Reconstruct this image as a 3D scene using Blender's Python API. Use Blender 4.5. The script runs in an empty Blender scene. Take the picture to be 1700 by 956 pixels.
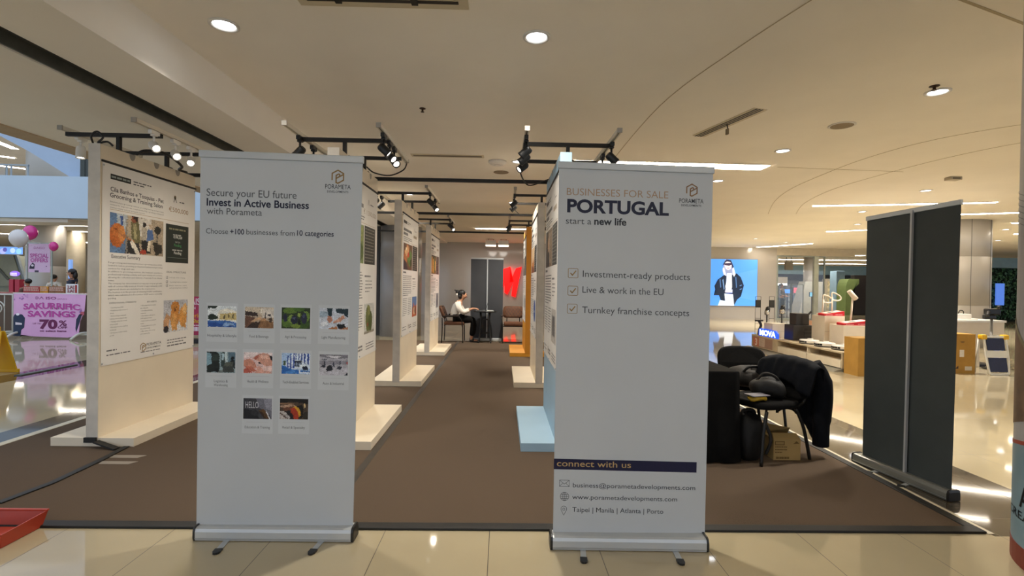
import bpy, bmesh, math, random
from mathutils import Vector, Matrix
R = math.radians
random.seed(7)
scene = bpy.context.scene
COL = scene.collection

# ---------------------------------------------------------------- camera
AX = ((0.99967, -0.01582, 0.01973), (-0.01964, 0.00863, 0.99977), (0.01599, 0.99984, -0.00832))
FPX = 820.0
CAMZ = 1.37
cam = bpy.data.cameras.new('camera')
cam.sensor_width = 36.0
cam.lens = 36.0 * FPX / 1700.0
cam.clip_start = 0.05
cam.clip_end = 200
camo = bpy.data.objects.new('camera', cam)
COL.objects.link(camo)
rt = Vector([a[0] for a in AX]).normalized()
fw = Vector([a[2] for a in AX])
fw = (fw - rt * fw.dot(rt)).normalized()
up = rt.cross(fw)
mw = Matrix((rt, up, -fw)).transposed().to_4x4()
mw.translation = (0, 0, CAMZ)
camo.matrix_world = mw
scene.camera = camo

# ---------------------------------------------------------------- light, exposure
scene.view_settings.view_transform = 'Standard'
scene.view_settings.look = 'None'
scene.view_settings.gamma = 1.0
scene.view_settings.use_curve_mapping = False
scene.view_settings.exposure = 0.5
scene.cycles.max_bounces = 14
scene.cycles.diffuse_bounces = 9
DOWNLIGHT_W = 150.0
TRACK_W = 8.0
STRIP_EMIT = 18.0
world = bpy.data.worlds.new('daylight')
scene.world = world
world.use_nodes = True
wn = world.node_tree.nodes
wn['Background'].inputs[0].default_value = (0.70, 0.82, 1.0, 1)
wn['Background'].inputs[1].default_value = 0.86


def px(x, y, Y):
    """the point at depth Y that the photograph shows at pixel x, y"""
    r = [AX[i][0] * (x - 850) / FPX - AX[i][1] * (y - 478) / FPX + AX[i][2] for i in range(3)]
    k = Y / r[1]
    return Vector((r[0] * k, Y, CAMZ + r[2] * k))


# ---------------------------------------------------------------- materials
def lin(h):
    c = [int(h[i:i + 2], 16) / 255 for i in (0, 2, 4)]
    return tuple(v / 12.92 if v <= 0.04045 else ((v + 0.055) / 1.055) ** 2.4 for v in c)


MATS = {}


def mat(name, hexc, rough=0.5, metal=0.0, noise=0.06, scale=6.0, bump=0.0, bscale=60.0, emit=0.0, spec=0.5, trans=0.0, coat=0.0):
    if name in MATS:
        return MATS[name]
    m = bpy.data.materials.new(name)
    MATS[name] = m
    m.use_nodes = True
    nt = m.node_tree
    b = nt.nodes['Principled BSDF']
    c = lin(hexc)
    tc = nt.nodes.new('ShaderNodeTexCoord')
    if noise > 0:
        n = nt.nodes.new('ShaderNodeTexNoise')
        n.inputs['Scale'].default_value = scale
        n.inputs['Detail'].default_value = 5
        nt.links.new(tc.outputs['Object'], n.inputs['Vector'])
        r = nt.nodes.new('ShaderNodeValToRGB')
        r.color_ramp.elements[0].position = 0.3
        r.color_ramp.elements[1].position = 0.7
        r.color_ramp.elements[0].color = (*[v * (1 - noise) for v in c], 1)
        r.color_ramp.elements[1].color = (*[min(1, v * (1 + noise)) for v in c], 1)
        nt.links.new(n.outputs[0], r.inputs[0])
        nt.links.new(r.outputs[0], b.inputs['Base Color'])
    else:
        b.inputs['Base Color'].default_value = (*c, 1)
    b.inputs['Roughness'].default_value = rough
    b.inputs['Metallic'].default_value = metal
    b.inputs['Specular IOR Level'].default_value = spec
    b.inputs['Coat Weight'].default_value = coat
    if trans:
        b.inputs['Transmission Weight'].default_value = trans
    if emit:
        b.inputs['Emission Color'].default_value = (*c, 1)
        b.inputs['Emission Strength'].default_value = emit
    if bump:
        n2 = nt.nodes.new('ShaderNodeTexNoise')
        n2.inputs['Scale'].default_value = bscale
        n2.inputs['Detail'].default_value = 4
        nt.links.new(tc.outputs['Object'], n2.inputs['Vector'])
        bp = nt.nodes.new('ShaderNodeBump')
        bp.inputs['Strength'].default_value = bump
        bp.inputs['Distance'].default_value = 0.01
        nt.links.new(n2.outputs[0], bp.inputs['Height'])
        nt.links.new(bp.outputs[0], b.inputs['Normal'])
    return m


def ink(h):
    return mat('print_' + h, h, rough=0.45, noise=0.05, scale=40, spec=0.3)


def floor_material():
    m = bpy.data.materials.new('polished_tile')
    m.use_nodes = True
    nt = m.node_tree
    L = nt.links.new
    b = nt.nodes['Principled BSDF']
    tc = nt.nodes.new('ShaderNodeTexCoord')
    sp = nt.nodes.new('ShaderNodeSeparateXYZ')
    L(tc.outputs['Object'], sp.inputs[0])

    def math_(op, a, c=None, d=None):
        n = nt.nodes.new('ShaderNodeMath')
        n.operation = op
        for i, v in enumerate((a, c, d)):
            if v is None:
                continue
            if isinstance(v, (int, float)):
                n.inputs[i].default_value = v
            else:
                L(v, n.inputs[i])
        return n.outputs[0]

    def joint(v, phase, pitch, w):
        f = math_('FRACT', math_('DIVIDE', math_('SUBTRACT', v, phase - 100 * pitch), pitch))
        d = math_('ABSOLUTE', math_('SUBTRACT', f, 0.5))
        return math_('GREATER_THAN', d, 0.5 - w / pitch / 2)

    def band(v, lo, hi):
        return math_('MULTIPLY', math_('GREATER_THAN', v, lo), math_('LESS_THAN', v, hi))
    jx = joint(sp.outputs[0], -0.622, 0.573, 0.004)
    jy = joint(sp.outputs[1], 4.06, 1.146, 0.004)
    j = math_('MAXIMUM', jx, jy)
    n = nt.nodes.new('ShaderNodeTexNoise')
    n.inputs['Scale'].default_value = 0.9
    n.inputs['Detail'].default_value = 6
    L(tc.outputs['Object'], n.inputs['Vector'])
    r = nt.nodes.new('ShaderNodeValToRGB')
    r.color_ramp.elements[0].position = 0.3
    r.color_ramp.elements[1].position = 0.7
    r.color_ramp.elements[0].color = (*lin('AA9D81'), 1)
    r.color_ramp.elements[1].color = (*lin('B5A98B'), 1)
    L(n.outputs[0], r.inputs[0])
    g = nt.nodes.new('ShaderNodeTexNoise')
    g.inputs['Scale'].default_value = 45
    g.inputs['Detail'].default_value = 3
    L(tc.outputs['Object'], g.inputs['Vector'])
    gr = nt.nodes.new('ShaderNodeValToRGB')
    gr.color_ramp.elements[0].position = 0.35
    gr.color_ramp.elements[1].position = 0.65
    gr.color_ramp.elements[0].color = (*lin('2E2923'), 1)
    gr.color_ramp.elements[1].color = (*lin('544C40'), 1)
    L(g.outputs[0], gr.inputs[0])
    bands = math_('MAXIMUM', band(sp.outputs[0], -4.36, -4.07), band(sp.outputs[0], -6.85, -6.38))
    bands = math_('MAXIMUM', bands, math_('MULTIPLY', band(sp.outputs[0], 2.78, 3.55), band(sp.outputs[1], 2.70, 11.8)))  # right-hand band paints the shadow on the tiles beside the carpet

    def mix(fac, a, c):
        mx = nt.nodes.new('ShaderNodeMix')
        mx.data_type = 'RGBA'
        L(fac, mx.inputs[0])
        for i, v in ((6, a), (7, c)):
            if isinstance(v, tuple):
                mx.inputs[i].default_value = v
            else:
                L(v, mx.inputs[i])
        return mx.outputs[2]
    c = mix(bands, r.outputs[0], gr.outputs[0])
    c = mix(j, c, (*lin('5A5042'), 1))
    L(c, b.inputs['Base Color'])
    L(math_('ADD', math_('MULTIPLY', j, 0.4), 0.05), b.inputs['Roughness'])
    b.inputs['Specular IOR Level'].default_value = 0.5
    return m


def carpet_material():
    m = bpy.data.materials.new('carpet_pile')
    m.use_nodes = True
    nt = m.node_tree
    L = nt.links.new
    b = nt.nodes['Principled BSDF']
    tc = nt.nodes.new('ShaderNodeTexCoord')
    n = nt.nodes.new('ShaderNodeTexNoise')
    n.inputs['Scale'].default_value = 1.3
    n.inputs['Detail'].default_value = 5
    n.inputs['Distortion'].default_value = 0.8
    L(tc.outputs['Object'], n.inputs['Vector'])
    f = nt.nodes.new('ShaderNodeTexNoise')
    f.inputs['Scale'].default_value = 220
    f.inputs['Detail'].default_value = 2
    L(tc.outputs['Object'], f.inputs['Vector'])
    mx = nt.nodes.new('ShaderNodeMath')
    mx.operation = 'MULTIPLY_ADD'
    mx.inputs[1].default_value = 0.86
    L(f.outputs[0], mx.inputs[0])
    h = nt.nodes.new('ShaderNodeMath')
    h.operation = 'MULTIPLY'
    h.inputs[1].default_value = 0.86
    L(n.outputs[0], h.inputs[0])
    L(h.outputs[0], mx.inputs[2])
    r = nt.nodes.new('ShaderNodeValToRGB')
    r.color_ramp.elements[0].position = 0.34
    r.color_ramp.elements[1].position = 0.66
    r.color_ramp.elements[0].color = (*lin('332B22'), 1)
    r.color_ramp.elements[1].color = (*lin('5C4E41'), 1)
    L(mx.outputs[0], r.inputs[0])
    L(r.outputs[0], b.inputs['Base Color'])
    b.inputs['Roughness'].default_value = 0.95
    b.inputs['Specular IOR Level'].default_value = 0.1
    bp = nt.nodes.new('ShaderNodeBump')
    bp.inputs['Strength'].default_value = 0.5
    bp.inputs['Distance'].default_value = 0.004
    L(f.outputs[0], bp.inputs['Height'])
    L(bp.outputs[0], b.inputs['Normal'])
    return m


M_CEIL = mat('ceiling_paint', 'F7F1E6', 0.75, noise=0.03, scale=1.2, spec=0.2)
M_SOFFIT = mat('soffit_paint', 'F3EDE2', 0.75, noise=0.03, scale=1.2, spec=0.2)
M_BOARD = mat('painted_plywood', 'E3D6BF', 0.6, noise=0.04, scale=3)
M_EDGE = mat('plywood_edge_paint', 'CFC6B8', 0.7, noise=0.10, scale=9)
M_BLUE = mat('light_blue_paint', '9FBCCF', 0.6, noise=0.04, scale=3)
M_ORANGE = mat('ochre_paint', 'C98A1E', 0.6, noise=0.06, scale=3)
M_STEEL = mat('black_steel', '17140F', 0.45, noise=0.1, spec=0.4)
M_BLACKP = mat('black_plastic', '181818', 0.4, noise=0.08)
M_RAIL = mat('track_white', 'D6CEBE', 0.4, noise=0.03)
M_ALU = mat('brushed_aluminium', 'B9BCBE', 0.32, metal=0.85, noise=0.05, scale=30)
M_ALUP = mat('silver_paint', 'B4B8BA', 0.4, metal=0.3, noise=0.03)
M_CANVAS = mat('banner_vinyl', 'BCC0C3', 0.5, noise=0.02, scale=3, spec=0.35)
M_CANVBACK = mat('banner_back_grey', '3E4342', 0.6, noise=0.08, scale=5, spec=0.3)
M_PAPER = mat('poster_paper', 'E8E6E2', 0.4, noise=0.03, scale=4)
M_TAPE = mat('black_tape', '151412', 0.6, noise=0.2, scale=20)
M_CLOTH = mat('black_cloth', '100F0E', 0.9, noise=0.25, scale=8, bump=0.3, bscale=25, spec=0.15)
M_NAVY = mat('navy_jacket', '0B0D13', 0.85, noise=0.25, scale=9, bump=0.4, bscale=20, spec=0.2)
M_CHROME = mat('chrome', 'C8C8C8', 0.12, metal=1.0, noise=0.02)
M_LAMP = mat('lamp_glow', 'FFF6E6', 0.5, noise=0, emit=6)
M_LAMPW = mat('downlight_glow', 'F4F8FF', 0.5, noise=0, emit=9)
M_STRIP = mat('strip_glow', 'FFF1DC', 0.5, noise=0, emit=STRIP_EMIT)
M_STRIPB = mat('strip_glow_bright', 'FFF4E4', 0.5, noise=0, emit=17)
M_WHITE = mat('white_plastic', 'DEDAD2', 0.35, noise=0.03)
M_CREAM = mat('cream_laminate', 'E0D4C0', 0.3, noise=0.03)
M_CARD = mat('brown_cardboard', 'A8803F', 0.8, noise=0.10, scale=5, spec=0.15)
M_GLASS = mat('clear_glass', 'FFFFFF', 0.0, noise=0, trans=1.0)
M_LEATHER = mat('brown_leather', '5A3A27', 0.65, noise=0.12, scale=12, bump=0.15, bscale=50, spec=0.25)
M_SKIN = mat('skin', 'B98768', 0.5, noise=0.05, scale=15)
M_HAIR = mat('black_hair', '120F0D', 0.45, noise=0.2, scale=40, bump=0.4, bscale=80)
M_GREYM = mat('column_cladding', 'BDB9B2', 0.42, metal=0.1, noise=0.04, scale=2)
M_BLUEW = mat('blue_white_paint', 'B9CAD8', 0.6, noise=0.02, scale=2)


# ---------------------------------------------------------------- mesh builder
CAPH = [None]


class G:
    def __init__(s):
        s.bm = bmesh.new()
        s.mats = []

    def mi(s, m):
        if m not in s.mats:
            s.mats.append(m)
        return s.mats.index(m)

    def face(s, pts, m, smooth=False):
        vs = [s.bm.verts.new(p) for p in pts]
        f = s.bm.faces.new(vs)
        f.material_index = s.mi(m)
        f.smooth = smooth
        return f

    def hexa(s, c8, m, bev=0.0):
        """eight corners: bottom ring then top ring, both counter-clockwise from above"""
        vs = [s.bm.verts.new(p) for p in c8]
        i = s.mi(m)
        fs = []
        for q in ((3, 2, 1, 0), (4, 5, 6, 7), (0, 1, 5, 4), (1, 2, 6, 5), (2, 3, 7, 6), (3, 0, 4, 7)):
            f = s.bm.faces.new([vs[k] for k in q])
            f.material_index = i
            fs.append(f)
        if bev > 0:
            es = list({e for f in fs for e in f.edges})
            r = bmesh.ops.bevel(s.bm, geom=es, offset=bev, segments=2, affect='EDGES', profile=0.6)
            for f in r['faces']:
                f.material_index = i
        return s

    def box(s, lo, hi, m, bev=0.0):
        x0, y0, z0 = lo
        x1, y1, z1 = hi
        return s.hexa([(x0, y0, z0), (x1, y0, z0), (x1, y1, z0), (x0, y1, z0), (x0, y0, z1), (x1, y0, z1), (x1, y1, z1), (x0, y1, z1)], m, bev)

    def bar(s, p0, p1, w, h, m, upv=(0, 0, 1), bev=0.0):
        p0, p1 = Vector(p0), Vector(p1)
        d = (p1 - p0).normalized()
        u = Vector(upv)
        if abs(d.dot(u)) > 0.98:
            u = Vector((0, 1, 0))
        sd = d.cross(u).normalized() * (w / 2)
        uu = sd.cross(d).normalized() * (h / 2)
        ring = [(-1, -1), (1, -1), (1, 1), (-1, 1)]
        a = [p0 + sd * x + uu * y for x, y in ring]
        b = [p1 + sd * x + uu * y for x, y in ring]
        return s.hexa([b[0], a[0], a[1], b[1], b[3], a[3], a[2], b[2]], m, bev)

    def rings(s, rings, m, caps=True, smooth=True, closed=True):
        i = s.mi(m)
        vr = [[s.bm.verts.new(p) for p in r] for r in rings]
        n = len(vr[0])
        for a, b in zip(vr, vr[1:]):
            for k in range(n if closed else n - 1):
                f = s.bm.faces.new((a[k], a[(k + 1) % n], b[(k + 1) % n], b[k]))
                f.material_index = i
                f.smooth = smooth
        if caps and closed:
            f = s.bm.faces.new(list(reversed(vr[0])))
            f.material_index = i
            f = s.bm.faces.new(vr[-1])
            f.material_index = i
        return s

    def frame(s, d):
        d = Vector(d).normalized()
        a = Vector((0, 0, 1)) if abs(d.z) < 0.9 else Vector((1, 0, 0))
        x = d.cross(a).normalized()
        return x, d.cross(x).normalized(), d

    def cyl(s, p0, p1, r, m, r2=None, n=16, caps=True):
        p0, p1 = Vector(p0), Vector(p1)
        x, y, d = s.frame(p1 - p0)
        r2 = r if r2 is None else r2
        c = [(math.cos(2 * math.pi * k / n), math.sin(2 * math.pi * k / n)) for k in range(n)]
        return s.rings([[p0 + (x * a + y * b) * r for a, b in c], [p1 + (x * a + y * b) * r2 for a, b in c]], m, caps)

    def prof(s, p0, axis, pr, m, n=20, caps=True):
        """turned profile [(radius, distance along axis)]"""
        p0 = Vector(p0)
        x, y, d = s.frame(axis)
        c = [(math.cos(2 * math.pi * k / n), math.sin(2 * math.pi * k / n)) for k in range(n)]
        return s.rings([[p0 + d * t + (x * a + y * b) * max(r, 1e-4) for a, b in c] for r, t in pr], m, caps)

    def tube(s, pts, r, m, n=8):
        pts = [Vector(p) for p in pts]
        rs = r if isinstance(r, (list, tuple)) else [r] * len(pts)
        rings = []
        px_ = None
        for i, p in enumerate(pts):
            d = (pts[min(i + 1, len(pts) - 1)] - pts[max(i - 1, 0)]).normalized()
            if px_ is None:
                x, y, d = s.frame(d)
            else:
                x = (px_ - d * px_.dot(d)).normalized()
                y = d.cross(x)
            px_ = x
            rings.append([p + (x * math.cos(2 * math.pi * k / n) + y * math.sin(2 * math.pi * k / n)) * rs[i] for k in range(n)])
        return s.rings(rings, m)

    def ell(s, c, rad, m, rot=None, nu=16, nv=10, jit=0.0):
        c = Vector(c)
        rot = rot or Matrix.Identity(3)
        rings = []
        for j in range(nv + 1):
            t = math.pi * j / nv
            ring = []
            for k in range(nu):
                a = 2 * math.pi * k / nu
                v = Vector((math.sin(t) * math.cos(a) * rad[0], math.sin(t) * math.sin(a) * rad[1], -math.cos(t) * rad[2]))
                if j in (0, nv):
                    v = Vector((math.cos(a) * 1e-4, math.sin(a) * 1e-4, v.z))
                elif jit:
                    v *= 1 + random.uniform(-jit, jit)
                ring.append(c + rot @ v)
            rings.append(ring)
        return s.rings(rings, m)

    def prism(s, pts, mp, d0, d1, m, smooth=False):
        """polygon pts (u,v) placed by mp(u,v,d) between depths d0 and d1"""
        i = s.mi(m)
        a = [s.bm.verts.new(mp(u, v, d0)) for u, v in pts]
        b = [s.bm.verts.new(mp(u, v, d1)) for u, v in pts]
        n = len(pts)
        fs = [s.bm.faces.new(list(reversed(a))), s.bm.faces.new(b)]
        for k in range(n):
            fs.append(s.bm.faces.new((a[k], a[(k + 1) % n], b[(k + 1) % n], b[k])))
        for f in fs:
            f.material_index = i
        bmesh.ops.triangulate(s.bm, faces=fs[:2])
        return s

    def flat(s, pts, mp, d, m):
        f = s.face([mp(u, v, d) for u, v in pts], m)
        if len(pts) > 4:
            bmesh.ops.triangulate(s.bm, faces=[f])
        return s

    def rect(s, u0, v0, u1, v1, mp, d, m):
        return s.flat([(u0, v0), (u1, v0), (u1, v1), (u0, v1)], mp, d, m)

    def disc(s, cu, cv, ru, rv, mp, d, m, n=14):
        return s.flat([(cu + ru * math.cos(2 * math.pi * k / n), cv + rv * math.sin(2 * math.pi * k / n)) for k in range(n)], mp, d, m)

    def line(s, u0, v0, u1, v1, w, mp, d, m, asp=1.0):
        """stroke of width w (v units); asp = metres per u over metres per v"""
        dx, dy = (u1 - u0) * asp, v1 - v0
        l = math.hypot(dx, dy) or 1
        nx, ny = -dy / l * w / 2 / asp, dx / l * w / 2
        return s.flat([(u0 + nx, v0 + ny), (u0 - nx, v0 - ny), (u1 - nx, v1 - ny), (u1 + nx, v1 + ny)], mp, d, m)

    def text(s, t, u0, v0, wid, cap, mp, d, m, bold=0.0, res=2, skew=0.0, ext=0.0, align='L', arc=None):
        """lettering fitted to width wid and capital height cap; wid None keeps the natural width"""
        cu = bpy.data.curves.new('t', 'FONT')
        cu.body = t
        cu.size = 1.0
        cu.offset = bold
        cu.resolution_u = res
        ob = bpy.data.objects.new('t', cu)
        COL.objects.link(ob)
        dg = bpy.context.evaluated_depsgraph_get()
        me = bpy.data.meshes.new_from_object(ob.evaluated_get(dg))
        xs = [v.co.x for v in me.vertices]
        x0, x1 = min(xs), max(xs)
        if CAPH[0] is None:
            c2 = bpy.data.curves.new('h', 'FONT')
            c2.body = 'H'
            o2 = bpy.data.objects.new('h', c2)
            COL.objects.link(o2)
            m2 = bpy.data.meshes.new_from_object(o2.evaluated_get(bpy.context.evaluated_depsgraph_get()))
            CAPH[0] = max(v.co.y for v in m2.vertices)
            bpy.data.objects.remove(o2)
            bpy.data.meshes.remove(m2)
        ky = cap / CAPH[0]
        kx = wid / (x1 - x0) if wid else ky
        if align == 'C':
            u0 = u0 - (x1 - x0) * kx / 2
        i = s.mi(m)

        def P(v, dd):
            u = u0 + (v.x - x0) * kx + v.y * ky * skew
            w = v0 + v.y * ky
            if arc:
                w += arc(u)
            return mp(u, w, dd)
        vs = [s.bm.verts.new(P(v.co, d + ext)) for v in me.vertices]
        flip = None
        for p in me.polygons:
            try:
                f = s.bm.faces.new([vs[k] for k in p.vertices])
                f.material_index = i
            except ValueError:
                pass
        bpy.data.objects.remove(ob)
        bpy.data.meshes.remove(me)
        bpy.data.curves.remove(cu)
        return s

    def build(s, name, parent=None, loc=None, rz=0.0, recalc=False):
        if recalc:
            bmesh.ops.recalc_face_normals(s.bm, faces=s.bm.faces)
        me = bpy.data.meshes.new(name)
        s.bm.to_mesh(me)
        s.bm.free()
        for m in s.mats:
            me.materials.append(m)
        o = bpy.data.objects.new(name, me)
        COL.objects.link(o)
        if parent is not None:
            o.parent = parent
        if loc is not None:
            o.location = loc
        o.rotation_euler = (0, 0, rz)
        return o


def tag(o, label, cat, group=None, kind=None):
    o['label'] = label
    o['category'] = cat
    if group:
        o['group'] = group
    if kind:
        o['kind'] = kind
    return o


def thing(name, label, cat, loc=(0, 0, 0), rz=0.0, group=None):
    o = bpy.data.objects.new(name, None)
    o.empty_display_size = 0.1
    COL.objects.link(o)
    o.location = loc
    o.rotation_euler = (0, 0, rz)
    return tag(o, label, cat, group)


def struct(g, name):
    o = g.build(name)
    o['kind'] = 'structure'
    return o


KIDS = {}


def dup(root, loc=None, rz=None, label=None, group=None):
    r = root.copy()
    COL.objects.link(r)
    if loc is not None:
        r.location = loc
    if rz is not None:
        r.rotation_euler = (0, 0, rz)
    if label:
        r['label'] = label
    if group:
        r['group'] = group
    for ch in [o for o in COL.objects if o.parent == root]:
        c = ch.copy()
        COL.objects.link(c)
        c.parent = r
        for g2 in [o for o in COL.objects if o.parent == ch]:
            d = g2.copy()
            COL.objects.link(d)
            d.parent = c
    return r


def photo_material():
    if 'photo_print' in MATS:
        return MATS['photo_print']
    m = bpy.data.materials.new('photo_print')
    MATS['photo_print'] = m
    m.use_nodes = True
    nt = m.node_tree
    b = nt.nodes['Principled BSDF']
    a = nt.nodes.new('ShaderNodeAttribute')
    a.attribute_name = 'ink'
    nt.links.new(a.outputs['Color'], b.inputs['Base Color'])
    b.inputs['Roughness'].default_value = 0.45
    b.inputs['Specular IOR Level'].default_value = 0.3
    return m


def inside(pts, x, y):
    c = False
    j = len(pts) - 1
    for i in range(len(pts)):
        if (pts[i][1] > y) != (pts[j][1] > y) and x < (pts[j][0] - pts[i][0]) * (y - pts[i][1]) / (pts[j][1] - pts[i][1]) + pts[i][0]:
            c = not c
        j = i
    return c


def pic(g, mp, u0, v0, u1, v1, bg, shapes, d=0.0005, step=0.0, nx=44, ny=33, grain=0.15):
    """a printed photograph: ink laid down cell by cell from overlapping shapes in 0..1 coordinates"""
    lay = g.bm.loops.layers.float_color.get('ink') or g.bm.loops.layers.float_color.new('ink')
    rnd = random.Random(len(shapes) * 31 + int(u0 * 1000) + int(v0 * 977))
    W, H = u1 - u0, v1 - v0
    mi = g.mi(photo_material())
    vs = [[g.bm.verts.new(mp(u0 + W * i / nx, v0 + H * j / ny, d)) for i in range(nx + 1)] for j in range(ny + 1)]
    for j in range(ny):
        for i in range(nx):
            x, y = (i + 0.5 + rnd.uniform(-.6, .6)) / nx, (j + 0.5 + rnd.uniform(-.6, .6)) / ny
            c = bg
            for sh in shapes:
                if sh[0] == 'e':
                    hit = ((x - sh[2]) / sh[4]) ** 2 + ((y - sh[3]) / sh[5]) ** 2 < 1
                elif sh[0] == 'r':
                    hit = sh[2] <= x <= sh[4] and sh[3] <= y <= sh[5]
                else:
                    hit = inside(sh[2], x, y)
                if hit:
                    c = sh[1]
            k = 1 + rnd.gauss(0, grain) + 0.12 * math.sin(x * 17 + y * 5) * math.cos(y * 13 - x * 7)
            r, gg, b = [min(1, max(0.004, q * k)) for q in lin(c)]
            f = g.bm.faces.new((vs[j][i], vs[j][i + 1], vs[j + 1][i + 1], vs[j + 1][i]))
            f.material_index = mi
            for lp in f.loops:
                lp[lay] = (r, gg, b, 1)
# ---------------------------------------------------------------- the setting
g = G()
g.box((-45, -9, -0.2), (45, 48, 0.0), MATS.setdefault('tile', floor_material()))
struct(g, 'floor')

g = G()
g.box((-2.39, -5, 3.12), (45, 48, 3.4), M_CEIL)
struct(g, 'ceiling')

g = G()   # dropped soffit along the left, with the curtain-track channel cut into it
g.box((-4.70, -5, 2.79), (-3.12, 14.4, 3.4), M_SOFFIT)
g.box((-2.88, -5, 2.79), (-2.39, 14.4, 3.4), M_SOFFIT)
g.box((-3.12, -5, 2.97), (-2.88, 14.4, 3.4), M_SOFFIT)
g.box((-4.97, -5, 2.775), (-4.70, 14.4, 3.4), mat('soffit_edge', 'B5A083', 0.7))
struct(g, 'ceiling_soffit')

g = G()
M_CH = mat('channel_grey', '7C7F79', 0.35, metal=0.4, noise=0.1, scale=12)
g.box((-3.119, -5, 2.93), (-2.881, 14.39, 2.969), M_CH)
g.box((-3.119, -5, 2.80), (-3.105, 14.39, 2.93), M_CH)
g.box((-2.895, -5, 2.80), (-2.881, 14.39, 2.93), mat('channel_dark', '2B2A27', 0.5))
for x in (-3.05, -2.96):
    g.box((x - 0.012, -5, 2.865), (x + 0.012, 14.39, 2.93), mat('channel_dark', '2B2A27', 0.5))
struct(g, 'trim_1')

# store front that closes the view: pale glossy wall, opening with a glass pane at its right end
M_FACADE = mat('glossy_wall_panel', 'B4AEA6', 0.10, noise=0.03, scale=1.0, spec=0.6)
g = G()
g.box((-9, 21.3, 0), (11.94, 21.6, 3.12), M_FACADE)
g.box((11.94, 21.3, 2.80), (15.4, 21.6, 3.12), mat('facade_header', 'C9BFAB', 0.4))
struct(g, 'wall_back')
g = G()
M_FRAME = mat('window_frame_paint', 'A7AFA9', 0.4, metal=0.2)
g.box((11.95, 21.32, 0), (12.02, 21.44, 2.79), M_FRAME)
g.box((13.62, 21.30, 0), (13.80, 21.44, 2.79), mat('post_paint', 'C4CCC4', 0.4))
g.box((14.08, 21.36, 0), (14.13, 21.44, 2.79), M_FRAME)
g.box((12.03, 21.34, 2.74), (14.07, 21.42, 2.79), M_FRAME)
g.box((12.03, 21.34, 0), (14.07, 21.42, 0.06), M_FRAME)
g.box((12.03, 21.375, 0.07), (13.61, 21.387, 2.73), M_GLASS)
g.box((13.81, 21.375, 0.07), (14.07, 21.387, 2.73), M_GLASS)
struct(g, 'window_1')

# thin shadow-gap joints in the ceiling
g = G()
M_GAP = mat('ceiling_joint', 'B8AA90', 0.9, noise=0)


def gap(pts, w=0.008):
    for a, b in zip(pts, pts[1:]):
        g.bar((a[0], a[1], 3.1185), (b[0], b[1], 3.1185), w, 0.003, M_GAP)


def smooth(pts, n=6):
    out = []
    for i in range(len(pts) - 1):
        p0, p1, p2, p3 = pts[max(i - 1, 0)], pts[i], pts[i + 1], pts[min(i + 2, len(pts) - 1)]
        for k in range(n):
            t = k / n
            out.append(tuple(0.5 * (2 * b + (c - a) * t + (2 * a - 5 * b + 4 * c - d) * t * t + (3 * b - a - 3 * c + d) * t ** 3) for a, b, c, d in zip(p0, p1, p2, p3)))
    return out + [pts[-1]]


gap(smooth([(6.25, 11.56), (5.49, 9.93), (5.07, 8.69), (4.89, 7.58), (4.82, 6.49), (5.0, 5.6), (5.6, 4.9), (6.6, 4.4)]))
gap(smooth([(6.87, 11.48), (6.19, 10.08), (5.78, 8.62), (5.74, 7.34), (5.83, 6.34), (6.12, 5.6), (6.8, 5.1)]))
gap(smooth([(1.51, 6.85), (1.50, 4.77), (1.70, 3.55), (1.95, 2.6)]))
gap([(3.95, 7.08), (5.9, 7.2)])
gap([(2.55, 2.86), (3.35, 3.16), (4.0, 3.4)], 0.018)
struct(g, 'trim_2')

# linear light troughs in the ceiling


def strip_light(pts, w, label, glow=None):
    """a linear lamp set in the ceiling along pts"""
    t = thing('linear_ceiling_light', label, 'ceiling light', (pts[0][0], pts[0][1], 3.12), 0, 'linear lights set in the mall ceiling')
    f, l = G(), G()
    o = Vector((pts[0][0], pts[0][1], 3.12))
    for a, b in zip(pts, pts[1:]):
        a, b = Vector((*a, 3.114)) - o, Vector((*b, 3.114)) - o
        f.bar(a, b, w + 0.05, 0.012, M_RAIL)
        l.bar(a - Vector((0, 0, 0.005)), b - Vector((0, 0, 0.005)), w, 0.012, glow or M_STRIP)
    f.build('frame', t)
    l.build('diffuser', t)
    return t


strip_light([(1.0, 7.03), (3.77, 7.085)], 0.26, 'wide glowing ceiling light panel seen just above the right white banner')
strip_light([(6.51, 10.27), (8.87, 9.69), (9.6, 9.45)], 0.10, 'long thin ceiling light running behind the top of the dark banner')
strip_light([(9.0, 11.55), (10.31, 11.03), (11.8, 10.45)], 0.12, 'thin ceiling light to the right of the dark banner, above the clad column')
strip_light([(9.83, 14.85), (10.62, 14.22), (11.3, 13.75)], 0.12, 'short thin ceiling light just left of the top of the dark banner')
strip_light([(10.93, 21.0), (11.92, 18.88)], 0.16, 'slanting thin ceiling light above the blue lightbox')
strip_light([(-0.87, 15.75), (1.15, 15.6)], 0.22, 'pale linear ceiling light above the far end of the aisle')
strip_light([(12.9, 12.3), (13.7, 11.4)], 0.12, 'short linear ceiling light beside the column top')
strip_light([(15.4, 14.6), (16.4, 13.8)], 0.2, 'linear ceiling light at far right above the hedge wall')

strip_light([(13.5, 25.5), (18.5, 25.0)], 0.3, 'linear ceiling light in the far hall, first one behind the glass pane', M_STRIPB)
strip_light([(15.0, 30.0), (22.0, 29.0)], 0.3, 'linear ceiling light in the far hall, above the green arch', M_STRIPB)
strip_light([(17.0, 34.5), (25.0, 33.5)], 0.3, 'linear ceiling light deepest in the far hall', M_STRIPB)
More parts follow.
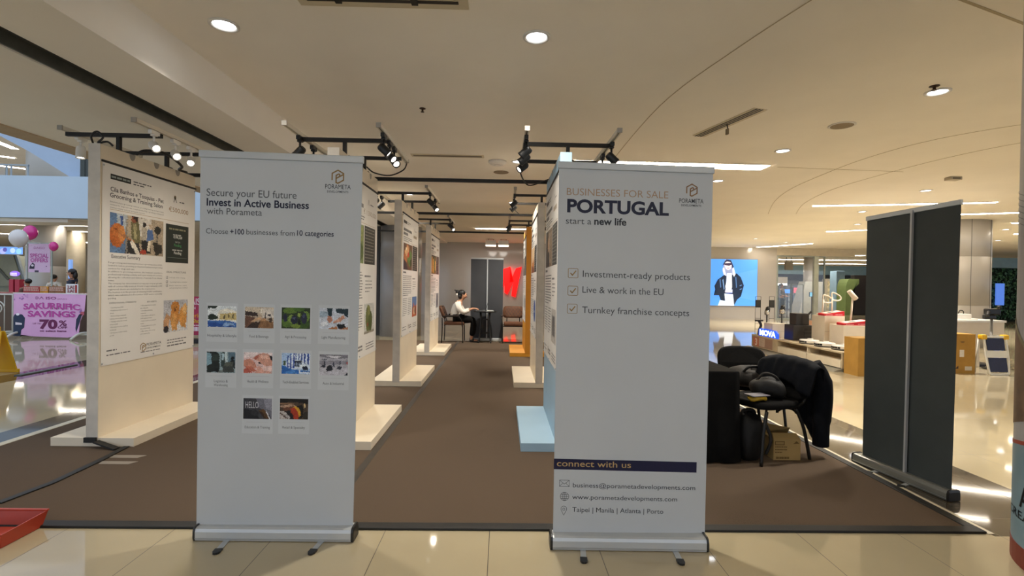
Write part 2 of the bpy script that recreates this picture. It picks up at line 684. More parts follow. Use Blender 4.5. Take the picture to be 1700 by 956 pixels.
# unseen glowing panels added as fill light for banners, floor and ceiling
for k, (x, y, w) in enumerate(((6.5, 0.5, 1.3), (9.5, 3.0, 1.3), (-1.5, -1.2, 0.65), (2.2, -1.2, 0.65))):
    g = G()
    g.box((x - w, y - 0.13, 3.105), (x + w, y + 0.13, 3.119), M_STRIP)
    g.box((x - w - 0.04, y - 0.17, 3.109), (x + w + 0.04, y + 0.17, 3.1195), M_RAIL)
    struct(g, 'trim_%d' % (4 + k))

# ---------------------------------------------------------------- carpet
t = thing('carpet', 'brown exhibition carpet with black rubber edging on the tiled floor', 'carpet', (0, 0, 0))
g = G()
g.box((-4.0, 2.79, 0), (2.70, 11.62, 0.008), carpet_material())
g.build('pile', t)
for name, lo, hi, m in (('edging', (-4.05, 2.725, 0), (2.76, 2.792, 0.014), M_TAPE), ('edging', (2.695, 2.792, 0), (2.76, 11.6, 0.013), M_TAPE),
                        ('edging', (-4.07, 2.792, 0), (-3.995, 11.6, 0.012), mat('pale_edging', 'CFC6AE', 0.5))):
    g = G()
    g.box(lo, hi, m, 0.004)
    g.build(name, t)
g = G()
g.box((2.765, 2.72, 0), (2.80, 11.6, 0.004), mat('pale_edging', 'CFC6AE', 0.5))
g.build('edging', t)
g = G()
g.box((-1.03, 3.0, 0.008), (-0.975, 11.6, 0.0095), mat('seam_tape', '3B352E', 0.6, noise=0.2, scale=15))
g.build('seam', t)

g = G()
pts = [(-3.0, 4.02, 0.013), (-2.965, 3.72, 0.012), (-2.945, 3.3, 0.012), (-2.99, 3.0, 0.012), (-3.2, 2.84, 0.012)]
for a, b in zip(pts, pts[1:]):
    g.bar(a, b, 0.045, 0.008, M_TAPE)
g.bar((-3.23, 4.005, 0.055), (-3.03, 3.96, 0.014), 0.05, 0.012, M_TAPE)
g.box((-3.33, 4.006, 0.045), (-3.235, 4.021, 0.085), M_TAPE)
tag(g.build('cable_cover_tape'), 'black taped cable running from the front left panel foot across the carpet', 'tape')
for y, x0, x1, lb in ((3.81, -2.96, -2.74, 'pale strip of tape on the carpet nearer to the front left panel'), (3.68, -2.925, -2.71, 'pale strip of tape on the carpet farther from the front left panel')):
    g = G()
    g.hexa([(x0, y - 0.028, 0.008), (x1, y - 0.028, 0.008), (x1 + 0.03, y + 0.028, 0.008), (x0 - 0.02, y + 0.028, 0.008), (x0, y - 0.028, 0.0092), (x1, y - 0.028, 0.0092), (x1 + 0.03, y + 0.028, 0.0092), (x0 - 0.02, y + 0.028, 0.0092)], mat('grey_tape', '8D8377', 0.5))
    tag(g.build('tape_strip'), lb, 'tape')

# ---------------------------------------------------------------- roll-up banners


def bil(TL, TR, BL, BR, o):
    TL, TR, BL, BR = (Vector(p) - Vector(o) for p in (TL, TR, BL, BR))
    nrm = (BR - BL).cross(TL - BL).normalized()

    def mp(u, v, d):
        return BL * (1 - u) * (1 - v) + BR * u * (1 - v) + TL * (1 - u) * v + TR * u * v + nrm * d
    return mp


GOLD, DARK, GREY, INKB = ink('8A6C3C'), ink('1E2036'), ink('4C4E52'), ink('2C2E34')


def logo(g, mp, cu, cv, h, asp, d, m):
    """hexagon mark of three nested strokes; h = height in v, asp = metres per u over metres per v"""
    def P(a, b):
        return cu + a * h / asp, cv + b * h
    hx = [(0, 0.5), (0.433, 0.25), (0.433, -0.25), (0, -0.5), (-0.433, -0.25), (-0.433, 0.25)]
    w = 0.10 * h
    segs = [(hx[4], hx[5]), (hx[5], hx[0]), (hx[0], hx[1]), (hx[1], hx[2]), (hx[2], hx[3]),
            (hx[3], (-0.13, -0.43)), ((-0.13, -0.45), (-0.13, 0.10)), ((-0.13, 0.10), (0.07, 0.22)), ((0.07, 0.22), (0.16, 0.15)), ((0.14, 0.17), (0.14, 0.02)), ((-0.13, -0.13), (0.40, 0.17)), ((-0.13, -0.13), (-0.13, -0.2))]
    for a, b in segs:
        ax, ay = P(*a)
        bx, by = P(*b)
        ex, ey = (bx - ax) * 0.06, (by - ay) * 0.06
        g.line(ax - ex, ay - ey, bx + ex, by + ey, w, mp, d, m, asp)


def rollup(name, label, TL, TR, BL, BR, base, feet, canvas_mat, rail_mat, cassette_mat, loc, cassette_rot=0.0, ytop=1.0, flip=False):
    """base = (x0, y0, x1, y1) of the cassette; feet = [((x, y), (x, y))]; returns thing, canvas, mapping"""
    t = thing(name, label, 'banner', loc)
    mp = bil(TL, TR, BL, BR, loc)
    g = G()
    nu, nv = 8, 12
    for side, d in ((0, 0.0), (1, -0.0015)):
        gv = [[g.bm.verts.new(mp(i / nu, j / nv * 0.99, d)) for i in range(nu + 1)] for j in range(nv + 1)]
        for j in range(nv):
            for i in range(nu):
                q = (gv[j][i], gv[j][i + 1], gv[j + 1][i + 1], gv[j + 1][i])
                f = g.bm.faces.new(q if side == 0 else q[::-1])
                f.material_index = g.mi(canvas_mat if side == 0 or not flip else canvas_mat)
    canvas = g.build('canvas', t)
    g = G()
    a, b = mp(-0.006, 0.995, -0.001), mp(1.006, 0.995, -0.001)
    hgt = (mp(0, 1, 0) - mp(0, 0.988, 0)).length
    g.bar(a, b, 0.022, hgt + 0.012, rail_mat, bev=0.004)
    rail = g.build('top_rail', t)
    o = Vector(loc)
    x0, y0, x1, y1 = base
    c0, c1 = Vector((x0, y0, 0)) - o, Vector((x1, y1, 0)) - o
    ax = (c1 - c0).normalized()
    nm = Vector((ax.y, -ax.x, 0))     # towards the print side
    H = 0.066
    outline = [(-0.045, 0.0), (0.045, 0.0), (0.048, 0.012), (0.048, 0.045), (0.042, 0.060), (0.030, H), (-0.030, H), (-0.042, 0.058), (-0.047, 0.040), (-0.047, 0.010)]
    g = G()
    g.rings([[c + nm * q[0] + Vector((0, 0, q[1] + 0.004)) for q in outline] for c in (c0 + ax * 0.014, c1 - ax * 0.014)], cassette_mat, smooth=False)
    g.bar(c0 + ax * 0.014 + nm * 0.049 + Vector((0, 0, 0.016)), c1 - ax * 0.014 + nm * 0.049 + Vector((0, 0, 0.016)), 0.002, 0.004, M_ALU)
    g.build('cassette', t, recalc=True)
    for c, e in ((c0, 1), (c1, -1)):
        g = G()
        g.rings([[c + ax * (e * s) + nm * q[0] * k + Vector((0, 0, q[1] * (2 * k - 1 if q[1] > 0.03 else 1) + 0.004)) for q in outline] for s, k in ((0, 0.92), (0.004, 1.04), (0.014, 1.04))], M_BLACKP, smooth=False)
        g.build('end_cap', t, recalc=True)
    for p, q in feet:
        p, q = Vector((*p, 0)) - o, Vector((*q, 0)) - o
        d = (q - p).normalized()
        g = G()
        g.bar(p + Vector((0, 0, 0.0032)) - d * 0.02, q + Vector((0, 0, 0.0032)) - d * 0.012, 0.028, 0.005, M_ALUP)
        f = g.build('foot', t)
        g = G()
        sd = Vector((-d.y, d.x, 0))
        pr = [(-0.018, -0.03), (0.018, -0.03), (0.018, 0.0), (0.011, 0.014), (0, 0.018), (-0.011, 0.014), (-0.018, 0.0)]
        g.rings([[q + sd * a2 + d * (b2 - 0.012) + Vector((0, 0, z)) for a2, b2 in pr] for z in (0.0, 0.010)], M_BLACKP, smooth=False)
        g.build('foot_cap', f, recalc=True)
    return t, canvas, mp


# left white banner
t, cv, mp = rollup('roll_up_banner', 'white roll-up banner reading Secure your EU future, with ten small photographs', (-1.552, 2.561, 2.020), (-0.727, 2.561, 2.005), (-1.601, 2.64, 0.041), (-0.776, 2.64, 0.037),
                   (-1.597, 2.645, -0.758, 2.638), [((-1.42, 2.595), (-1.408, 2.475)), ((-0.928, 2.595), (-0.938, 2.475))], M_CANVAS, M_ALUP, mat('silver_cassette', 'C3C6C7', 0.38, metal=0.35, noise=0.03), (-1.18, 2.64, 0))
AS = 0.825 / 1.97
g = G()
g.bar(mp(0.5, 0.02, -0.02), mp(0.5, 0.985, -0.012), 0.014, 0.014, M_ALU)
g.build('support_pole', t)
D = 0.0006
g = G()
g.text('Secure your EU future', 0.040, 0.888, 0.555, 0.0185, mp, D, GREY, 0.0, 4)
g.text('Invest in Active Business', 0.041, 0.863, 0.632, 0.0185, mp, D, DARK, 0.022, 4)
g.text('with Porameta', 0.043, 0.841, 0.340, 0.0165, mp, D, GREY, 0.0, 4)
g.build('headline', cv)
g = G()
g.text('Choose', 0.039, 0.7905, 0.136, 0.0135, mp, D, GREY, 0.0, 3)
g.text('+100', 0.188, 0.7908, 0.087, 0.0135, mp, D, DARK, 0.014, 3)
g.text('businesses from', 0.289, 0.7915, 0.300, 0.0135, mp, D, GREY, 0.0, 3)
g.text('10 categories', 0.603, 0.7928, 0.228, 0.0135, mp, D, DARK, 0.012, 4)
g.build('tagline', cv)
g = G()
logo(g, mp, 0.848, 0.949, 0.034, AS, D, GOLD)
g.text('PORAMETA', 0.771, 0.9175, 0.158, 0.0115, mp, D, INKB, 0.0, 3)
g.text('DEVELOPMENTS', 0.784, 0.9075, 0.132, 0.0052, mp, D, INKB, 0.004, 2)
g.build('logo', cv)

PH = [
    (0.056, 0.602, 'Hospitality & Lifestyle', 'DDE3E4', [('p', 'E6E2D4', [(0.3, 0.45), (0.4, 0.8), (0.7, 0.9), (1, 0.78), (1, 0.3), (0.3, 0.3)]), ('p', 'C9B478', [(0.42, 0.62), (1, 0.72), (1, 0.36), (0.42, 0.36)]), ('p', 'EFE9D8', [(0.35, 0.64), (0.65, 0.88), (1, 0.74), (1, 0.68), (0.65, 0.78)]), ('r', '4C4430', 0.55, 0.42, 0.6, 0.6), ('r', '6B5A36', 0.7, 0.45, 0.76, 0.62), ('r', '5A5238', 0.86, 0.42, 0.9, 0.62), ('p', '20281C', [(0, 1), (0.34, 1), (0.28, 0.86), (0.1, 0.9), (0, 0.82)]), ('e', '1F2A1A', 0.15, 0.47, 0.15, 0.14), ('e', '26331F', 0.28, 0.45, 0.08, 0.08), ('p', '3E69AE', [(0, 0), (1, 0), (1, 0.22), (0.6, 0.32), (0, 0.3)]), ('p', '2A4F97', [(0, 0), (0.6, 0), (0.5, 0.16), (0, 0.24)]), ('p', '86A6CF', [(0.5, 0.05), (0.95, 0.05), (0.9, 0.18), (0.6, 0.22)]), ('r', '1E4488', 0.72, 0.02, 0.9, 0.08)]),
    (0.288, 0.602, 'Food & Beverage', 'B9A58E', [('p', 'CDBDA6', [(0, 1), (1, 1), (1, 0.72), (0.6, 0.62), (0, 0.8)]), ('p', 'D9CFC2', [(0.6, 0.95), (1, 0.9), (1, 0.5), (0.6, 0.5)]), ('p', '6B4A38', [(0, 0.58), (0.35, 0.52), (0.35, 0), (0, 0)]), ('p', '3B2C24', [(0, 0.8), (0.45, 0.72), (0.45, 0.56), (0, 0.6)]), ('p', '8A6544', [(0.1, 0), (0.6, 0.42), (1, 0.3), (1, 0)]), ('p', '3A2A20', [(0.05, 0), (0.3, 0.3), (0.55, 0.3), (0.45, 0.0)]), ('p', 'C9A27C', [(0.2, 0.3), (0.42, 0.5), (0.56, 0.52), (0.58, 0.42), (0.3, 0.28)]), ('p', 'B88A62', [(0.5, 0.35), (0.66, 0.48), (0.74, 0.42), (0.7, 0.32)]), ('r', '1C1A1A', 0.8, 0.58, 0.9, 0.66), ('r', '2A211D', 0.7, 0.45, 0.73, 0.75), ('e', '4A3A2E', 0.9, 0.4, 0.06, 0.12), ('r', 'E9E2D6', 0.55, 0.7, 0.58, 0.95)]),
    (0.517, 0.603, 'Agri & Processing', '2E3B1C', [('e', '5E7A2E', 0.3, 0.85, 0.25, 0.14), ('e', '4A6A26', 0.6, 0.92, 0.2, 0.1), ('e', '6F8A3C', 0.85, 0.6, 0.13, 0.25), ('e', '55702C', 0.2, 0.3, 0.2, 0.25), ('e', '7C9448', 0.35, 0.45, 0.12, 0.2), ('e', '3C5620', 0.75, 0.2, 0.25, 0.2), ('e', '1F2233', 0.45, 0.42, 0.12, 0.22), ('e', '2A2C40', 0.79, 0.5, 0.1, 0.28), ('e', '23253A', 0.13, 0.5, 0.07, 0.2), ('e', '484C66', 0.43, 0.5, 0.05, 0.07), ('e', '474B60', 0.78, 0.6, 0.05, 0.08), ('e', '6E8436', 0.5, 0.12, 0.16, 0.1), ('e', '8CA24C', 0.62, 0.65, 0.06, 0.1), ('e', '14180F', 0.62, 0.3, 0.05, 0.15)]),
    (0.755, 0.604, 'Light Manufacturing', 'C6CCD6', [('p', '9FB0BE', [(0, 0.85), (0.3, 0.85), (0.3, 0.6), (0, 0.55)]), ('p', '22343A', [(0.25, 1), (0.46, 1), (0.42, 0.62), (0.3, 0.62)]), ('p', '24353C', [(0.55, 1), (1, 1), (1, 0.55), (0.82, 0.75), (0.6, 0.78)]), ('p', 'B9826A', [(0.28, 0.62), (0.42, 0.62), (0.46, 0.4), (0.36, 0.28), (0.26, 0.42)]), ('p', 'C08E76', [(0.48, 0.36), (0.84, 0.7), (0.9, 0.56), (0.7, 0.34), (0.5, 0.28)]), ('p', 'D8A892', [(0.52, 0.4), (0.7, 0.5), (0.66, 0.34)]), ('p', '15181D', [(0.6, 0.24), (0.86, 0.28), (0.96, 0.06), (0.68, 0.02)]), ('p', 'AE7448', [(0.32, 0.04), (0.6, 0.14), (0.66, 0), (0.3, 0)]), ('p', 'B47A54', [(0.7, 0.0), (1, 0.12), (1, 0), (0.7, 0)]), ('p', 'E4E7EC', [(0.05, 0.3), (0.26, 0.4), (0.3, 0.2), (0.05, 0.12)])]),
    (0.053, 0.481, 'Logistics &|Warehousing', '8FA3A8', [('p', '1C221E', [(0, 0), (0, 1), (0.32, 1), (0.44, 0.9), (0.46, 0.15), (0.3, 0.05)]), ('p', '7FA0AE', [(0, 0.35), (0, 0.95), (0.17, 0.9), (0.17, 0.4)]), ('p', '2E3A34', [(0.2, 0.55), (0.42, 0.6), (0.42, 0.85), (0.2, 0.9)]), ('p', 'C4D2D4', [(0.5, 0.95), (0.72, 1), (0.72, 0.3), (0.5, 0.35)]), ('p', '33413F', [(0.5, 0.95), (0.62, 1), (0.66, 0.3), (0.5, 0.3)]), ('p', 'A9BFC6', [(0.53, 0.9), (0.6, 0.92), (0.61, 0.6), (0.53, 0.6)]), ('r', '5A7280', 0.76, 0.4, 1, 1), ('e', '14181A', 0.9, 0.68, 0.06, 0.1), ('p', '1B2326', [(0.82, 0.6), (0.98, 0.6), (1, 0.2), (0.8, 0.3)]), ('p', '3F4340', [(0.56, 0.02), (0.56, 0.3), (0.92, 0.5), (0.96, 0.02)]), ('p', '55594F', [(0.56, 0.3), (0.68, 0.52), (0.96, 0.54), (0.88, 0.32)]), ('r', '747C78', 0.36, 0.0, 0.56, 0.12), ('e', '0E100F', 0.36, 0.12, 0.07, 0.1)]),
    (0.285, 0.482, 'Health & Wellness', 'DDBFBC', [('p', 'E8D6D4', [(0, 1), (1, 1), (1, 0.8), (0, 0.75)]), ('p', 'D29A86', [(0.3, 0.7), (0.5, 0.92), (0.75, 0.98), (1, 0.8), (1, 0.35), (0.75, 0.35), (0.55, 0.55)]), ('p', 'B96A58', [(0.36, 0.75), (0.5, 0.9), (0.55, 0.8), (0.4, 0.62)]), ('p', 'E2B4A2', [(0.55, 0.85), (0.8, 0.9), (0.92, 0.7), (0.65, 0.7)]), ('p', 'CC8C76', [(0, 0.6), (0.2, 0.7), (0.4, 0.5), (0.47, 0.25), (0.3, 0.2), (0, 0.35)]), ('p', 'C0705C', [(0.05, 0.35), (0.3, 0.3), (0.45, 0.1), (0.1, 0)]), ('p', 'DCA594', [(0.5, 0.35), (0.7, 0.3), (1, 0), (0.4, 0)]), ('p', 'E9C8C0', [(0.6, 0.3), (1, 0.3), (1, 0.1), (0.7, 0.12)]), ('e', '1E1416', 0.55, 0.5, 0.05, 0.05), ('p', '1C1620', [(0.9, 0.85), (1, 0.85), (1, 0.62), (0.95, 0.66)]), ('p', 'B05848', [(0, 0.2), (0.16, 0.22), (0.3, 0.0), (0, 0)])]),
    (0.523, 0.482, 'Tech-Enabled Services', 'A8C4E6', [('p', 'D6E2F2', [(0.1, 0.4), (0.38, 1), (1, 1), (1, 0.3), (0.4, 0.22)]), ('r', '2C4C9C', 0.2, 0.3, 0.24, 0.88), ('r', '27479A', 0.29, 0.26, 0.34, 0.98), ('r', '2A4A9C', 0.4, 0.25, 0.45, 1), ('r', '3354A2', 0.49, 0.7, 0.52, 1), ('r', '23428E', 0.58, 0.7, 0.62, 1), ('r', '2B4C9A', 0.68, 0.66, 0.72, 1), ('r', '23428E', 0.78, 0.5, 0.83, 1), ('r', '2A4A98', 0.9, 0.4, 0.96, 1), ('p', '2F68B4', [(0, 0), (1, 0), (1, 0.15), (0.38, 0.22), (0, 0.42)]), ('p', '4E8AD0', [(0.1, 0.1), (0.4, 0.18), (0.6, 0.05), (0.2, 0)]), ('r', '303848', 0.46, 0.35, 0.7, 0.64), ('r', '8090A8', 0.49, 0.42, 0.56, 0.55), ('r', '8494AC', 0.6, 0.42, 0.67, 0.55), ('r', 'DCE8F6', 0.62, 0.28, 1, 0.46), ('r', '20283A', 0.74, 0.2, 0.92, 0.38), ('r', 'DCE8F6', 0.62, 0.04, 0.66, 0.46), ('r', 'DCE8F6', 0.62, 0.02, 1, 0.1), ('r', '4A5C40', 0.06, 0.42, 0.14, 0.62)]),
    (0.761, 0.481, 'Auto & Industrial', 'AEACB4', [('p', '7C7A82', [(0, 1), (1, 1), (1, 0.85), (0.5, 0.78), (0, 0.9)]), ('p', 'D2D0D4', [(0.2, 0.95), (0.8, 0.92), (0.6, 0.82), (0.4, 0.84)]), ('p', '8E8C96', [(0, 0.7), (1, 0.72), (1, 0.55), (0, 0.5)]), ('p', 'C0BEC6', [(0, 0.35), (1, 0.35), (1, 0), (0, 0)]), ('p', '24242C', [(0.24, 0.3), (0.3, 0.48), (0.44, 0.5), (0.47, 0.3), (0.42, 0.2), (0.26, 0.22)]), ('p', '30303A', [(0.04, 0.4), (0.14, 0.5), (0.22, 0.46), (0.2, 0.36)]), ('p', '40404A', [(0.6, 0.36), (0.66, 0.44), (0.8, 0.42), (0.78, 0.3), (0.62, 0.3)]), ('r', '3A3C48', 0.16, 0.4, 0.22, 0.66), ('r', '3E404E', 0.46, 0.42, 0.53, 0.62), ('r', '50525E', 0.7, 0.5, 0.74, 0.7), ('e', 'A84038', 0.97, 0.6, 0.03, 0.06), ('p', '2A2A32', [(0.92, 0.05), (1, 0.16), (1, 0), (0.9, 0)]), ('r', '60626C', 0.1, 0.72, 0.26, 0.78), ('p', '16161C', [(0.26, 0.24), (0.42, 0.26), (0.4, 0.2), (0.27, 0.2)])]),
    (0.287, 0.359, 'Education & Training', '3C3C42', [('p', '6E6E78', [(0.45, 1), (1, 1), (1, 0), (0.9, 0.3), (0.5, 0.6)]), ('p', '8C8C98', [(0.7, 1), (1, 1), (1, 0.4), (0.8, 0.5)]), ('p', '1C1C20', [(0, 0), (0, 0.5), (0.4, 0.4), (0.6, 0)]), ('p', '5A4026', [(0.55, 0.4), (0.68, 0.48), (0.78, 0.42), (0.9, 0.02), (0.72, 0.06)]), ('p', '3C2A1A', [(0.55, 0.38), (0.66, 0.36), (0.8, 0.05), (0.7, 0.08)]), ('p', 'D8D8DC', [(0.79, 0.42), (0.82, 0.4), (0.96, 0), (0.9, 0)]), ('e', '2A2A2E', 0.4, 0.3, 0.14, 0.14)]),
    (0.517, 0.360, 'Retail & Specialty', '4A3C30', [('p', '1A1612', [(0, 1), (1, 1), (1, 0.75), (0.5, 0.85), (0, 0.8)]), ('p', '8A6A50', [(0, 0.8), (0.5, 0.78), (0.5, 0.7), (0, 0.72)]), ('p', 'B09078', [(0, 0.66), (0.4, 0.72), (0.6, 0.66), (0.3, 0.5), (0, 0.6)]), ('p', '6A4432', [(0.1, 0.55), (0.5, 0.66), (0.4, 0.4), (0.16, 0.4)]), ('p', '171412', [(0.5, 0.6), (0.78, 0.72), (0.84, 0.5), (0.8, 0.05), (0.6, 0.05)]), ('p', 'D09A2C', [(0.46, 0.6), (0.58, 0.64), (0.7, 0.5), (0.75, 0.2), (0.68, 0.12), (0.55, 0.4)]), ('p', 'A83A24', [(0.38, 0.5), (0.5, 0.58), (0.62, 0.44), (0.68, 0.0), (0.5, 0), (0.4, 0.3)]), ('p', '1E1A1C', [(0.18, 0.38), (0.34, 0.44), (0.48, 0.2), (0.5, 0), (0.36, 0)]), ('p', 'B8B0AC', [(0, 0.4), (0.16, 0.38), (0.36, 0.12), (0.36, 0), (0, 0)]), ('p', '5C4A46', [(0.02, 0.34), (0.3, 0.04), (0.26, 0.0), (0.0, 0.28)]), ('p', '2C2A22', [(0.84, 0.3), (1, 0.4), (1, 0), (0.82, 0)]), ('p', 'C8B080', [(0.84, 0.76), (0.9, 0.78), (0.9, 0.6), (0.86, 0.56)])]),
]
for u, v, cap, bg, shp in PH:
    g = G()
    pic(g, mp, u, v - 0.0555, u + 0.179, v, bg, shp, D)
    if cap.startswith('Edu'):
        g.text('HELLO', u + 0.014, v - 0.026, 0.082, 0.017, mp, D + 0.0008, ink('C9C9CE'), 0.0, 2)
    p = g.build('photo_print', cv)
    g = G()
    g.rect(u - 0.008, v - 0.095, u + 0.187, v + 0.008, mp, D * 0.5, mat('card_white', 'C4C8CB', 0.5, noise=0.02))
    g.line(u + 0.02, v - 0.064, u + 0.16, v - 0.064, 0.0008, mp, D, ink('B4B6B8'), AS)
    lines = cap.split('|')
    for k, s in enumerate(lines):
        w = len(s) * 0.0079
        g.text(s, u + 0.09 - w / 2, v - 0.081 - 0.0105 * k, w, 0.0068, mp, D, ink('5A5C60'), 0.0, 2)
    g.build('caption', cv)

# right white banner
t, cv, mp = rollup('roll_up_banner', 'white roll-up banner reading Businesses for sale Portugal, with three check marks', (0.285, 2.560, 2.000), (1.09, 2.560, 1.987), (0.287, 2.58, 0.045), (1.091, 2.58, 0.032),
                   (0.268, 2.575, 1.090, 2.560), [((0.437, 2.525), (0.424, 2.412)), ((0.915, 2.52), (0.906, 2.40))], M_CANVAS, M_ALUP, mat('silver_cassette', 'C3C6C7', 0.38), (0.69, 2.57, 0))
AS = 0.805 / 1.955
g = G()
g.bar(mp(0.5, 0.02, -0.02), mp(0.5, 0.985, -0.012), 0.014, 0.014, M_ALU)
g.build('support_pole', t)
g = G()
g.text('BUSINESSES FOR SALE', 0.052, 0.9165, 0.659, 0.0185, mp, D, ink('A5876A'), -0.004, 4)
g.text('PORTUGAL', 0.056, 0.872, 0.661, 0.0325, mp, D, DARK, 0.035, 5)
g.text('start a', 0.049, 0.8405, 0.165, 0.0165, mp, D, GREY, 0.0, 4)
g.text('new life', 0.233, 0.8408, 0.209, 0.0180, mp, D, INKB, 0.026, 4)
g.build('headline', cv)
g = G()
logo(g, mp, 0.864, 0.941, 0.032, AS, D, ink('8A6A4A'))
g.text('PORAMETA', 0.783, 0.9065, 0.158, 0.0115, mp, D, INKB, 0.003, 3)
g.text('DEVELOPMENTS', 0.797, 0.8975, 0.130, 0.0052, mp, D, INKB, 0.008, 2)
g.build('logo', cv)
for (u0, v1, s, tv, tw) in ((0.070, 0.722, 'Investment-ready products', 0.7005, 0.699), (0.070, 0.675, 'Live & work in the EU', 0.6585, 0.528), (0.068, 0.627, 'Turnkey franchise concepts', 0.6045, 0.699)):
    g = G()
    u1, v0 = u0 + 0.064, v1 - 0.0245
    m = ink('9A7C4A')
    for a, b, c, d in ((u0 + .004, v0, u1 - .004, v0), (u0 + .004, v1, u1 - .004, v1), (u0, v0 + .0015, u0, v1 - .0015), (u1, v0 + .0015, u1, v1 - .0015), (u0, v0 + .002, u0 + .005, v0), (u1, v0 + .002, u1 - .005, v0), (u0, v1 - .002, u0 + .005, v1), (u1, v1 - .002, u1 - .005, v1)):
        g.line(a, b, c, d, 0.0014, mp, D, m, AS)
    g.line(u0 + 0.015, v0 + 0.0125, u0 + 0.029, v0 + 0.0060, 0.0030, mp, D, m, AS)
    g.line(u0 + 0.026, v0 + 0.0058, u0 + 0.051, v0 + 0.0190, 0.0030, mp, D, m, AS)
    g.build('check_box', cv)
    g = G()
    g.text(s, 0.165, tv, tw, 0.0172, mp, D, ink('3E4044'), -0.004, 4)
    g.build('bullet_line', cv)
g = G()
g.rect(-0.002, 0.183, 0.936, 0.2115, mp, D * 0.6, ink('1C1B3A'))
g.text('connect with us', 0.018, 0.1915, 0.485, 0.0160, mp, D * 1.5, ink('B89A6A'), 0.004, 4)
g.build('contact_bar', cv)
g = G()
m = ink('3A3C42')
for a, b, c, d in ((.037, .154, .101, .154), (.037, .137, .101, .137), (.037, .137, .037, .154), (.101, .137, .101, .154), (.037, .154, .069, .1435), (.101, .154, .069, .1435), (.037, .137, .060, .1465), (.101, .137, .078, .1465)):
    g.line(a, b, c, d, 0.0009, mp, D, m, AS)


def ringline(cu, cv_, ru, rv, n=20, w=0.0009, a0=0, a1=360):
    pts = [(cu + ru * math.cos(R(a0 + (a1 - a0) * k / n)), cv_ + rv * math.sin(R(a0 + (a1 - a0) * k / n))) for k in range(n + 1)]
    for (a, b), (c, d) in zip(pts, pts[1:]):
        g.line(a, b, c, d, w, mp, D, m, AS)


ringline(.071, .110, .028, .0113)
ringline(.071, .110, .012, .0113)
g.line(.071, .0987, .071, .1213, .0009, mp, D, m, AS)
for vv, du in ((.110, .028), (.1155, .0245), (.1045, .0245)):
    g.line(.071 - du, vv, .071 + du, vv, .0009, mp, D, m, AS)
ringline(.068, .076, .019, .008, 14, .0009, -20, 200)
ringline(.068, .0755, .008, .0034, 12)
g.line(.0502, .0735, .068, .059, .0009, mp, D, m, AS)
g.line(.0858, .0735, .068, .059, .0009, mp, D, m, AS)
g.build('contact_icons', cv)
for s_, u_, v_, w_, c_ in (('business@porametadevelopments.com', 0.125, 0.1355, 0.805, 0.0118), ('www.porametadevelopments.com', 0.122, 0.1035, 0.690, 0.0118), ('Taipei | Manila | Atlanta | Porto', 0.124, 0.0690, 0.598, 0.0125)):
    g = G()
    g.text(s_, u_, v_, w_, c_, mp, D, m, 0.0, 3)
    g.build('contact_line', cv)

# dark banner at right, seen from behind
t, cv, mp = rollup('roll_up_banner', 'dark grey back of a roll-up banner standing on the right tiles, pole in front', (2.860, 3.832, 1.935), (2.958, 3.141, 1.955), (2.862, 3.83, 0.06), (2.956, 3.160, 0.06),
                   (2.853, 3.885, 2.962, 3.140), [((2.86, 3.66), (2.74, 3.62)), ((2.885, 3.42), (2.78, 3.37))], M_CANVBACK, M_ALUP, mat('dull_cassette', '8B8B84', 0.35, metal=0.6), (2.91, 3.49, 0))
g = G()
g.bar(mp(0.545, -0.01, 0.018), mp(0.545, 0.995, 0.012), 0.016, 0.016, M_ALUP)
g.build('support_pole', t)

# banner back at the far end of the aisle
t, cv, mp = rollup('roll_up_banner', 'dark grey back of a roll-up banner standing behind the small round table', (-0.753, 11.78, 1.973), (0.019, 11.78, 1.965), (-0.742, 11.78, 0.06), (0.022, 11.78, 0.06),
                   (-0.76, 11.78, 0.035, 11.78), [((-0.6, 11.74), (-0.6, 11.65)), ((-0.15, 11.74), (-0.15, 11.65))], mat('banner_back_slate', '3A3C40', 0.6, noise=0.06), M_ALUP, M_ALUP, (-0.36, 11.78, 0))
g = G()
g.bar(mp(0.51, -0.01, 0.018), mp(0.51, 0.995, 0.012), 0.03, 0.02, M_ALUP)
g.build('support_pole', t)

# ---------------------------------------------------------------- display panels


def panel(cx, y0, y1, board, edge, label):
    t = thing('exhibition_stand', label, 'exhibition stand', (cx, (y0 + y1) / 2, 0))
    L = (y1 - y0) / 2
    g = G()
    g.box((-0.33, -L, 0.0085), (0.33, L, 0.078), board, 0.002)
    g.build('foot_plinth', t)
    g = G()
    g.box((-0.045, -L - 0.001, 0.078), (0.045, L, 2.44), board, 0.0015)
    g.box((-0.047, -L - 0.004, 0.06), (0.047, -L - 0.0012, 2.442), edge)
    b = g.build('board', t)
    for sx in (-1, 1):  # grey half-rounds paint the spotlight shading along the board top
        for k in range(3):
            y = -L + 0.34 + 0.30 * k
            g = G()
            pts = [(y + 0.035 * math.cos(R(180 + a)), 2.44 + 0.055 * math.sin(R(180 + a))) for a in range(0, 181, 20)]
            g.prism(pts, lambda u, v, d: Vector((sx * (0.0462 + d), u, v)), 0.0, 0.001, mat('shade_grey', '9A948A', 0.6))
            g.build('shade_mark', b, recalc=True)
    return t


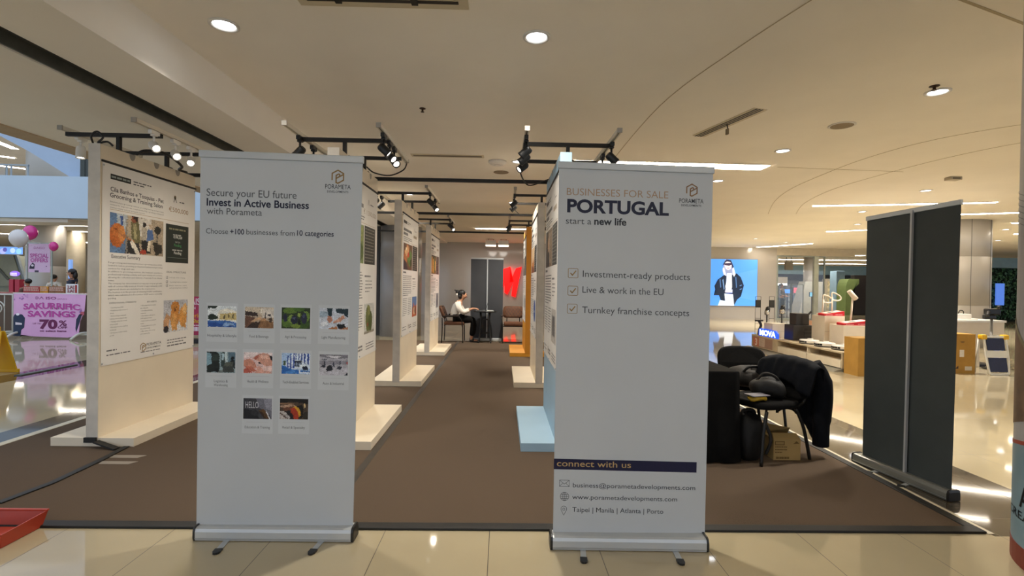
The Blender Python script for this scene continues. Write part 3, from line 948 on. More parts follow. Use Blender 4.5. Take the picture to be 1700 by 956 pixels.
panel(-3.28, 4.03, 5.25, M_BOARD, M_EDGE, 'cream free-standing display panel at far left, front row, with the pet salon poster')
panel(-1.37, 4.0, 5.22, M_BOARD, M_EDGE, 'cream free-standing display panel directly behind the left white banner')
panel(-1.37, 6.47, 7.75, M_BOARD, M_EDGE, 'cream free-standing display panel on the left of the aisle, middle row')
panel(-1.39, 9.24, 10.5, M_BOARD, M_EDGE, 'cream free-standing display panel on the left of the aisle, farthest row')
panel(0.50, 4.0, 5.22, M_BLUE, M_BLUE, 'light blue free-standing display panel directly behind the right white banner')
panel(0.50, 6.47, 7.75, M_BOARD, M_EDGE, 'cream free-standing display panel right of the aisle, between the blue and ochre ones')
panel(0.49, 9.24, 10.5, M_ORANGE, mat('ochre_edge', 'B9780F', 0.6), 'ochre yellow free-standing display panel right of the aisle at the far end')


def poster(label, side, xf, y0, y1, z0, z1, content):
    """printed sheet hung on a board face; side +1 faces right, -1 faces left"""
    t = thing('poster', label, 'poster', (xf, (y0 + y1) / 2, 0))
    W = y1 - y0

    def mp(s, v, d):
        return Vector((side * (0.0015 + d), (s - W / 2) * side, v))
    g = G()
    nu, nv = 10, 12
    random.seed(int(abs(xf * 100) + y0 * 10))
    vs = [[g.bm.verts.new(mp(W * i / nu, z0 + (z1 - z0) * j / nv, 0)) for i in range(nu + 1)] for j in range(nv + 1)]
    for j in range(nv):
        for i in range(nu):
            f = g.bm.faces.new((vs[j][i], vs[j][i + 1], vs[j + 1][i + 1], vs[j + 1][i]))
            f.material_index = g.mi(M_PAPER)
    sh = g.build('sheet', t)
    g = G()
    a, b = mp(-0.01, z1, 0.003), mp(W + 0.01, z1, 0.003)
    g.bar(a, b, 0.006, 0.018, M_TAPE)
    g.build('hanging_strip', t)
    for s_, v_ in ((0.012, z1 - 0.03), (W - 0.012, z1 - 0.03), (0.012, z0 + 0.02), (W - 0.012, z0 + 0.02), (W / 2, z0 + 0.02)):
        g = G()
        g.ell(mp(s_, v_, 0.003), (0.006, 0.008, 0.008), M_ALU, nu=8, nv=6)
        g.build('stud', t)
    content(sh, mp, W)
    return t


def greek(g, mp, x0, x1, ztop, n, pitch, h=0.009, m=None, d=0.0007, last=0.6):
    """rows of illegible small print"""
    m = m or ink('77777A')
    for k in range(n):
        x = x0
        end = x0 + (x1 - x0) * (last if k == n - 1 else random.uniform(0.93, 1))
        while x < end - 0.008:
            w = random.uniform(0.018, 0.06)
            g.rect(x, ztop - pitch * k - h, min(x + w, end), ztop - pitch * k, mp, d, m)
            x += w + 0.009


TXT = ink('37383C')
SOFT = ink('6C6D70')


def salon(sh, mp, W):
    d = 0.0007
    g = G()
    g.rect(0.083, 2.180, 0.307, 2.224, mp, d, ink('1D2324'))
    greek(g, mp, 0.092, 0.300, 2.210, 1, 0.02, 0.016, ink('8C9694'), 0.0011, 1)
    greek(g, mp, 0.335, 0.57, 2.213, 2, 0.022, 0.010, SOFT)
    g.text('Cila Banhos e Tosquias - Pet', 0.084, 2.082, 0.636, 0.036, mp, d, ink('30323C'), 0.012, 3)
    g.text('Grooming & Training Salon', 0.080, 2.032, 0.626, 0.036, mp, d, ink('30323C'), 0.012, 3)
    for k, s in enumerate(('Established pet grooming business, providing bathing and grooming', 'services for dogs and cats, complemented by a growing professional', 'training activity and pet transport services.')):
        g.text(s, 0.080, 1.990 - 0.0235 * k, 0.64 if k < 2 else 0.40, 0.0115, mp, d, SOFT, 0.0, 1)
    g.rect(0.08, 1.9305, 1.10, 1.9335, mp, d, ink('A88A5A'))
    g.build('title', sh)
    g = G()
    g.line(0.865, 2.115, 0.885, 2.17, 0.010, mp, d, ink('8C8C8C'))
    g.line(0.885, 2.17, 0.91, 2.115, 0.010, mp, d, ink('8C8C8C'))
    g.disc(0.885, 2.165, 0.016, 0.02, mp, d, ink('8A7A60'))
    greek(g, mp, 0.95, 1.03, 2.135, 1, 0.02, 0.012, SOFT, last=1)
    g.text('€500,000', 0.795, 2.021, 0.292, 0.042, mp, d, ink('9A7A58'), 0.0, 3)
    g.build('price', sh)
    g = G()
    pic(g, mp, 0.080, 1.577, 0.720, 1.908, 'B5A58E', [
        ('p', '5F7FA8', [(0, 0), (0.3, 0), (0.3, 1), (0, 1)]), ('r', 'B8C4CE', 0.12, 0.5, 0.3, 1.0), ('r', '3C5C9C', 0.18, 0.62, 0.22, 0.95), ('p', 'D8D4CC', [(0.5, 1), (0.75, 1), (0.75, 0.5), (0.5, 0.5)]),
        ('p', '2A2C30', [(0.25, 0), (0.55, 0), (0.5, 0.4), (0.3, 0.35)]), ('e', 'B5622A', 0.12, 0.45, 0.13, 0.30), ('e', 'C87436', 0.10, 0.58, 0.08, 0.15), ('e', '8C4A20', 0.1, 0.6, 0.02, 0.03), ('e', 'D08848', 0.2, 0.5, 0.06, 0.2),
        ('p', '6E6A48', [(0.36, 0.85), (0.5, 0.88), (0.55, 0.3), (0.38, 0.3)]), ('p', 'A8A078', [(0.4, 0.8), (0.46, 0.8), (0.47, 0.4), (0.42, 0.4)]), ('e', '8A5038', 0.42, 0.92, 0.05, 0.1), ('p', '241814', [(0.37, 1), (0.5, 1), (0.48, 0.86), (0.4, 0.95)]), ('p', 'B87848', [(0.15, 0.55), (0.42, 0.35), (0.44, 0.28), (0.18, 0.44)]), ('p', 'E2DCD0', [(0.38, 0.4), (0.5, 0.1), (0.54, 0.0), (0.46, 0.0), (0.34, 0.3)]),
        ('e', '1E1A18', 0.61, 0.82, 0.035, 0.08), ('p', 'B8B0A0', [(0.56, 0.75), (0.66, 0.75), (0.66, 0.4), (0.56, 0.4)]), ('p', '4F6FA6', [(0.67, 0.7), (0.77, 0.72), (0.8, 0.45), (0.66, 0.38)]), ('e', 'C8B49C', 0.74, 0.8, 0.035, 0.07), ('p', '1C1C20', [(0.56, 0.4), (0.72, 0.38), (0.74, 0.05), (0.56, 0.05)]), ('p', 'E6DCC8', [(0.7, 0.4), (0.74, 0.4), (0.72, 0.1), (0.66, 0.12)]),
        ('e', '22221E', 0.88, 0.72, 0.07, 0.12), ('p', '2E2A24', [(0.78, 0.4), (0.98, 0.3), (0.98, 0.1), (0.84, 0.0), (0.8, 0.2)]), ('r', '55524C', 0.86, 0.35, 0.88, 0.62), ('e', 'A83C28', 0.6, 0.08, 0.06, 0.06), ('r', '8C8478', 0.27, 0.0, 0.295, 0.9)], d, nx=72, ny=40)
    g.build('photo_print', sh)
    g = G()
    g.rect(0.755, 1.525, 1.095, 1.897, mp, d, ink('1B2724'))
    greek(g, mp, 0.80, 1.05, 1.862, 1, 0.02, 0.016, ink('8C8C70'), 0.0012, 1)
    greek(g, mp, 0.86, 0.99, 1.805, 1, 0.02, 0.012, ink('B0B4B0'), 0.0012, 1)
    g.text('€190,228', 0.865, 1.765, 0.13, 0.024, mp, 0.0012, ink('D8DCD8'), 0.02, 2)
    g.text('EBITDA', 0.893, 1.722, 0.075, 0.014, mp, 0.0012, ink('B0B4B0'), 0.01, 2)
    g.text('Pending', 0.875, 1.685, 0.11, 0.026, mp, 0.0012, ink('3E8A55'), 0.02, 2)
    greek(g, mp, 0.85, 1.0, 1.655, 1, 0.02, 0.012, ink('B0B4B0'), 0.0012, 1)
    g.text('Pending', 0.875, 1.610, 0.11, 0.026, mp, 0.0012, ink('D8DCD8'), 0.02, 2)
    g.rect(0.78, 1.572, 1.07, 1.575, mp, 0.0012, ink('7C8A80'))
    g.build('figures_box', sh)
    g = G()
    g.text('Executive Summary', 0.10, 1.532, 0.325, 0.030, mp, d, ink('30323C'), 0.004, 3)
    body = ['Pet grooming and training business operating since 2022,', 'located in Lisbon, providing professional bathing and grooming', 'services for dogs and cats.', 'In addition to grooming services, the business operates a', 'professional training activity and a pet transport service,', "allowing the collection and delivery of animals from clients'", 'homes.', 'The company has demonstrated strong year-on-year growth,', 'with all services fully invoiced. A total of approximately 2,400', 'registered clients are included in the transaction.', 'The business is in the process of obtaining DGAV certification,', 'which was submitted in December 2025 and is currently', 'pending.']
    for k, s in enumerate(body):
        w = 0.644 if len(s) > 52 else len(s) * 0.0108
        g.text(s, 0.068, 1.488 - 0.0247 * k, w, 0.0125, mp, d, ink('4A4A4E'), 0.0, 1)
    g.text('DEAL STRUCTURE', 0.772, 1.424, 0.29, 0.0165, mp, d, SOFT, 0.004, 2)
    for k, s in enumerate(('100% Sale of the company', 'Operating business included', 'Brand, client base, vehicle', 'and operating license included')):
        z = (1.372, 1.330, 1.295, 1.272)[k]
        g.text(s, 0.815, z, min(0.27, 0.0098 * len(s)), 0.0115, mp, d, SOFT, 0.0, 1)
        if k < 3:
            for a, b, c, e in ((0.768, z - .004, 0.79, z - .004), (0.768, z + .018, 0.79, z + .018), (0.768, z - .004, 0.768, z + .018), (0.79, z - .004, 0.79, z + .018), (0.772, z + .006, 0.778, z), (0.778, z, 0.79, z + .014)):
                g.line(a, b, c, e, 0.0028, mp, d, SOFT)
    g.text('OPERATIONAL STRENGTH', 0.080, 1.152, 0.30, 0.0125, mp, d, SOFT, 0.004, 2)
    g.text('KEY ASSETS', 0.515, 1.148, 0.12, 0.0125, mp, d, SOFT, 0.004, 2)
    left = ['• Operating since 2022', '• 4 employees (3 groomers + 1', '   driver)', '• Professional grooming and', '   bathing services (dogs & cats)', '• Training activity (theoretical', '   and practical)', '• Pet transport service (pick up', '   & delivery)', '• Strong year-on-year revenue', '   growth']
    right = ['• Fully equipped and renovated', '   grooming salon', '• Grooming and bathing', '   equipment', '• Client database with approx.', '   2,400 registered clients', '• Vehicle used for pet transport', '   service', '• Training platform (license) for', '   theoretical training', '• Office, kitchen, WC, storage', '   and reception area']
    for k, s in enumerate(left):
        g.text(s, 0.09, 1.115 - 0.0232 * k, None, 0.0105, mp, d, SOFT, 0.0, 1)
    for k, s in enumerate(right):
        g.text(s, 0.435, 1.118 - 0.0232 * k, None, 0.0105, mp, d, SOFT, 0.0, 1)
    g.build('body_text', sh)
    g = G()
    pic(g, mp, 0.735, 0.846, 1.094, 1.158, 'B9BCC4', [('p', 'D4D6DA', [(0, 0), (1, 0), (1, 0.3), (0, 0.2)]), ('p', 'C79A72', [(0, 0.1), (0.2, 0.15), (0.26, 0.5), (0.12, 0.6), (0, 0.4)]), ('e', 'C98A45', 0.45, 0.45, 0.18, 0.35), ('e', 'D9A25E', 0.42, 0.32, 0.13, 0.26), ('e', 'C5843C', 0.47, 0.76, 0.17, 0.20), ('e', 'D89A50', 0.8, 0.45, 0.17, 0.33), ('e', 'E2B678', 0.88, 0.7, 0.1, 0.18), ('r', 'D6A060', 0.33, 0.04, 0.42, 0.4), ('r', 'D09858', 0.47, 0.03, 0.55, 0.4), ('r', 'CC9252', 0.84, 0.08, 0.92, 0.4), ('p', '8A5424', [(0.36, 0.96), (0.4, 0.84), (0.33, 0.86)]), ('p', '8A5424', [(0.6, 0.94), (0.55, 0.84), (0.62, 0.86)]), ('e', '2A1A12', 0.41, 0.79, 0.018, 0.022), ('e', '2A1A12', 0.52, 0.79, 0.018, 0.022), ('e', '1A100C', 0.465, 0.73, 0.026, 0.022), ('e', '6A241C', 0.465, 0.66, 0.03, 0.04), ('e', '2C2C34', 0.1, 0.1, 0.1, 0.1)], d)
    g.build('dog_photo_print', sh)
    g = G()
    logo(g, mp, 0.470, 0.747, 0.075, 1.0, d, ink('9A7C4A'))
    g.text('PORAMETA', 0.515, 0.752, 0.19, 0.026, mp, d, INKB, 0.0, 2)
    g.text('DEVELOPMENTS', 0.515, 0.725, 0.18, 0.014, mp, d, INKB, 0.006, 2)
    greek(g, mp, 0.44, 0.70, 0.706, 1, 0.02, 0.007, SOFT, last=1)
    greek(g, mp, 0.057, 0.165, 0.772, 1, 0.02, 0.011, SOFT, last=1)
    greek(g, mp, 0.057, 0.33, 0.735, 1, 0.02, 0.009, SOFT, last=1)
    greek(g, mp, 0.79, 1.09, 0.775, 2, 0.026, 0.009, SOFT, last=0.8)
    greek(g, mp, 0.79, 1.09, 0.722, 1, 0.02, 0.012, SOFT, last=1)
    g.build('logo', sh)


poster('white poster headed Cila Banhos e Tosquias on the far left cream panel', 1, -3.232, 4.045, 5.245, 0.65, 2.31, salon)


def generic(photo_bg, photo, second_bg, second, price=None, box='2A2C28', seed=1, accent=None):
    def c(sh, mp, W):
        random.seed(seed)
        d = 0.0007
        g = G()
        g.rect(0.08, 2.165, 0.30, 2.205, mp, d, ink('26282A'))
        greek(g, mp, 0.33, 0.56, 2.20, 2, 0.022, 0.010, SOFT)
        greek(g, mp, 0.08, 0.66, 2.10, 2, 0.055, 0.036, ink('5A5C62'), last=0.5)
        greek(g, mp, 0.08, 0.72, 1.985, 3, 0.0235, 0.010, SOFT)
        g.rect(0.08, 1.92, W - 0.09, 1.923, mp, d, ink('A88A5A'))
        g.build('title', sh)
        g = G()
        g.line(0.70 * W, 2.115, 0.715 * W, 2.17, 0.009, mp, d, ink('8C8C8C'))
        g.line(0.715 * W, 2.17, 0.735 * W, 2.115, 0.009, mp, d, ink('8C8C8C'))
        greek(g, mp, 0.77 * W, 0.86 * W, 2.135, 1, 0.02, 0.012, SOFT, last=1)
        g.build('emblem', sh)
        g = G()
        if price:
            g.text(price, 0.57 * W, 2.016, 0.38 * W, 0.044, mp, d, ink('A08C78'), -0.01, 3)
        else:
            greek(g, mp, 0.66 * W, 0.88 * W, 2.06, 1, 0.02, 0.04, ink('B0A08A'), last=1)
        g.build('price', sh)
        g = G()
        pic(g, mp, 0.08, 1.54, 0.58 * W, 1.90, photo_bg, photo, d)
        g.build('photo_print', sh)
        g = G()
        g.rect(0.60 * W, 1.54, 0.93 * W, 1.905, mp, d, ink(box))
        greek(g, mp, 0.62 * W, 0.905 * W, 1.885, 11, 0.031, 0.010, ink('86867C'), 0.0012, 0.9)
        g.build('figures_box', sh)
        g = G()
        greek(g, mp, 0.08, 0.28, 1.515, 1, 0.02, 0.022, ink('3C3E46'), last=1)
        greek(g, mp, 0.075, 0.57 * W, 1.46, 11, 0.0265, 0.010, ink('6A6A6C'))
        greek(g, mp, 0.62 * W, 0.80 * W, 1.43, 1, 0.02, 0.016, SOFT, last=1)
        greek(g, mp, 0.64 * W, 0.86 * W, 1.38, 4, 0.034, 0.009, ink('77777A'))
        greek(g, mp, 0.08, 0.31 * W, 1.15, 10, 0.025, 0.009, ink('77777A'))
        greek(g, mp, 0.36 * W, 0.57 * W, 1.15, 10, 0.025, 0.009, ink('77777A'))
        g.build('body_text', sh)
        g = G()
        pic(g, mp, 0.62 * W, 0.86, 0.93 * W, 1.155, second_bg, second, d)
        g.build('small_photo_print', sh)
        g = G()
        logo(g, mp, 0.40 * W, 0.745, 0.07, 1.0, d, ink('7A6A50'))
        greek(g, mp, 0.44 * W, 0.58 * W, 0.765, 2, 0.03, 0.018, SOFT, last=1)
        greek(g, mp, 0.06, 0.28 * W, 0.765, 2, 0.035, 0.010, SOFT, last=0.9)
        greek(g, mp, 0.68 * W, 0.93 * W, 0.765, 3, 0.026, 0.010, SOFT, last=1)
        g.build('logo', sh)
        if accent:
            g = G()
            g.disc(0.75 * W, 1.0, 0.13 * W, 0.15, mp, 0.0035, ink(accent))
            greek(g, mp, 0.69 * W, 0.81 * W, 1.01, 1, 0.02, 0.03, ink('C8D0E0'), 0.0045, 1)
            g.build('seal', sh)
    return c


VINE = [('e', '6F7F3E', 0.3, 0.7, 0.3, 0.25), ('e', '4A5C28', 0.7, 0.3, 0.3, 0.25), ('e', '8C9450', 0.8, 0.75, 0.18, 0.2), ('e', '2E3B1C', 0.25, 0.25, 0.22, 0.2), ('e', '7C4A34', 0.5, 0.5, 0.1, 0.12)]
HERB = [('e', '66703C', 0.4, 0.5, 0.26, 0.45), ('e', '4C5A2A', 0.6, 0.4, 0.2, 0.35), ('e', '8A8C54', 0.45, 0.75, 0.12, 0.16), ('e', '8A4034', 0.35, 0.3, 0.06, 0.08), ('r', '8A8478', 0.0, 0.0, 1.0, 0.08)]
poster('white poster with a dark grey box and a greenery photo behind the left white banner', 1, -1.322, 4.03, 5.21, 0.65, 2.29, generic('7C8A58', VINE, 'C8CAC6', HERB, '€ 1,500,000', '2E2F2C', 3))
FOOD = [('p', 'B06A3C', [(0, 0.5), (0.4, 1), (0.7, 0.9), (0.3, 0.2)]), ('p', 'D8A878', [(0.1, 0.7), (0.5, 0.95), (0.6, 0.7), (0.3, 0.5)]), ('p', '5C7A38', [(0.4, 0.4), (0.8, 0.8), (1, 0.6), (0.7, 0.1)]), ('p', '3A2C34', [(0, 0), (0.5, 0), (0.3, 0.3), (0, 0.4)]), ('e', 'C23A24', 0.55, 0.6, 0.1, 0.1), ('e', '2A3A1C', 0.85, 0.3, 0.12, 0.16), ('e', 'E8D8B8', 0.3, 0.8, 0.08, 0.06)]
TOWN = [('r', '5A7CB0', 0, 0.5, 1, 1), ('p', 'B85A34', [(0, 0), (0.3, 0.7), (0.6, 0.5), (1, 0.6), (1, 0)]), ('r', 'D8C0A0', 0.3, 0.1, 0.6, 0.45), ('e', '6A3A24', 0.7, 0.3, 0.16, 0.2)]
poster('white wrinkled poster with a food photo on the left middle-row cream panel', 1, -1.322, 6.52, 7.74, 0.64, 2.29, generic('6A4A34', FOOD, '8A6A5A', TOWN, None, '2C2C2C', 5))
BAR = [('r', 'C98A34', 0.05, 0.1, 0.25, 0.9), ('r', 'D8A448', 0.3, 0.05, 0.5, 0.8), ('r', '5A6A34', 0.55, 0.1, 0.7, 0.95), ('r', 'E0B860', 0.74, 0.2, 0.92, 0.7), ('e', '3A2A1C', 0.4, 0.9, 0.1, 0.1), ('r', '2E241C', 0, 0.92, 1, 1)]
poster('white poster with an amber photo on the farthest left cream panel', 1, -1.342, 9.26, 10.49, 0.64, 2.28, generic('7A5A34', BAR, '8A8C94', [('e', '2C2C34', 0.5, 0.5, 0.2, 0.4), ('e', '6A6A74', 0.6, 0.7, 0.2, 0.2)], None, '4A2A2A', 8))
SHOP = [('p', '3A2C24', [(0, 0), (0.3, 0), (0.4, 1), (0, 1)]), ('r', 'A8927A', 0.5, 0.1, 0.9, 0.9), ('e', 'C8A484', 0.45, 0.6, 0.12, 0.2), ('p', '2A2A30', [(0.35, 0.4), (0.6, 0.4), (0.62, 0), (0.32, 0)]), ('r', '5A4A3A', 0.75, 0.2, 0.8, 0.8)]
poster('white poster with narrow photos on the light blue panel', -1, 0.452, 4.02, 5.21, 0.66, 2.30, generic('8A745E', SHOP, 'B8B4AE', [('r', '5A5A5E', 0.2, 0.2, 0.8, 0.8)], None, '3A3C3E', 11))
DESS = [('e', 'C88A4A', 0.4, 0.4, 0.3, 0.3), ('e', 'E8C8A0', 0.5, 0.6, 0.2, 0.2), ('p', '8A4A24', [(0, 0), (1, 0), (1, 0.2), (0, 0.3)]), ('e', 'B86A34', 0.75, 0.35, 0.16, 0.2)]
poster('white poster with a round blue seal on the cream panel right of the aisle', -1, 0.452, 6.50, 7.74, 0.64, 2.30, generic('D8B890', DESS, 'C8CCD4', [('r', '9AA4B8', 0.2, 0.2, 0.8, 0.8)], None, '22262C', 14, '2C56A8'))
poster('white poster on the ochre panel at the far end', -1, 0.442, 9.26, 10.49, 0.64, 2.28, generic('8A8078', SHOP, 'B8B4AE', [('r', '5A5A5E', 0.2, 0.2, 0.8, 0.8)], None, '2A2C30', 17))
# ---------------------------------------------------------------- light frames, tracks and spotlights over the panels


def light_frame(cx, ya, yb, z, label, left=0.36):
    """two crossbars carried by short posts fixed to the panel top"""
    t = thing('light_frame', label, 'light frame', (cx, (ya + yb) / 2, 2.44), 0, 'black steel frames over the display panels')
    for y in (ya, yb):
        yy = y - (ya + yb) / 2
        g = G()
        g.bar((-left, yy, z - 2.44), (0.36, yy, z - 2.44), 0.028, 0.032, M_STEEL)
        g.build('crossbar', t)
        g = G()
        g.bar((0, yy, 0.008), (0, yy, z - 2.44 - 0.016), 0.03, 0.03, M_STEEL)
        g.box((-0.045, yy - 0.02, 0.002), (0.045, yy + 0.02, 0.008), M_STEEL)
        g.build('post', t)
    return t


def track(x, y0, y1, z, m, label):
    t = thing('lighting_track', label, 'lighting track', (x, y0, z), 0, 'lighting tracks over the display panels')
    L = y1 - y0
    g = G()
    w, h, k = 0.018, 0.016, 0.006
    pr = [(-w, h), (-w, -h), (-k, -h), (-k, h * 0.3), (k, h * 0.3), (k, -h), (w, -h), (w, h)]
    g.rings([[Vector((a, yy, b)) for a, b in pr] for yy in (0, L)], m, smooth=False)
    g.build('profile', t, recalc=True)
    for yy, e in ((0, -1), (L, 1)):
        g = G()
        a, b = sorted((yy, yy + e * 0.012))
        g.box((-w - 0.002, a, -h - 0.003), (w + 0.002, b, h + 0.002), mat('track_end_cap', '9A948A', 0.5))
        g.build('end_cap', t)
    return t


PI2 = math.pi * 2


def spot(x, y, z, aim, m, label, lit=True, power=None, big=1.0):
    """track spotlight hanging under a track at z, aimed along aim"""
    t = thing('track_spotlight', label, 'spotlight', (x, y, z - 0.019), 0, 'track spotlights over the display panels')
    a = Vector(aim).normalized()
    g = G()
    g.box((-0.016, -0.05, -0.034), (0.016, 0.05, -0.001), m, 0.004)
    g.box((-0.019, -0.02, -0.046), (0.019, 0.02, -0.034), m, 0.003)
    g.build('adapter', t)
    g = G()
    g.cyl((0, 0, -0.046), (0, 0, -0.105), 0.009, m, n=10)
    g.build('stem', t)
    c = Vector((0, 0, -0.125))
    r = 0.037 * big
    g = G()
    g.prof(c - a * 0.045, a, [(r * 0.7, 0), (r * 0.92, 0.010), (r, 0.025), (r, 0.088), (r * 1.04, 0.092), (r * 1.04, 0.106), (r * 0.84, 0.106), (r * 0.74, 0.094)], m, 20)
    h = g.build('lamp_housing', t)
    g = G()
    p = c + a * 0.0505
    g.cyl(p, p + a * 0.003, r * 0.74, M_LAMP if lit else M_CHROME, n=20)
    g.build('lens', h)
    if lit:
        d = bpy.data.lights.new('spot_beam', 'SPOT')
        d.energy = power or TRACK_W
        d.color = (1.0, 0.88, 0.72)
        d.spot_size = R(75)
        d.spot_blend = 0.7
        d.shadow_soft_size = 0.03
        o = bpy.data.objects.new('spot_beam', d)
        COL.objects.link(o)
        o.parent = t
        o.location = c + a * 0.10
        o.rotation_euler = a.to_track_quat('-Z', 'Y').to_euler()
    return t


ZB, ZT = 2.58, 2.612
spec = [
    # cx, ya, yb, panel words, track material, left spots y, right spots y, spot colour
    (-3.28, 4.28, 4.88, 'the far-left front panel', M_RAIL, [4.40], [4.17, 4.44, 4.66], mat('white_spot', 'E4E0D8', 0.35)),
    (-1.37, 4.28, 4.88, 'the panel behind the left white banner', M_RAIL, [4.25, 4.55], [4.12, 4.34, 4.52], M_BLACKP),
    (-1.37, 6.75, 7.45, 'the middle-row left panel', M_RAIL, [6.78, 7.1], [6.75, 7.28], M_BLACKP),
    (-1.39, 9.5, 10.15, 'the farthest left panel', M_RAIL, [9.75], [9.5, 9.95], M_BLACKP),
    (0.55, 4.28, 4.88, 'the light blue panel', M_RAIL, [4.10, 4.32, 4.62], [4.24, 4.62], M_BLACKP),
    (0.52, 6.75, 7.45, 'the cream panel right of the aisle', M_RAIL, [6.75, 7.15], [7.0], M_BLACKP),
    (0.49, 9.5, 10.15, 'the ochre panel', M_RAIL, [9.5, 9.95], [9.8], M_BLACKP)]
ORD = ('nearest', 'second', 'third')
for cx, ya, yb, words, tm, ls, rs, sm in spec:
    light_frame(cx, ya, yb, ZB, 'black steel light frame above ' + words, 0.44 if sm is not M_BLACKP else 0.36)
    y0, y1 = ya - 0.33, yb + 0.22
    xl = cx - 0.42 if sm is not M_BLACKP else cx - 0.37
    track(xl, y0 if sm is M_BLACKP else 4.2, y1, ZT, tm, 'pale lighting track, left one over ' + words)
    track(cx + 0.37, y0, y1, ZT, tm, 'pale lighting track, right one over ' + words)
    col = 'white' if sm is not M_BLACKP else 'black'
    left_panel = cx < 0
    for side, ys in ((-1, ls), (1, rs)):
        for k, y in enumerate(ys):
            lab = f'{col} track spotlight, {ORD[k]} on the {"left" if side < 0 else "right"} track over {words}' if len(ys) > 1 else f'{col} track spotlight alone on the {"left" if side < 0 else "right"} track over {words}'
            last = k == len(ys) - 1
            aim = (side * 0.72, (0.1, -0.35, -0.35)[k] if side > 0 else (0.2, 0.1, -0.3)[k], -0.62)
            if sm is not M_BLACKP:
                aim = (0.05, -0.1, -1) if side < 0 else ((0.66, -0.45, -0.5), (0.6, -0.55, -0.5), (0.35, -0.7, -0.6))[k]
            elif last and side > 0 and cx < 0:
                aim = (0.5, -0.55, -0.6)
            spot(xl if side < 0 else cx + 0.37, y, ZT, aim, sm, lab, True, None, 0.95)

for y, wd, x0 in ((5.215, 'front', -3.3), (7.745, 'middle', -3.3), (10.495, 'far', -3.3)):
    g = G()
    yo = y + 0.022
    g.bar((x0, yo, 2.452), (0.6, yo, 2.452), 0.035, 0.035, M_STEEL)
    tag(g.build('tie_bar'), f'long black tie bar across the aisle, joining the {wd} row of panel tops', 'bar', 'tie bars across the aisle')


def cable(name, pts, r, label, m=None):
    g = G()
    g.tube(smooth([tuple(p) for p in pts]) if False else catmull(pts), r, m or M_BLACKP, 6)
    return tag(g.build(name), label, 'cable')


def catmull(pts, n=6):
    pts = [Vector(p) for p in pts]
    out = []
    for i in range(len(pts) - 1):
        a, b, c, d = pts[max(i - 1, 0)], pts[i], pts[i + 1], pts[min(i + 2, len(pts) - 1)]
        for k in range(n):
            t = k / n
            out.append(0.5 * (2 * b + (c - a) * t + (2 * a - 5 * b + 4 * c - d) * t * t + (3 * b - a - 3 * c + d) * t ** 3))
    return out + [pts[-1]]


cable('power_cable', [(-3.31, 4.05, 2.448), (-3.30, 4.02, 2.50), (-3.27, 4.04, 2.54), (-3.24, 4.06, 2.50), (-3.27, 4.05, 2.452), (-3.22, 4.08, 2.47), (-3.19, 4.1, 2.44)], 0.008, 'black cable coiled on the near top corner of the far-left panel')
cable('power_cable', [(-3.24, 4.42, 2.455), (-3.18, 4.46, 2.50), (-3.1, 4.6, 2.51), (-3.12, 4.85, 2.46), (-3.24, 5.0, 2.455), (-3.26, 5.15, 2.46)], 0.013, 'thick black cable looping along the far-left panel top')
cable('power_cable', [(-1.0, 5.10, 2.585), (-1.02, 5.02, 2.50), (-1.15, 5.0, 2.44), (-1.30, 4.98, 2.46), (-1.36, 4.90, 2.50), (-1.37, 4.80, 2.455)], 0.007, 'thin black cable sagging from the track end near the left banner')
cable('power_cable', [(0.18, 5.1, 2.59), (0.17, 5.0, 2.48), (0.25, 5.05, 2.38), (0.40, 5.15, 2.44), (0.46, 5.1, 2.455)], 0.007, 'thin black cable hanging from the track over the light blue panel')
cable('power_cable', [(0.15, 7.66, 2.59), (0.18, 7.6, 2.5), (0.30, 7.66, 2.43), (0.46, 7.7, 2.455)], 0.006, 'thin black cable hanging beside the cream panel right of the aisle')

# ---------------------------------------------------------------- ceiling fittings


def downlight(x, y, r, label, z=3.12, power=None):
    t = thing('downlight', label, 'downlight', (x, y, z), 0, 'round downlights in the ceiling')
    g = G()
    g.prof((0, 0, 0.0), (0, 0, -1), [(r * 0.80, -0.0), (r * 1.15, 0.0), (r * 1.15, 0.008), (r * 1.0, 0.014), (r * 0.86, 0.008), (r * 0.80, 0.0)], M_WHITE, 28, caps=False)
    g.build('trim_ring', t)
    g = G()
    g.cyl((0, 0, -0.0025), (0, 0, -0.001), r * 0.86, M_LAMPW, n=28)
    g.build('lens', t)
    d = bpy.data.lights.new('downlight_beam', 'SPOT')
    d.energy = power or DOWNLIGHT_W
    d.color = (1.0, 0.94, 0.84)
    d.spot_size = R(122)
    d.spot_blend = 1.0
    d.shadow_soft_size = 0.08
    o = bpy.data.objects.new('downlight_beam', d)
    COL.objects.link(o)
    o.parent = t
    o.location = (0, 0, -0.04)
    return t


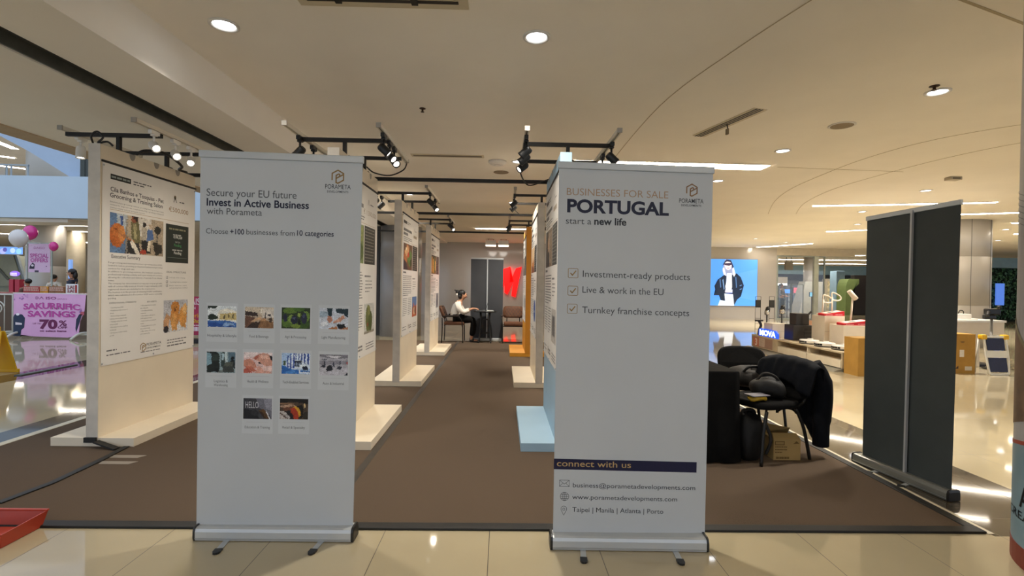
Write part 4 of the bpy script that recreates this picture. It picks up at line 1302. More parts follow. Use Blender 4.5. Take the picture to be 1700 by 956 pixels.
for x, y, r, lb in ((-1.94, 3.45, .085, 'large round downlight at upper left, above the left white banner'), (0.215, 3.504, .085, 'large round downlight at upper centre, left of the right white banner'),
                    (3.80, 4.284, .085, 'round downlight at upper right, next to a small sprinkler'), (3.54, 6.23, .085, 'round downlight in front of the wide glowing light panel'),
                    (3.52, 8.07, .085, 'round downlight just right of the top of the right white banner'), (7.38, 8.51, .085, 'round downlight above the middle of the dark banner'),
                    (8.05, 10.94, .085, 'round downlight just left of the dark banner top'), (9.50, 13.08, .085, 'small distant round downlight lower left of the dark banner top'),
                    (0.20, 7.07, .085, 'round downlight beside the black spotlights over the blue panel'), (-1.92, 7.04, .085, 'round downlight under the crossbar behind the left white banner'),
                    (-1.87, 9.85, .085, 'round downlight behind the middle-row left light frame'), (0.19, 10.62, .085, 'small round downlight over the middle of the aisle'),
                    (8.99, 17.41, .09, 'small far downlight above the blue lightbox'), (10.75, 18.57, .09, 'tiny far downlight right of the one above the lightbox'),
                    (16.91, 16.56, .11, 'bluish round downlight at far right above the hedge wall'), (14.1, 13.6, .1, 'round downlight between the column top and the right pillar')):
    downlight(x, y, r, lb, power=DOWNLIGHT_W * (4.0 if y > 12 else 2.6 if x > 5 else 1.6 if x > 3 else 2.0 if y > 9 else 0.6 if x < -1.9 and y < 4 else 1.0))

g = G()
t = thing('linear_air_diffuser', 'long ceiling air slot with a hanging tag, above the right white banner', 'air vent', (2.37, 5.24, 3.12))
d = Vector((0.25, -0.90, 0)).normalized()
n = Vector((-d.y, d.x, 0))
for k, (o, w, m) in enumerate(((0, 0.16, mat('vent_white', 'CFC3A8', 0.5)), (-0.045, 0.018, M_STEEL), (-0.01, 0.018, M_STEEL), (0.025, 0.018, M_STEEL))):
    g = G()
    a, b = -d * 0.47 + n * o, d * 0.47 + n * o
    z = Vector((0, 0, -0.004 if k == 0 else -0.0095))
    g.bar(a + z, b + z, w, 0.008 if k == 0 else 0.003, m)
    g.build('slot' if k else 'frame', t)
g = G()
g.cyl((0, 0, -0.01), (0.01, 0, -0.06), 0.006, M_STEEL)
g.box((-0.006, -0.02, -0.12), (0.014, 0.02, -0.06), mat('vent_tag', '7A6C50', 0.6))
g.build('tag', t)

t = thing('linear_air_diffuser', 'dark ceiling air slot at the top edge of the view, above the aisle', 'air vent', (-0.77, 3.08, 3.12))
for k, (y0, y1, m) in enumerate(((-0.10, 0.09, mat('vent_white', 'CFC3A8', 0.5)), (-0.06, -0.03, M_STEEL), (0.0, 0.03, M_STEEL))):
    g = G()
    g.box((-0.47 if k else -0.53, y0, -0.008 if k == 0 else -0.011), (0.47 if k else 0.53, y1, 0 if k == 0 else -0.008), m)
    g.build('slot' if k else 'frame', t)
for x in (-0.27, 0.2):
    g = G()
    g.box((x - 0.02, -0.04, -0.03), (x + 0.02, 0.02, -0.011), M_STEEL)
    g.build('clip', t)
t = thing('linear_air_diffuser', 'thin grey ceiling air slot deep over the aisle, left of the smoke detector', 'air vent', (-0.78, 6.83, 3.12))
g = G()
g.box((-0.50, -0.07, -0.006), (0.50, 0.07, 0), mat('vent_white', 'CFC3A8', 0.5))
g.build('frame', t)
g = G()
g.box((-0.47, -0.035, -0.009), (0.47, 0.03, -0.006), mat('vent_grey', '6E6452', 0.6))
g.build('slot', t)


def sprinkler(x, y, lb, s=1.0):
    t = thing('sprinkler_head', lb, 'sprinkler', (x, y, 3.12))
    g = G()
    g.prof((0, 0, 0), (0, 0, -1), [(0.032 * s, 0), (0.032 * s, 0.004), (0.02 * s, 0.008), (0.010 * s, 0.009), (0.010 * s, 0.03), (0.006, 0.034)], mat('sprinkler_bronze', '3A2A20', 0.4, metal=0.6), 14)
    g.build('body', t)
    g = G()
    g.cyl((0, 0, -0.034), (0, 0, -0.038), 0.018 * s, mat('sprinkler_bronze', '3A2A20', 0.4))
    g.build('deflector', t)


sprinkler(-0.83, 5.0, 'small dark sprinkler head in the middle of the bare ceiling')
sprinkler(3.67, 4.17, 'small dark sprinkler head next to the upper right downlight', 1.2)


def disc_fitting(name, x, y, r, lb, cat, m, prof_):
    t = thing(name, lb, cat, (x, y, 3.12))
    g = G()
    g.prof((0, 0, 0), (0, 0, -1), [(r * a, b) for a, b in prof_], m, 24)
    g.build('body', t)
    return t


t = disc_fitting('smoke_detector', -0.097, 7.092, 0.13, 'white round smoke detector on the ceiling left of the blue panel lights', 'smoke detector', M_WHITE, [(1, 0), (1, 0.02), (0.9, 0.03), (0.7, 0.05), (0.6, 0.055)])
g = G()
g.cyl((0, 0, -0.056), (0, 0, -0.064), 0.05, M_WHITE)
g.build('sensor_cap', t)
disc_fitting('ceiling_speaker', -0.046, 7.776, 0.12, 'flat grey ceiling speaker just behind the smoke detector', 'speaker', mat('speaker_grille', '8D7D66', 0.7, noise=0.2, scale=90), [(1, 0), (1, 0.004), (0.95, 0.006)])
t = disc_fitting('ceiling_speaker', 3.60, 5.22, 0.13, 'round grey ceiling speaker at right, between the air slot and the dark banner', 'speaker', M_WHITE, [(1, 0), (1, 0.006), (0.86, 0.008)])
g = G()
g.cyl((0, 0, -0.008), (0, 0, -0.010), 0.108, mat('speaker_grille', '8D7D66', 0.7, noise=0.2, scale=90), n=24)
g.build('grille', t)
t = thing('motion_sensor', 'small beige box sensor on the ceiling above the dark banner', 'sensor', (6.91, 7.48, 3.12))
g = G()
g.box((-0.09, -0.06, -0.05), (0.09, 0.06, 0), mat('sensor_beige', 'B5AB96', 0.5), 0.01)
g.build('case', t)
g = G()
g.box((-0.06, -0.063, -0.04), (0.06, -0.0605, -0.015), mat('sensor_slot', '6B624F', 0.5))
g.build('grille', t)

for p, lb in (((815, 399), 'left one of two white box lamps hanging before the far wall'), ((836, 399), 'right one of two white box lamps hanging before the far wall')):
    c = px(p[0], p[1], 19.5)
    t = thing('box_lamp', lb, 'ceiling light', (c.x, c.y, 3.12), 0, 'white box lamps before the far wall')
    g = G()
    g.box((-0.20, -0.2, -0.24), (0.20, 0.2, -0.06), M_WHITE, 0.01)
    g.build('housing', t)
    g = G()
    g.box((-0.20, -0.18, -0.275), (0.20, 0.18, -0.242), mat('soft_glow', 'FFF1DC', 0.5, noise=0, emit=2.5))
    g.build('diffuser', t)
    g = G()
    for s in (-0.1, 0.1):
        g.cyl((s, 0, -0.06), (s, 0, 0), 0.008, M_STEEL)
    g.build('hanger', t)
    d = bpy.data.lights.new('wall_wash', 'SPOT')
    d.energy = 50
    d.color = (1.0, 0.93, 0.84)
    d.spot_size = R(150)
    d.spot_blend = 0.8
    d.shadow_soft_size = 0.18
    o = bpy.data.objects.new('wall_wash', d)
    COL.objects.link(o)
    o.parent = t
    o.location = (0, 0, -0.30)
    o.rotation_euler = Vector((-0.25, 0.35, -0.9)).to_track_quat('-Z', 'Y').to_euler()

# ---------------------------------------------------------------- seated visitor, table, chairs at the far end


def armchair(label, loc, rz):
    """chair faces local -Y"""
    t = thing('armchair', label, 'chair', loc, rz)
    g = G()
    g.box((-0.22, -0.24, 0.40), (0.22, 0.22, 0.475), M_LEATHER, 0.025)
    g.build('seat', t)
    g = G()
    rings = []
    for k in range(9):
        v = k / 8
        w = 0.225 + 0.02 * math.sin(v * math.pi) - (0.03 if k in (0, 8) else 0)
        th = 0.032 if 0 < k < 8 else 0.018
        y = 0.215 + 0.10 * v
        z = 0.56 + 0.27 * v
        rings.append([Vector((x, y - th + 0.012 * (abs(x) / w) ** 2 * -1, z)) for x in (-w, -w * .5, 0, w * .5, w)] + [Vector((x, y + th, z)) for x in (w, w * .5, 0, -w * .5, -w)])
    g.rings(rings, M_LEATHER)
    b = g.build('backrest', t, recalc=True)
    g = G()
    m = mat('quilt_seam', '1F1611', 0.6)
    for k in range(-4, 6):
        for sgn in (1, -1):
            pts = []
            for q in range(9):
                v = q / 8
                x = sgn * (-0.22 + 0.0 + k * 0.075 + v * 0.20)
                if abs(x) < 0.215:
                    pts.append((x, 0.215 + 0.10 * v - 0.033 - 0.012 * (abs(x) / .24) ** 2, 0.57 + 0.25 * v))
            if len(pts) > 1:
                g.tube(pts, 0.0035, m, 4)
    g.build('quilting', b)
    for s in (-1, 1):
        g = G()
        g.tube(catmull([(s * 0.255, 0.26, 0.0), (s * 0.255, 0.25, 0.3), (s * 0.26, 0.255, 0.57)], 4), 0.012, M_STEEL)
        g.build('rear_leg', t)
        g = G()
        g.tube(catmull([(s * 0.25, -0.22, 0.0), (s * 0.25, -0.21, 0.40), (s * 0.27, -0.15, 0.57), (s * 0.262, -0.05, 0.60), (s * 0.26, 0.25, 0.60)], 5), 0.012, M_STEEL)
        g.build('front_leg', t)
        g = G()
        g.box((s * 0.262 - 0.024, -0.14, 0.605), (s * 0.262 + 0.024, 0.16, 0.63), mat('arm_pad', '2A1E18', 0.5), 0.008)
        g.build('arm_pad', t)
        g = G()
        g.tube([(s * 0.15, 0.19, 0.46), (s * 0.15, 0.225, 0.58)], 0.010, M_STEEL)
        g.build('back_support', t)
    g = G()
    for y in (-0.2, 0.2):
        g.bar((-0.25, y, 0.39), (0.25, y, 0.39), 0.02, 0.02, M_STEEL)
    g.build('seat_rail', t)
    return t


armchair('brown quilted armchair with black legs facing the camera, right of the round table', (0.27, 11.45, 0.008), 0)
armchair('brown armchair seen from the side, with the seated woman in it', (-1.10, 11.50, 0.008), R(90))

t = thing('bistro_table', 'small black round table with splayed legs beside the seated woman', 'table', (-0.385, 11.45, 0.008))
g = G()
g.prof((0, 0, 0.70), (0, 0, 1), [(0.25, 0), (0.265, 0.006), (0.265, 0.022), (0.255, 0.028)], M_BLACKP, 32)
g.build('tabletop', t)
for a in (45, 135, 225, 315):
    ca, sa = math.cos(R(a)), math.sin(R(a))
    g = G()
    g.tube([(ca * 0.15, sa * 0.15, 0.70), (ca * 0.13, sa * 0.13, 0.50), (ca * 0.19, sa * 0.19, 0.02), (ca * 0.20, sa * 0.20, 0.0)], [0.022, 0.017, 0.015, 0.022], M_BLACKP)
    g.build('leg', t)
for z, r in ((0.53, 0.125), (0.22, 0.16)):
    g = G()
    c = [(math.cos(R(a)) * r, math.sin(R(a)) * r, z) for a in (45, 135, 225, 315)]
    for k in range(4):
        g.bar(c[k], c[(k + 1) % 4], 0.014, 0.02, M_BLACKP)
    g.build('stretcher', t)
t = thing('laptop', 'open black laptop on the small round table', 'laptop', (-0.47, 11.45, 0.7365))
g = G()
g.box((-0.13, -0.15, 0), (0.09, 0.15, 0.012), mat('laptop_silver', '8A8C8E', 0.35, metal=0.5), 0.003)
b = g.build('base', t)
g = G()
g.box((-0.11, -0.13, 0.0122), (0.03, 0.13, 0.0135), M_BLACKP)
g.build('keyboard', b)
g = G()
g.hexa([(0.088, -0.15, 0.012), (0.096, -0.15, 0.012), (0.096, 0.15, 0.012), (0.088, 0.15, 0.012), (0.148, -0.15, 0.21), (0.155, -0.15, 0.21), (0.155, 0.15, 0.21), (0.148, 0.15, 0.21)], M_BLACKP)
g.build('screen', t)
t = thing('notepad', 'white stack of papers on the right side of the round table', 'papers', (-0.27, 11.38, 0.7365))
g = G()
for k in range(4):
    g.box((-0.08 + 0.004 * k, -0.10 - 0.003 * k, 0.004 * k), (0.085 - 0.006 * k, 0.10, 0.004 * k + 0.0035), M_PAPER)
g.build('sheets', t)

# people -------------------------------------------------------------


def skin_mesh(name, verts, edges, radii, m, parent, levels=1):
    me = bpy.data.meshes.new('tmp')
    me.from_pydata([tuple(v) for v in verts], edges, [])
    ob = bpy.data.objects.new('tmp', me)
    COL.objects.link(ob)
    sk = ob.modifiers.new('skin', 'SKIN')
    if not me.skin_vertices:
        bm = bmesh.new()
        bm.from_mesh(me)
        bm.verts.layers.skin.verify()
        bm.to_mesh(me)
        bm.free()
    for i, r in enumerate(radii):
        sv = me.skin_vertices[0].data[i]
        sv.radius = (r, r) if not isinstance(r, tuple) else r
        sv.use_root = (i == 0)
    sk.use_smooth_shade = True
    sb = ob.modifiers.new('sub', 'SUBSURF')
    sb.levels = sb.render_levels = levels
    dg = bpy.context.evaluated_depsgraph_get()
    out = bpy.data.meshes.new_from_object(ob.evaluated_get(dg))
    bpy.data.objects.remove(ob)
    bpy.data.meshes.remove(me)
    out.materials.clear()
    out.materials.append(m)
    for p in out.polygons:
        p.use_smooth = True
        p.material_index = 0
    out.name = name
    o = bpy.data.objects.new(name, out)
    COL.objects.link(o)
    o.parent = parent
    return o


class Fig:
    def __init__(s):
        s.v, s.e, s.r = [], [], []

    def add(s, p, r, link=None):
        s.v.append(Vector(p))
        s.r.append(r)
        if link is not None:
            s.e.append((link, len(s.v) - 1))
        return len(s.v) - 1

    def chain(s, start, pts):
        for p, r in pts:
            start = s.add(p, r, start)
        return start

    def hand(s, wrist, p, fwd, side, curl):
        """palm, four fingers and a thumb; fwd along the fingers, side towards the thumb, curl = bending direction"""
        f, sd, cu = Vector(fwd).normalized(), Vector(side).normalized(), Vector(curl).normalized()
        palm = s.add(Vector(p) + f * 0.04, (0.032, 0.016), wrist)
        for k, (o, l) in enumerate(((0.027, 0.066), (0.009, 0.074), (-0.009, 0.069), (-0.026, 0.055))):
            b = Vector(p) + f * 0.078 + sd * o
            i = s.add(b, 0.009, palm)
            i = s.add(b + f * l * 0.5 + cu * 0.010, 0.008, i)
            s.add(b + f * l * 0.85 + cu * 0.032, 0.0065, i)
        b = Vector(p) + f * 0.03 + sd * 0.036
        i = s.add(b, 0.010, palm)
        s.add(b + f * 0.04 + sd * 0.016 + cu * 0.01, 0.008, i)


def face_parts(t, c, fw_, s=1.0):
    """eyes, mouth and ears on a head at c looking along fw_"""
    f = Vector(fw_).normalized()
    sd = Vector((-f.y, f.x, 0))
    for k in (-1, 1):
        g = G()
        g.ell(c + f * 0.083 * s + sd * (0.031 * k) + Vector((0, 0, 0.012)), (0.012, 0.012, 0.007), mat('eye', '20160F', 0.3), nu=8, nv=6)
        g.build('eye', t)
        g = G()
        g.ell(c + sd * (0.076 * k) + Vector((0, 0, -0.005)), (0.014, 0.014, 0.03), M_SKIN, nu=8, nv=6)
        g.build('ear', t)
    g = G()
    g.ell(c + f * 0.088 * s + Vector((0, 0, -0.055)), (0.018, 0.018, 0.006), mat('lips', '8E4A42', 0.45), nu=8, nv=6)
    g.build('mouth', t)


# woman at the table: faces +X
t = thing('person', 'woman in white shirt and black trousers, hair up, typing at the round table', 'person', (-1.13, 11.50, 0.008))
F = Fig()
pel = F.add((0.06, 0, 0.56), (0.15, 0.11))
sp = F.chain(pel, [((0.05, 0, 0.68), (0.125, 0.09)), ((0.09, 0, 0.80), (0.14, 0.095)), ((0.14, 0, 0.90), (0.11, 0.08))])
nk = F.chain(sp, [((0.175, 0, 0.955), 0.045), ((0.20, 0, 1.0), 0.05)])
hd = F.chain(nk, [((0.225, 0, 1.055), (0.075, 0.078)), ((0.23, 0, 1.11), (0.078, 0.085)), ((0.215, 0, 1.16), (0.05, 0.06))])
F.chain(len(F.v) - 2, [((0.315, 0, 1.075), 0.014)])
hips = {}
for s in (-1, 1):
    h = F.chain(pel, [((0.10, s * 0.085, 0.53), 0.082), ((0.30, s * 0.09, 0.525), 0.075), ((0.47, s * 0.09, 0.515), 0.058), ((0.47, s * 0.09, 0.40), 0.052), ((0.45, s * 0.09, 0.25), 0.05), ((0.43, s * 0.09, 0.09), 0.034), ((0.435, s * 0.09, 0.045), 0.032)])
    F.chain(h, [((0.53, s * 0.095, 0.03), 0.026), ((0.585, s * 0.095, 0.022), 0.018)])
    a = F.chain(sp, [((0.13, s * 0.16, 0.89), 0.052), ((0.17, s * 0.19, 0.77), 0.044), ((0.24, s * 0.20, 0.685), 0.036), ((0.36, s * 0.14, 0.74), 0.030), ((0.45, s * 0.095, 0.775), 0.022)])
    F.hand(a, (0.455, s * 0.09, 0.777), (1, -s * 0.15, -0.02), (0, -s, 0.1), (0, 0, -1))
skin_mesh('body', F.v, F.e, F.r, M_SKIN, t, 1)
F = Fig()
a0 = F.add((0.055, 0, 0.545), (0.185, 0.14))
sp = F.chain(a0, [((0.04, 0, 0.66), (0.165, 0.125)), ((0.08, 0, 0.80), (0.165, 0.12)), ((0.13, 0, 0.905), (0.115, 0.09)), ((0.165, 0, 0.945), 0.062)])
for s in (-1, 1):
    F.chain(len(F.v) - 2 if s < 0 else 3, [((0.125, s * 0.17, 0.885), 0.072), ((0.165, s * 0.205, 0.77), 0.068), ((0.235, s * 0.205, 0.685), 0.066), ((0.34, s * 0.15, 0.728), 0.056), ((0.375, s * 0.135, 0.745), 0.05)])
skin_mesh('white_shirt', F.v, F.e, F.r, mat('white_cotton', 'E4DED2', 0.8, noise=0.05, scale=14, bump=0.5, bscale=14), t, 1)
F = Fig()
a0 = F.add((0.05, 0, 0.53), (0.16, 0.12))
for s in (-1, 1):
    F.chain(a0, [((0.12, s * 0.09, 0.525), 0.098), ((0.30, s * 0.095, 0.522), 0.092), ((0.47, s * 0.095, 0.512), 0.078), ((0.478, s * 0.095, 0.38), 0.076), ((0.46, s * 0.095, 0.24), 0.072), ((0.44, s * 0.095, 0.13), 0.066)])
skin_mesh('black_trousers', F.v, F.e, F.r, M_CLOTH, t, 1)
for s in (-1, 1):
    g = G()
    g.ell((0.52, s * 0.095, 0.018), (0.115, 0.042, 0.018), M_BLACKP, nu=14, nv=8)
    g.ell((0.455, s * 0.095, 0.04), (0.05, 0.04, 0.035), M_BLACKP, nu=12, nv=8)
    g.build('shoe', t)
g = G()
g.ell((0.188, 0, 1.125), (0.092, 0.092, 0.085), M_HAIR, nu=20, nv=14, jit=0.02)
g.ell((0.16, 0, 1.05), (0.055, 0.08, 0.07), M_HAIR, nu=16, nv=10, jit=0.03)
g.ell((0.10, 0, 1.155), (0.055, 0.05, 0.045), M_HAIR, nu=14, nv=10, jit=0.06)
g.tube(catmull([(0.10, 0.0, 1.17), (0.06, 0.02, 1.19), (0.02, 0.0, 1.20)]), [0.014] * 7 + [0.012] * 5 + [0.004], M_HAIR, 6)
g.build('hair', t)
g = G()
g.ell((0.085, -0.03, 1.09), (0.022, 0.05, 0.035), mat('hair_tie', 'D8D4CC', 0.6), nu=12, nv=8)
g.build('hair_tie', t)
face_parts(t, Vector((0.225, 0, 1.09)), (1, 0, 0))


def standing(label, loc, rz, shirt, trousers, h=1.62, hair=M_HAIR, long_hair=True, bow=0.0):
    """standing figure facing local +X, arms bent a little forward"""
    t = thing('person', label, 'person', loc, rz)
    k = h / 1.62
    F = Fig()

    def P(x, y, z):
        return (x * k + bow * max(0, z - 0.9) * 0.5, y * k, z * k)
    pel = F.add(P(0, 0, 0.90), (0.15 * k, 0.10 * k))
    sp = F.chain(pel, [(P(0, 0, 1.05), (0.12 * k, 0.085 * k)), (P(0, 0, 1.22), (0.14 * k, 0.09 * k)), (P(-0.01, 0, 1.33), (0.11 * k, 0.075 * k))])
    hd = F.chain(sp, [(P(0, 0, 1.39), 0.045 * k), (P(0.012, 0, 1.44), 0.05 * k), (P(0.02, 0, 1.49), 0.072 * k), (P(0.015, 0, 1.545), 0.08 * k), (P(0.005, 0, 1.585), 0.052 * k)])
    F.chain(len(F.v) - 2, [(P(0.105, 0, 1.515), 0.013 * k)])
    for s in (-1, 1):
        h_ = F.chain(pel, [(P(0, s * 0.085, 0.82), 0.08 * k), (P(0.01, s * 0.09, 0.46), 0.055 * k), (P(0, s * 0.09, 0.28), 0.05 * k), (P(-0.01, s * 0.09, 0.08), 0.033 * k)])
        F.chain(h_, [(P(0.03, s * 0.095, 0.035), 0.03 * k), (P(0.13, s * 0.1, 0.022), 0.02 * k)])
        a = F.chain(sp, [(P(0, s * 0.17, 1.31), 0.05 * k), (P(0, s * 0.21, 1.17), 0.042 * k), (P(0.02, s * 0.215, 1.05), 0.036 * k), (P(0.16, s * 0.17, 0.99), 0.03 * k), (P(0.24, s * 0.13, 0.97), 0.022 * k)])
        F.hand(a, P(0.245, s * 0.125, 0.968), (1, -s * 0.3, -0.1), (0, -s, 0.3), (0, 0, -1))
    skin_mesh('body', F.v, F.e, F.r, M_SKIN, t, 1)
    F = Fig()
    a0 = F.add(P(0, 0, 0.88), (0.17 * k, 0.125 * k))
    F.chain(a0, [(P(0, 0, 1.05), (0.14 * k, 0.105 * k)), (P(0, 0, 1.22), (0.16 * k, 0.11 * k)), (P(-0.01, 0, 1.335), (0.115 * k, 0.085 * k)), (P(0, 0, 1.375), 0.058 * k)])
    for s in (-1, 1):
        F.chain(3, [(P(-0.005, s * 0.175, 1.305), 0.066 * k), (P(0, s * 0.218, 1.17), 0.06 * k), (P(0.02, s * 0.222, 1.045), 0.055 * k), (P(0.14, s * 0.178, 0.995), 0.045 * k)])
    skin_mesh('shirt', F.v, F.e, F.r, shirt, t, 1)
    F = Fig()
    a0 = F.add(P(0, 0, 0.89), (0.16 * k, 0.115 * k))
    for s in (-1, 1):
        F.chain(a0, [(P(0, s * 0.09, 0.80), 0.098 * k), (P(0.01, s * 0.095, 0.46), 0.076 * k), (P(0, s * 0.095, 0.12), 0.066 * k)])
    skin_mesh('trousers', F.v, F.e, F.r, trousers, t, 1)
    for s in (-1, 1):
        g = G()
        g.ell(P(0.06, s * 0.1, 0.035), (0.13 * k, 0.045 * k, 0.036 * k), M_BLACKP, nu=12, nv=8)
        g.build('shoe', t)
    g = G()
    g.ell(P(-0.012, 0, 1.56), (0.096 * k, 0.09 * k, 0.085 * k), hair, nu=18, nv=12, jit=0.02)
    if long_hair:
        g.ell(P(-0.075, 0, 1.47), (0.05 * k, 0.075 * k, 0.11 * k), hair, nu=14, nv=10, jit=0.04)
    g.build('hair', t)
    face_parts(t, Vector(P(0.015, 0, 1.525)), (1, 0, 0), k)
    return t
# ---------------------------------------------------------------- far wall: sign and lightbox
def onwall(Y):
    def mp(u, v, d):
        return Vector((u, Y - d, v))
    return mp


M_RED = mat('red_sign_face', 'FF0A0A', 0.4, noise=0, emit=0.85)
g = G()
P = []
for x, y in ((440, 330), (505, 316), (541, 304), (538, 400), (576, 314), (611, 304), (573, 491), (548, 482), (560, 395), (524, 474), (506, 462), (507, 400), (484, 474), (455, 470)):
    q = px(700 + x / 3.677, 360 + y / 3.677, 21.2)
    P.append((q.x, q.z))
mpw = onwall(21.2)
t = thing('letter_sign', 'red glowing slanted brush letter M on the far store front', 'sign', (0.4, 21.2, 1.4))
mps = lambda u, v, d: Vector((u - 0.4, -d, v - 1.4))
g.prism(P, mps, -0.04, 0.03, M_RED)
g.build('letter_face', t, recalc=True)
g = G()
for x in (0.25, 0.6):
    g.cyl((x - 0.4, 0.03, 0.1), (x - 0.4, 0.099, 0.1), 0.02, M_STEEL, n=8)
g.build('stand_off', t)

t = thing('lightbox', 'blue lightbox on the far wall picturing a woman in a dark jacket', 'lightbox', (10.03, 21.28, 1.58))
mpb = lambda u, v, d: Vector((8.985 + u * 2.085 - 10.03, -0.03 - d, 0.575 + v * 2.015 - 1.58))


def glow(h, e=1.0):
    return mat('backlit_' + h, h, 0.4, noise=0, emit=0.6 * e)


g = G()
g.box((-1.06, -0.028, -1.02), (1.06, 0.018, 1.03), mat('lightbox_frame', '9A968C', 0.3, metal=0.4))
g.build('frame', t)
g = G()
g.rect(0.0, 0, 1, 1, mpb, 0, glow('4F97F2'))
d = 0
for c, pts in (
    ('5A9DF4', [(0.55, 0.2), (1, 0.1), (1, 0.8), (0.6, 0.7)]),
    ('8E98B8', [(0.31, 0.98), (0.36, 0.995), (0.43, 0.98), (0.48, 0.88), (0.52, 0.70), (0.47, 0.62), (0.30, 0.63), (0.26, 0.76), (0.29, 0.88)]),
    ('1E2A48', [(0.31, 0.96), (0.35, 0.995), (0.44, 0.98), (0.50, 0.84), (0.47, 0.80), (0.45, 0.92), (0.38, 0.95), (0.31, 0.90), (0.26, 0.85), (0.28, 0.90)]),
    ('16263E', [(0.30, 0.66), (0.17, 0.56), (0.10, 0.42), (0.13, 0.30), (0.09, 0.22), (0.20, 0.22), (0.24, 0.11), (0.34, 0.10), (0.36, 0.40), (0.36, 0.64)]),
    ('16263E', [(0.46, 0.66), (0.56, 0.70), (0.65, 0.62), (0.72, 0.44), (0.69, 0.32), (0.64, 0.28), (0.66, 0.20), (0.58, 0.13), (0.52, 0.0), (0.49, 0.2), (0.44, 0.5)]),
    ('E8EEF6', [(0.36, 0.70), (0.46, 0.70), (0.47, 0.40), (0.45, 0.34), (0.34, 0.34), (0.33, 0.42), (0.36, 0.55)]),
    ('C8CEE6', [(0.33, 0.35), (0.48, 0.35), (0.48, 0.28), (0.32, 0.28)]),
    ('2E2A44', [(0.31, 0.285), (0.49, 0.27), (0.49, 0.25), (0.31, 0.265)]),
    ('DCE8F8', [(0.31, 0.26), (0.49, 0.25), (0.52, 0.0), (0.18, 0.0), (0.22, 0.12), (0.33, 0.10)]),
    ('E6DCE4', [(0.31, 0.92), (0.35, 0.95), (0.42, 0.94), (0.45, 0.86), (0.43, 0.79), (0.38, 0.765), (0.33, 0.79), (0.30, 0.86)]),
    ('3A2E4A', [(0.30, 0.91), (0.45, 0.92), (0.45, 0.88), (0.40, 0.86), (0.37, 0.885), (0.34, 0.865), (0.30, 0.87)]),
    ('B88A9A', [(0.35, 0.815), (0.41, 0.815), (0.40, 0.80), (0.36, 0.80)]),
    ('4A70A6', [(0.20, 0.56), (0.22, 0.58), (0.24, 0.40), (0.22, 0.38)]),
    ('4A70A6', [(0.53, 0.62), (0.55, 0.62), (0.57, 0.40), (0.55, 0.38)]),
    ('6C90C0', [(0.26, 0.55), (0.28, 0.58), (0.31, 0.36), (0.29, 0.34)]),
    ('5A80B4', [(0.62, 0.44), (0.67, 0.46), (0.67, 0.44), (0.63, 0.42)]),
    ('5A80B4', [(0.62, 0.36), (0.67, 0.38), (0.67, 0.36), (0.63, 0.34)]),
    ('F4F0F4', [(0.26, 0.80), (0.29, 0.82), (0.31, 0.70), (0.33, 0.64), (0.28, 0.68)]),
    ('F4F0F4', [(0.46, 0.80), (0.49, 0.82), (0.53, 0.68), (0.50, 0.62), (0.47, 0.68)])):
    d += 0.0025
    g.flat(pts, mpb, d, glow(c))
g.build('backlit_print', t)

# ---------------------------------------------------------------- the hall seen through the glass
g = G()
M_BLUEB = mat('blue_grey_fascia', '8FB0BE', 0.5)
g.box((3, 37.2, 2.45), (44, 37.6, 3.12), M_BLUEB)
g.box((3, 37.4, 0), (44, 37.8, 2.45), mat('dim_shop_wall', '6A6E70', 0.6, noise=0.3, scale=0.6))
g.box((3, 37.15, 2.05), (44, 37.39, 2.40), mat('dark_lintel', '2A2D30', 0.5))
struct(g, 'wall_far')


def slab(name, label, cat, x0, y0, x1, y1, Y, dep, m, group=None, extra=None, to_floor=False):
    """a box whose front face spans the given picture corners at depth Y"""
    a, b = px(x0, y1, Y), px(x1, y0, Y)
    z0 = 0.0 if to_floor else a.z
    t = thing(name, label, cat, ((a.x + b.x) / 2, Y + dep / 2, z0), 0, group)
    g = G()
    w, h = (b.x - a.x) / 2, b.z - z0
    g.box((-w, -dep / 2, 0), (w, dep / 2, h), m, min(0.02, w * 0.2, dep * 0.2))
    g.build('body', t)
    if name == 'screen':
        g = G()
        g.box((-0.04, -0.03, -z0), (0.04, 0.03, -0.001), mat('dark_case', '303438', 0.4))
        g.build('stand', t)
    if name == 'hanging_sign':
        for q in (-w * 0.6, w * 0.6):
            g = G()
            g.box((q - 0.01, -0.01, h), (q + 0.01, 0.01, 3.12 - z0), M_STEEL)
            g.build('hanger', t)
    if extra:
        extra(t, w, h, dep)
    return t


def framed(m2, inset=0.08):
    def f(t, w, h, dep):
        g = G()
        g.box((-w + inset * w, -dep / 2 - 0.01, inset * h), (w - inset * w, -dep / 2, h - inset * h), m2)
        g.build('panel', t)
    return f


t = thing('round_column', 'pale round column behind the glass pane, widening into a white stand', 'column', (px(1351, 470, 27).x, 27.4, 0))
g = G()
g.cyl((0, 0, 0), (0, 0, 3.12), 0.30, M_GREYM, n=24)
g.build('shaft', t)
g = G()
a = px(1330, 520, 26).x - px(1351, 470, 27).x
g.hexa([(a, -1.2, 0), (a + 1.5, -1.2, 0), (a + 1.5, -0.35, 0), (a, -0.35, 0), (a + 0.45, -1.0, 1.75), (a + 1.4, -1.0, 1.75), (a + 1.4, -0.4, 1.75), (a + 0.45, -0.4, 1.75)], mat('pale_stand', 'C2C4BC', 0.5))
g.build('base_cladding', t)
slab('screen', 'pale blue screen on the white stand behind the glass pane', 'screen', 1344, 485, 1355, 492.5, 24.6, 0.06, mat('dark_case', '303438', 0.4), None, framed(glow('7FC0E0', 1.2), 0.06))
slab('screen', 'blue and white lit sign on the left behind the glass pane', 'screen', 1302, 480, 1314, 487, 30, 0.1, mat('dark_case', '303438', 0.4), None, framed(glow('4F8FE8', 1.3), 0.06))
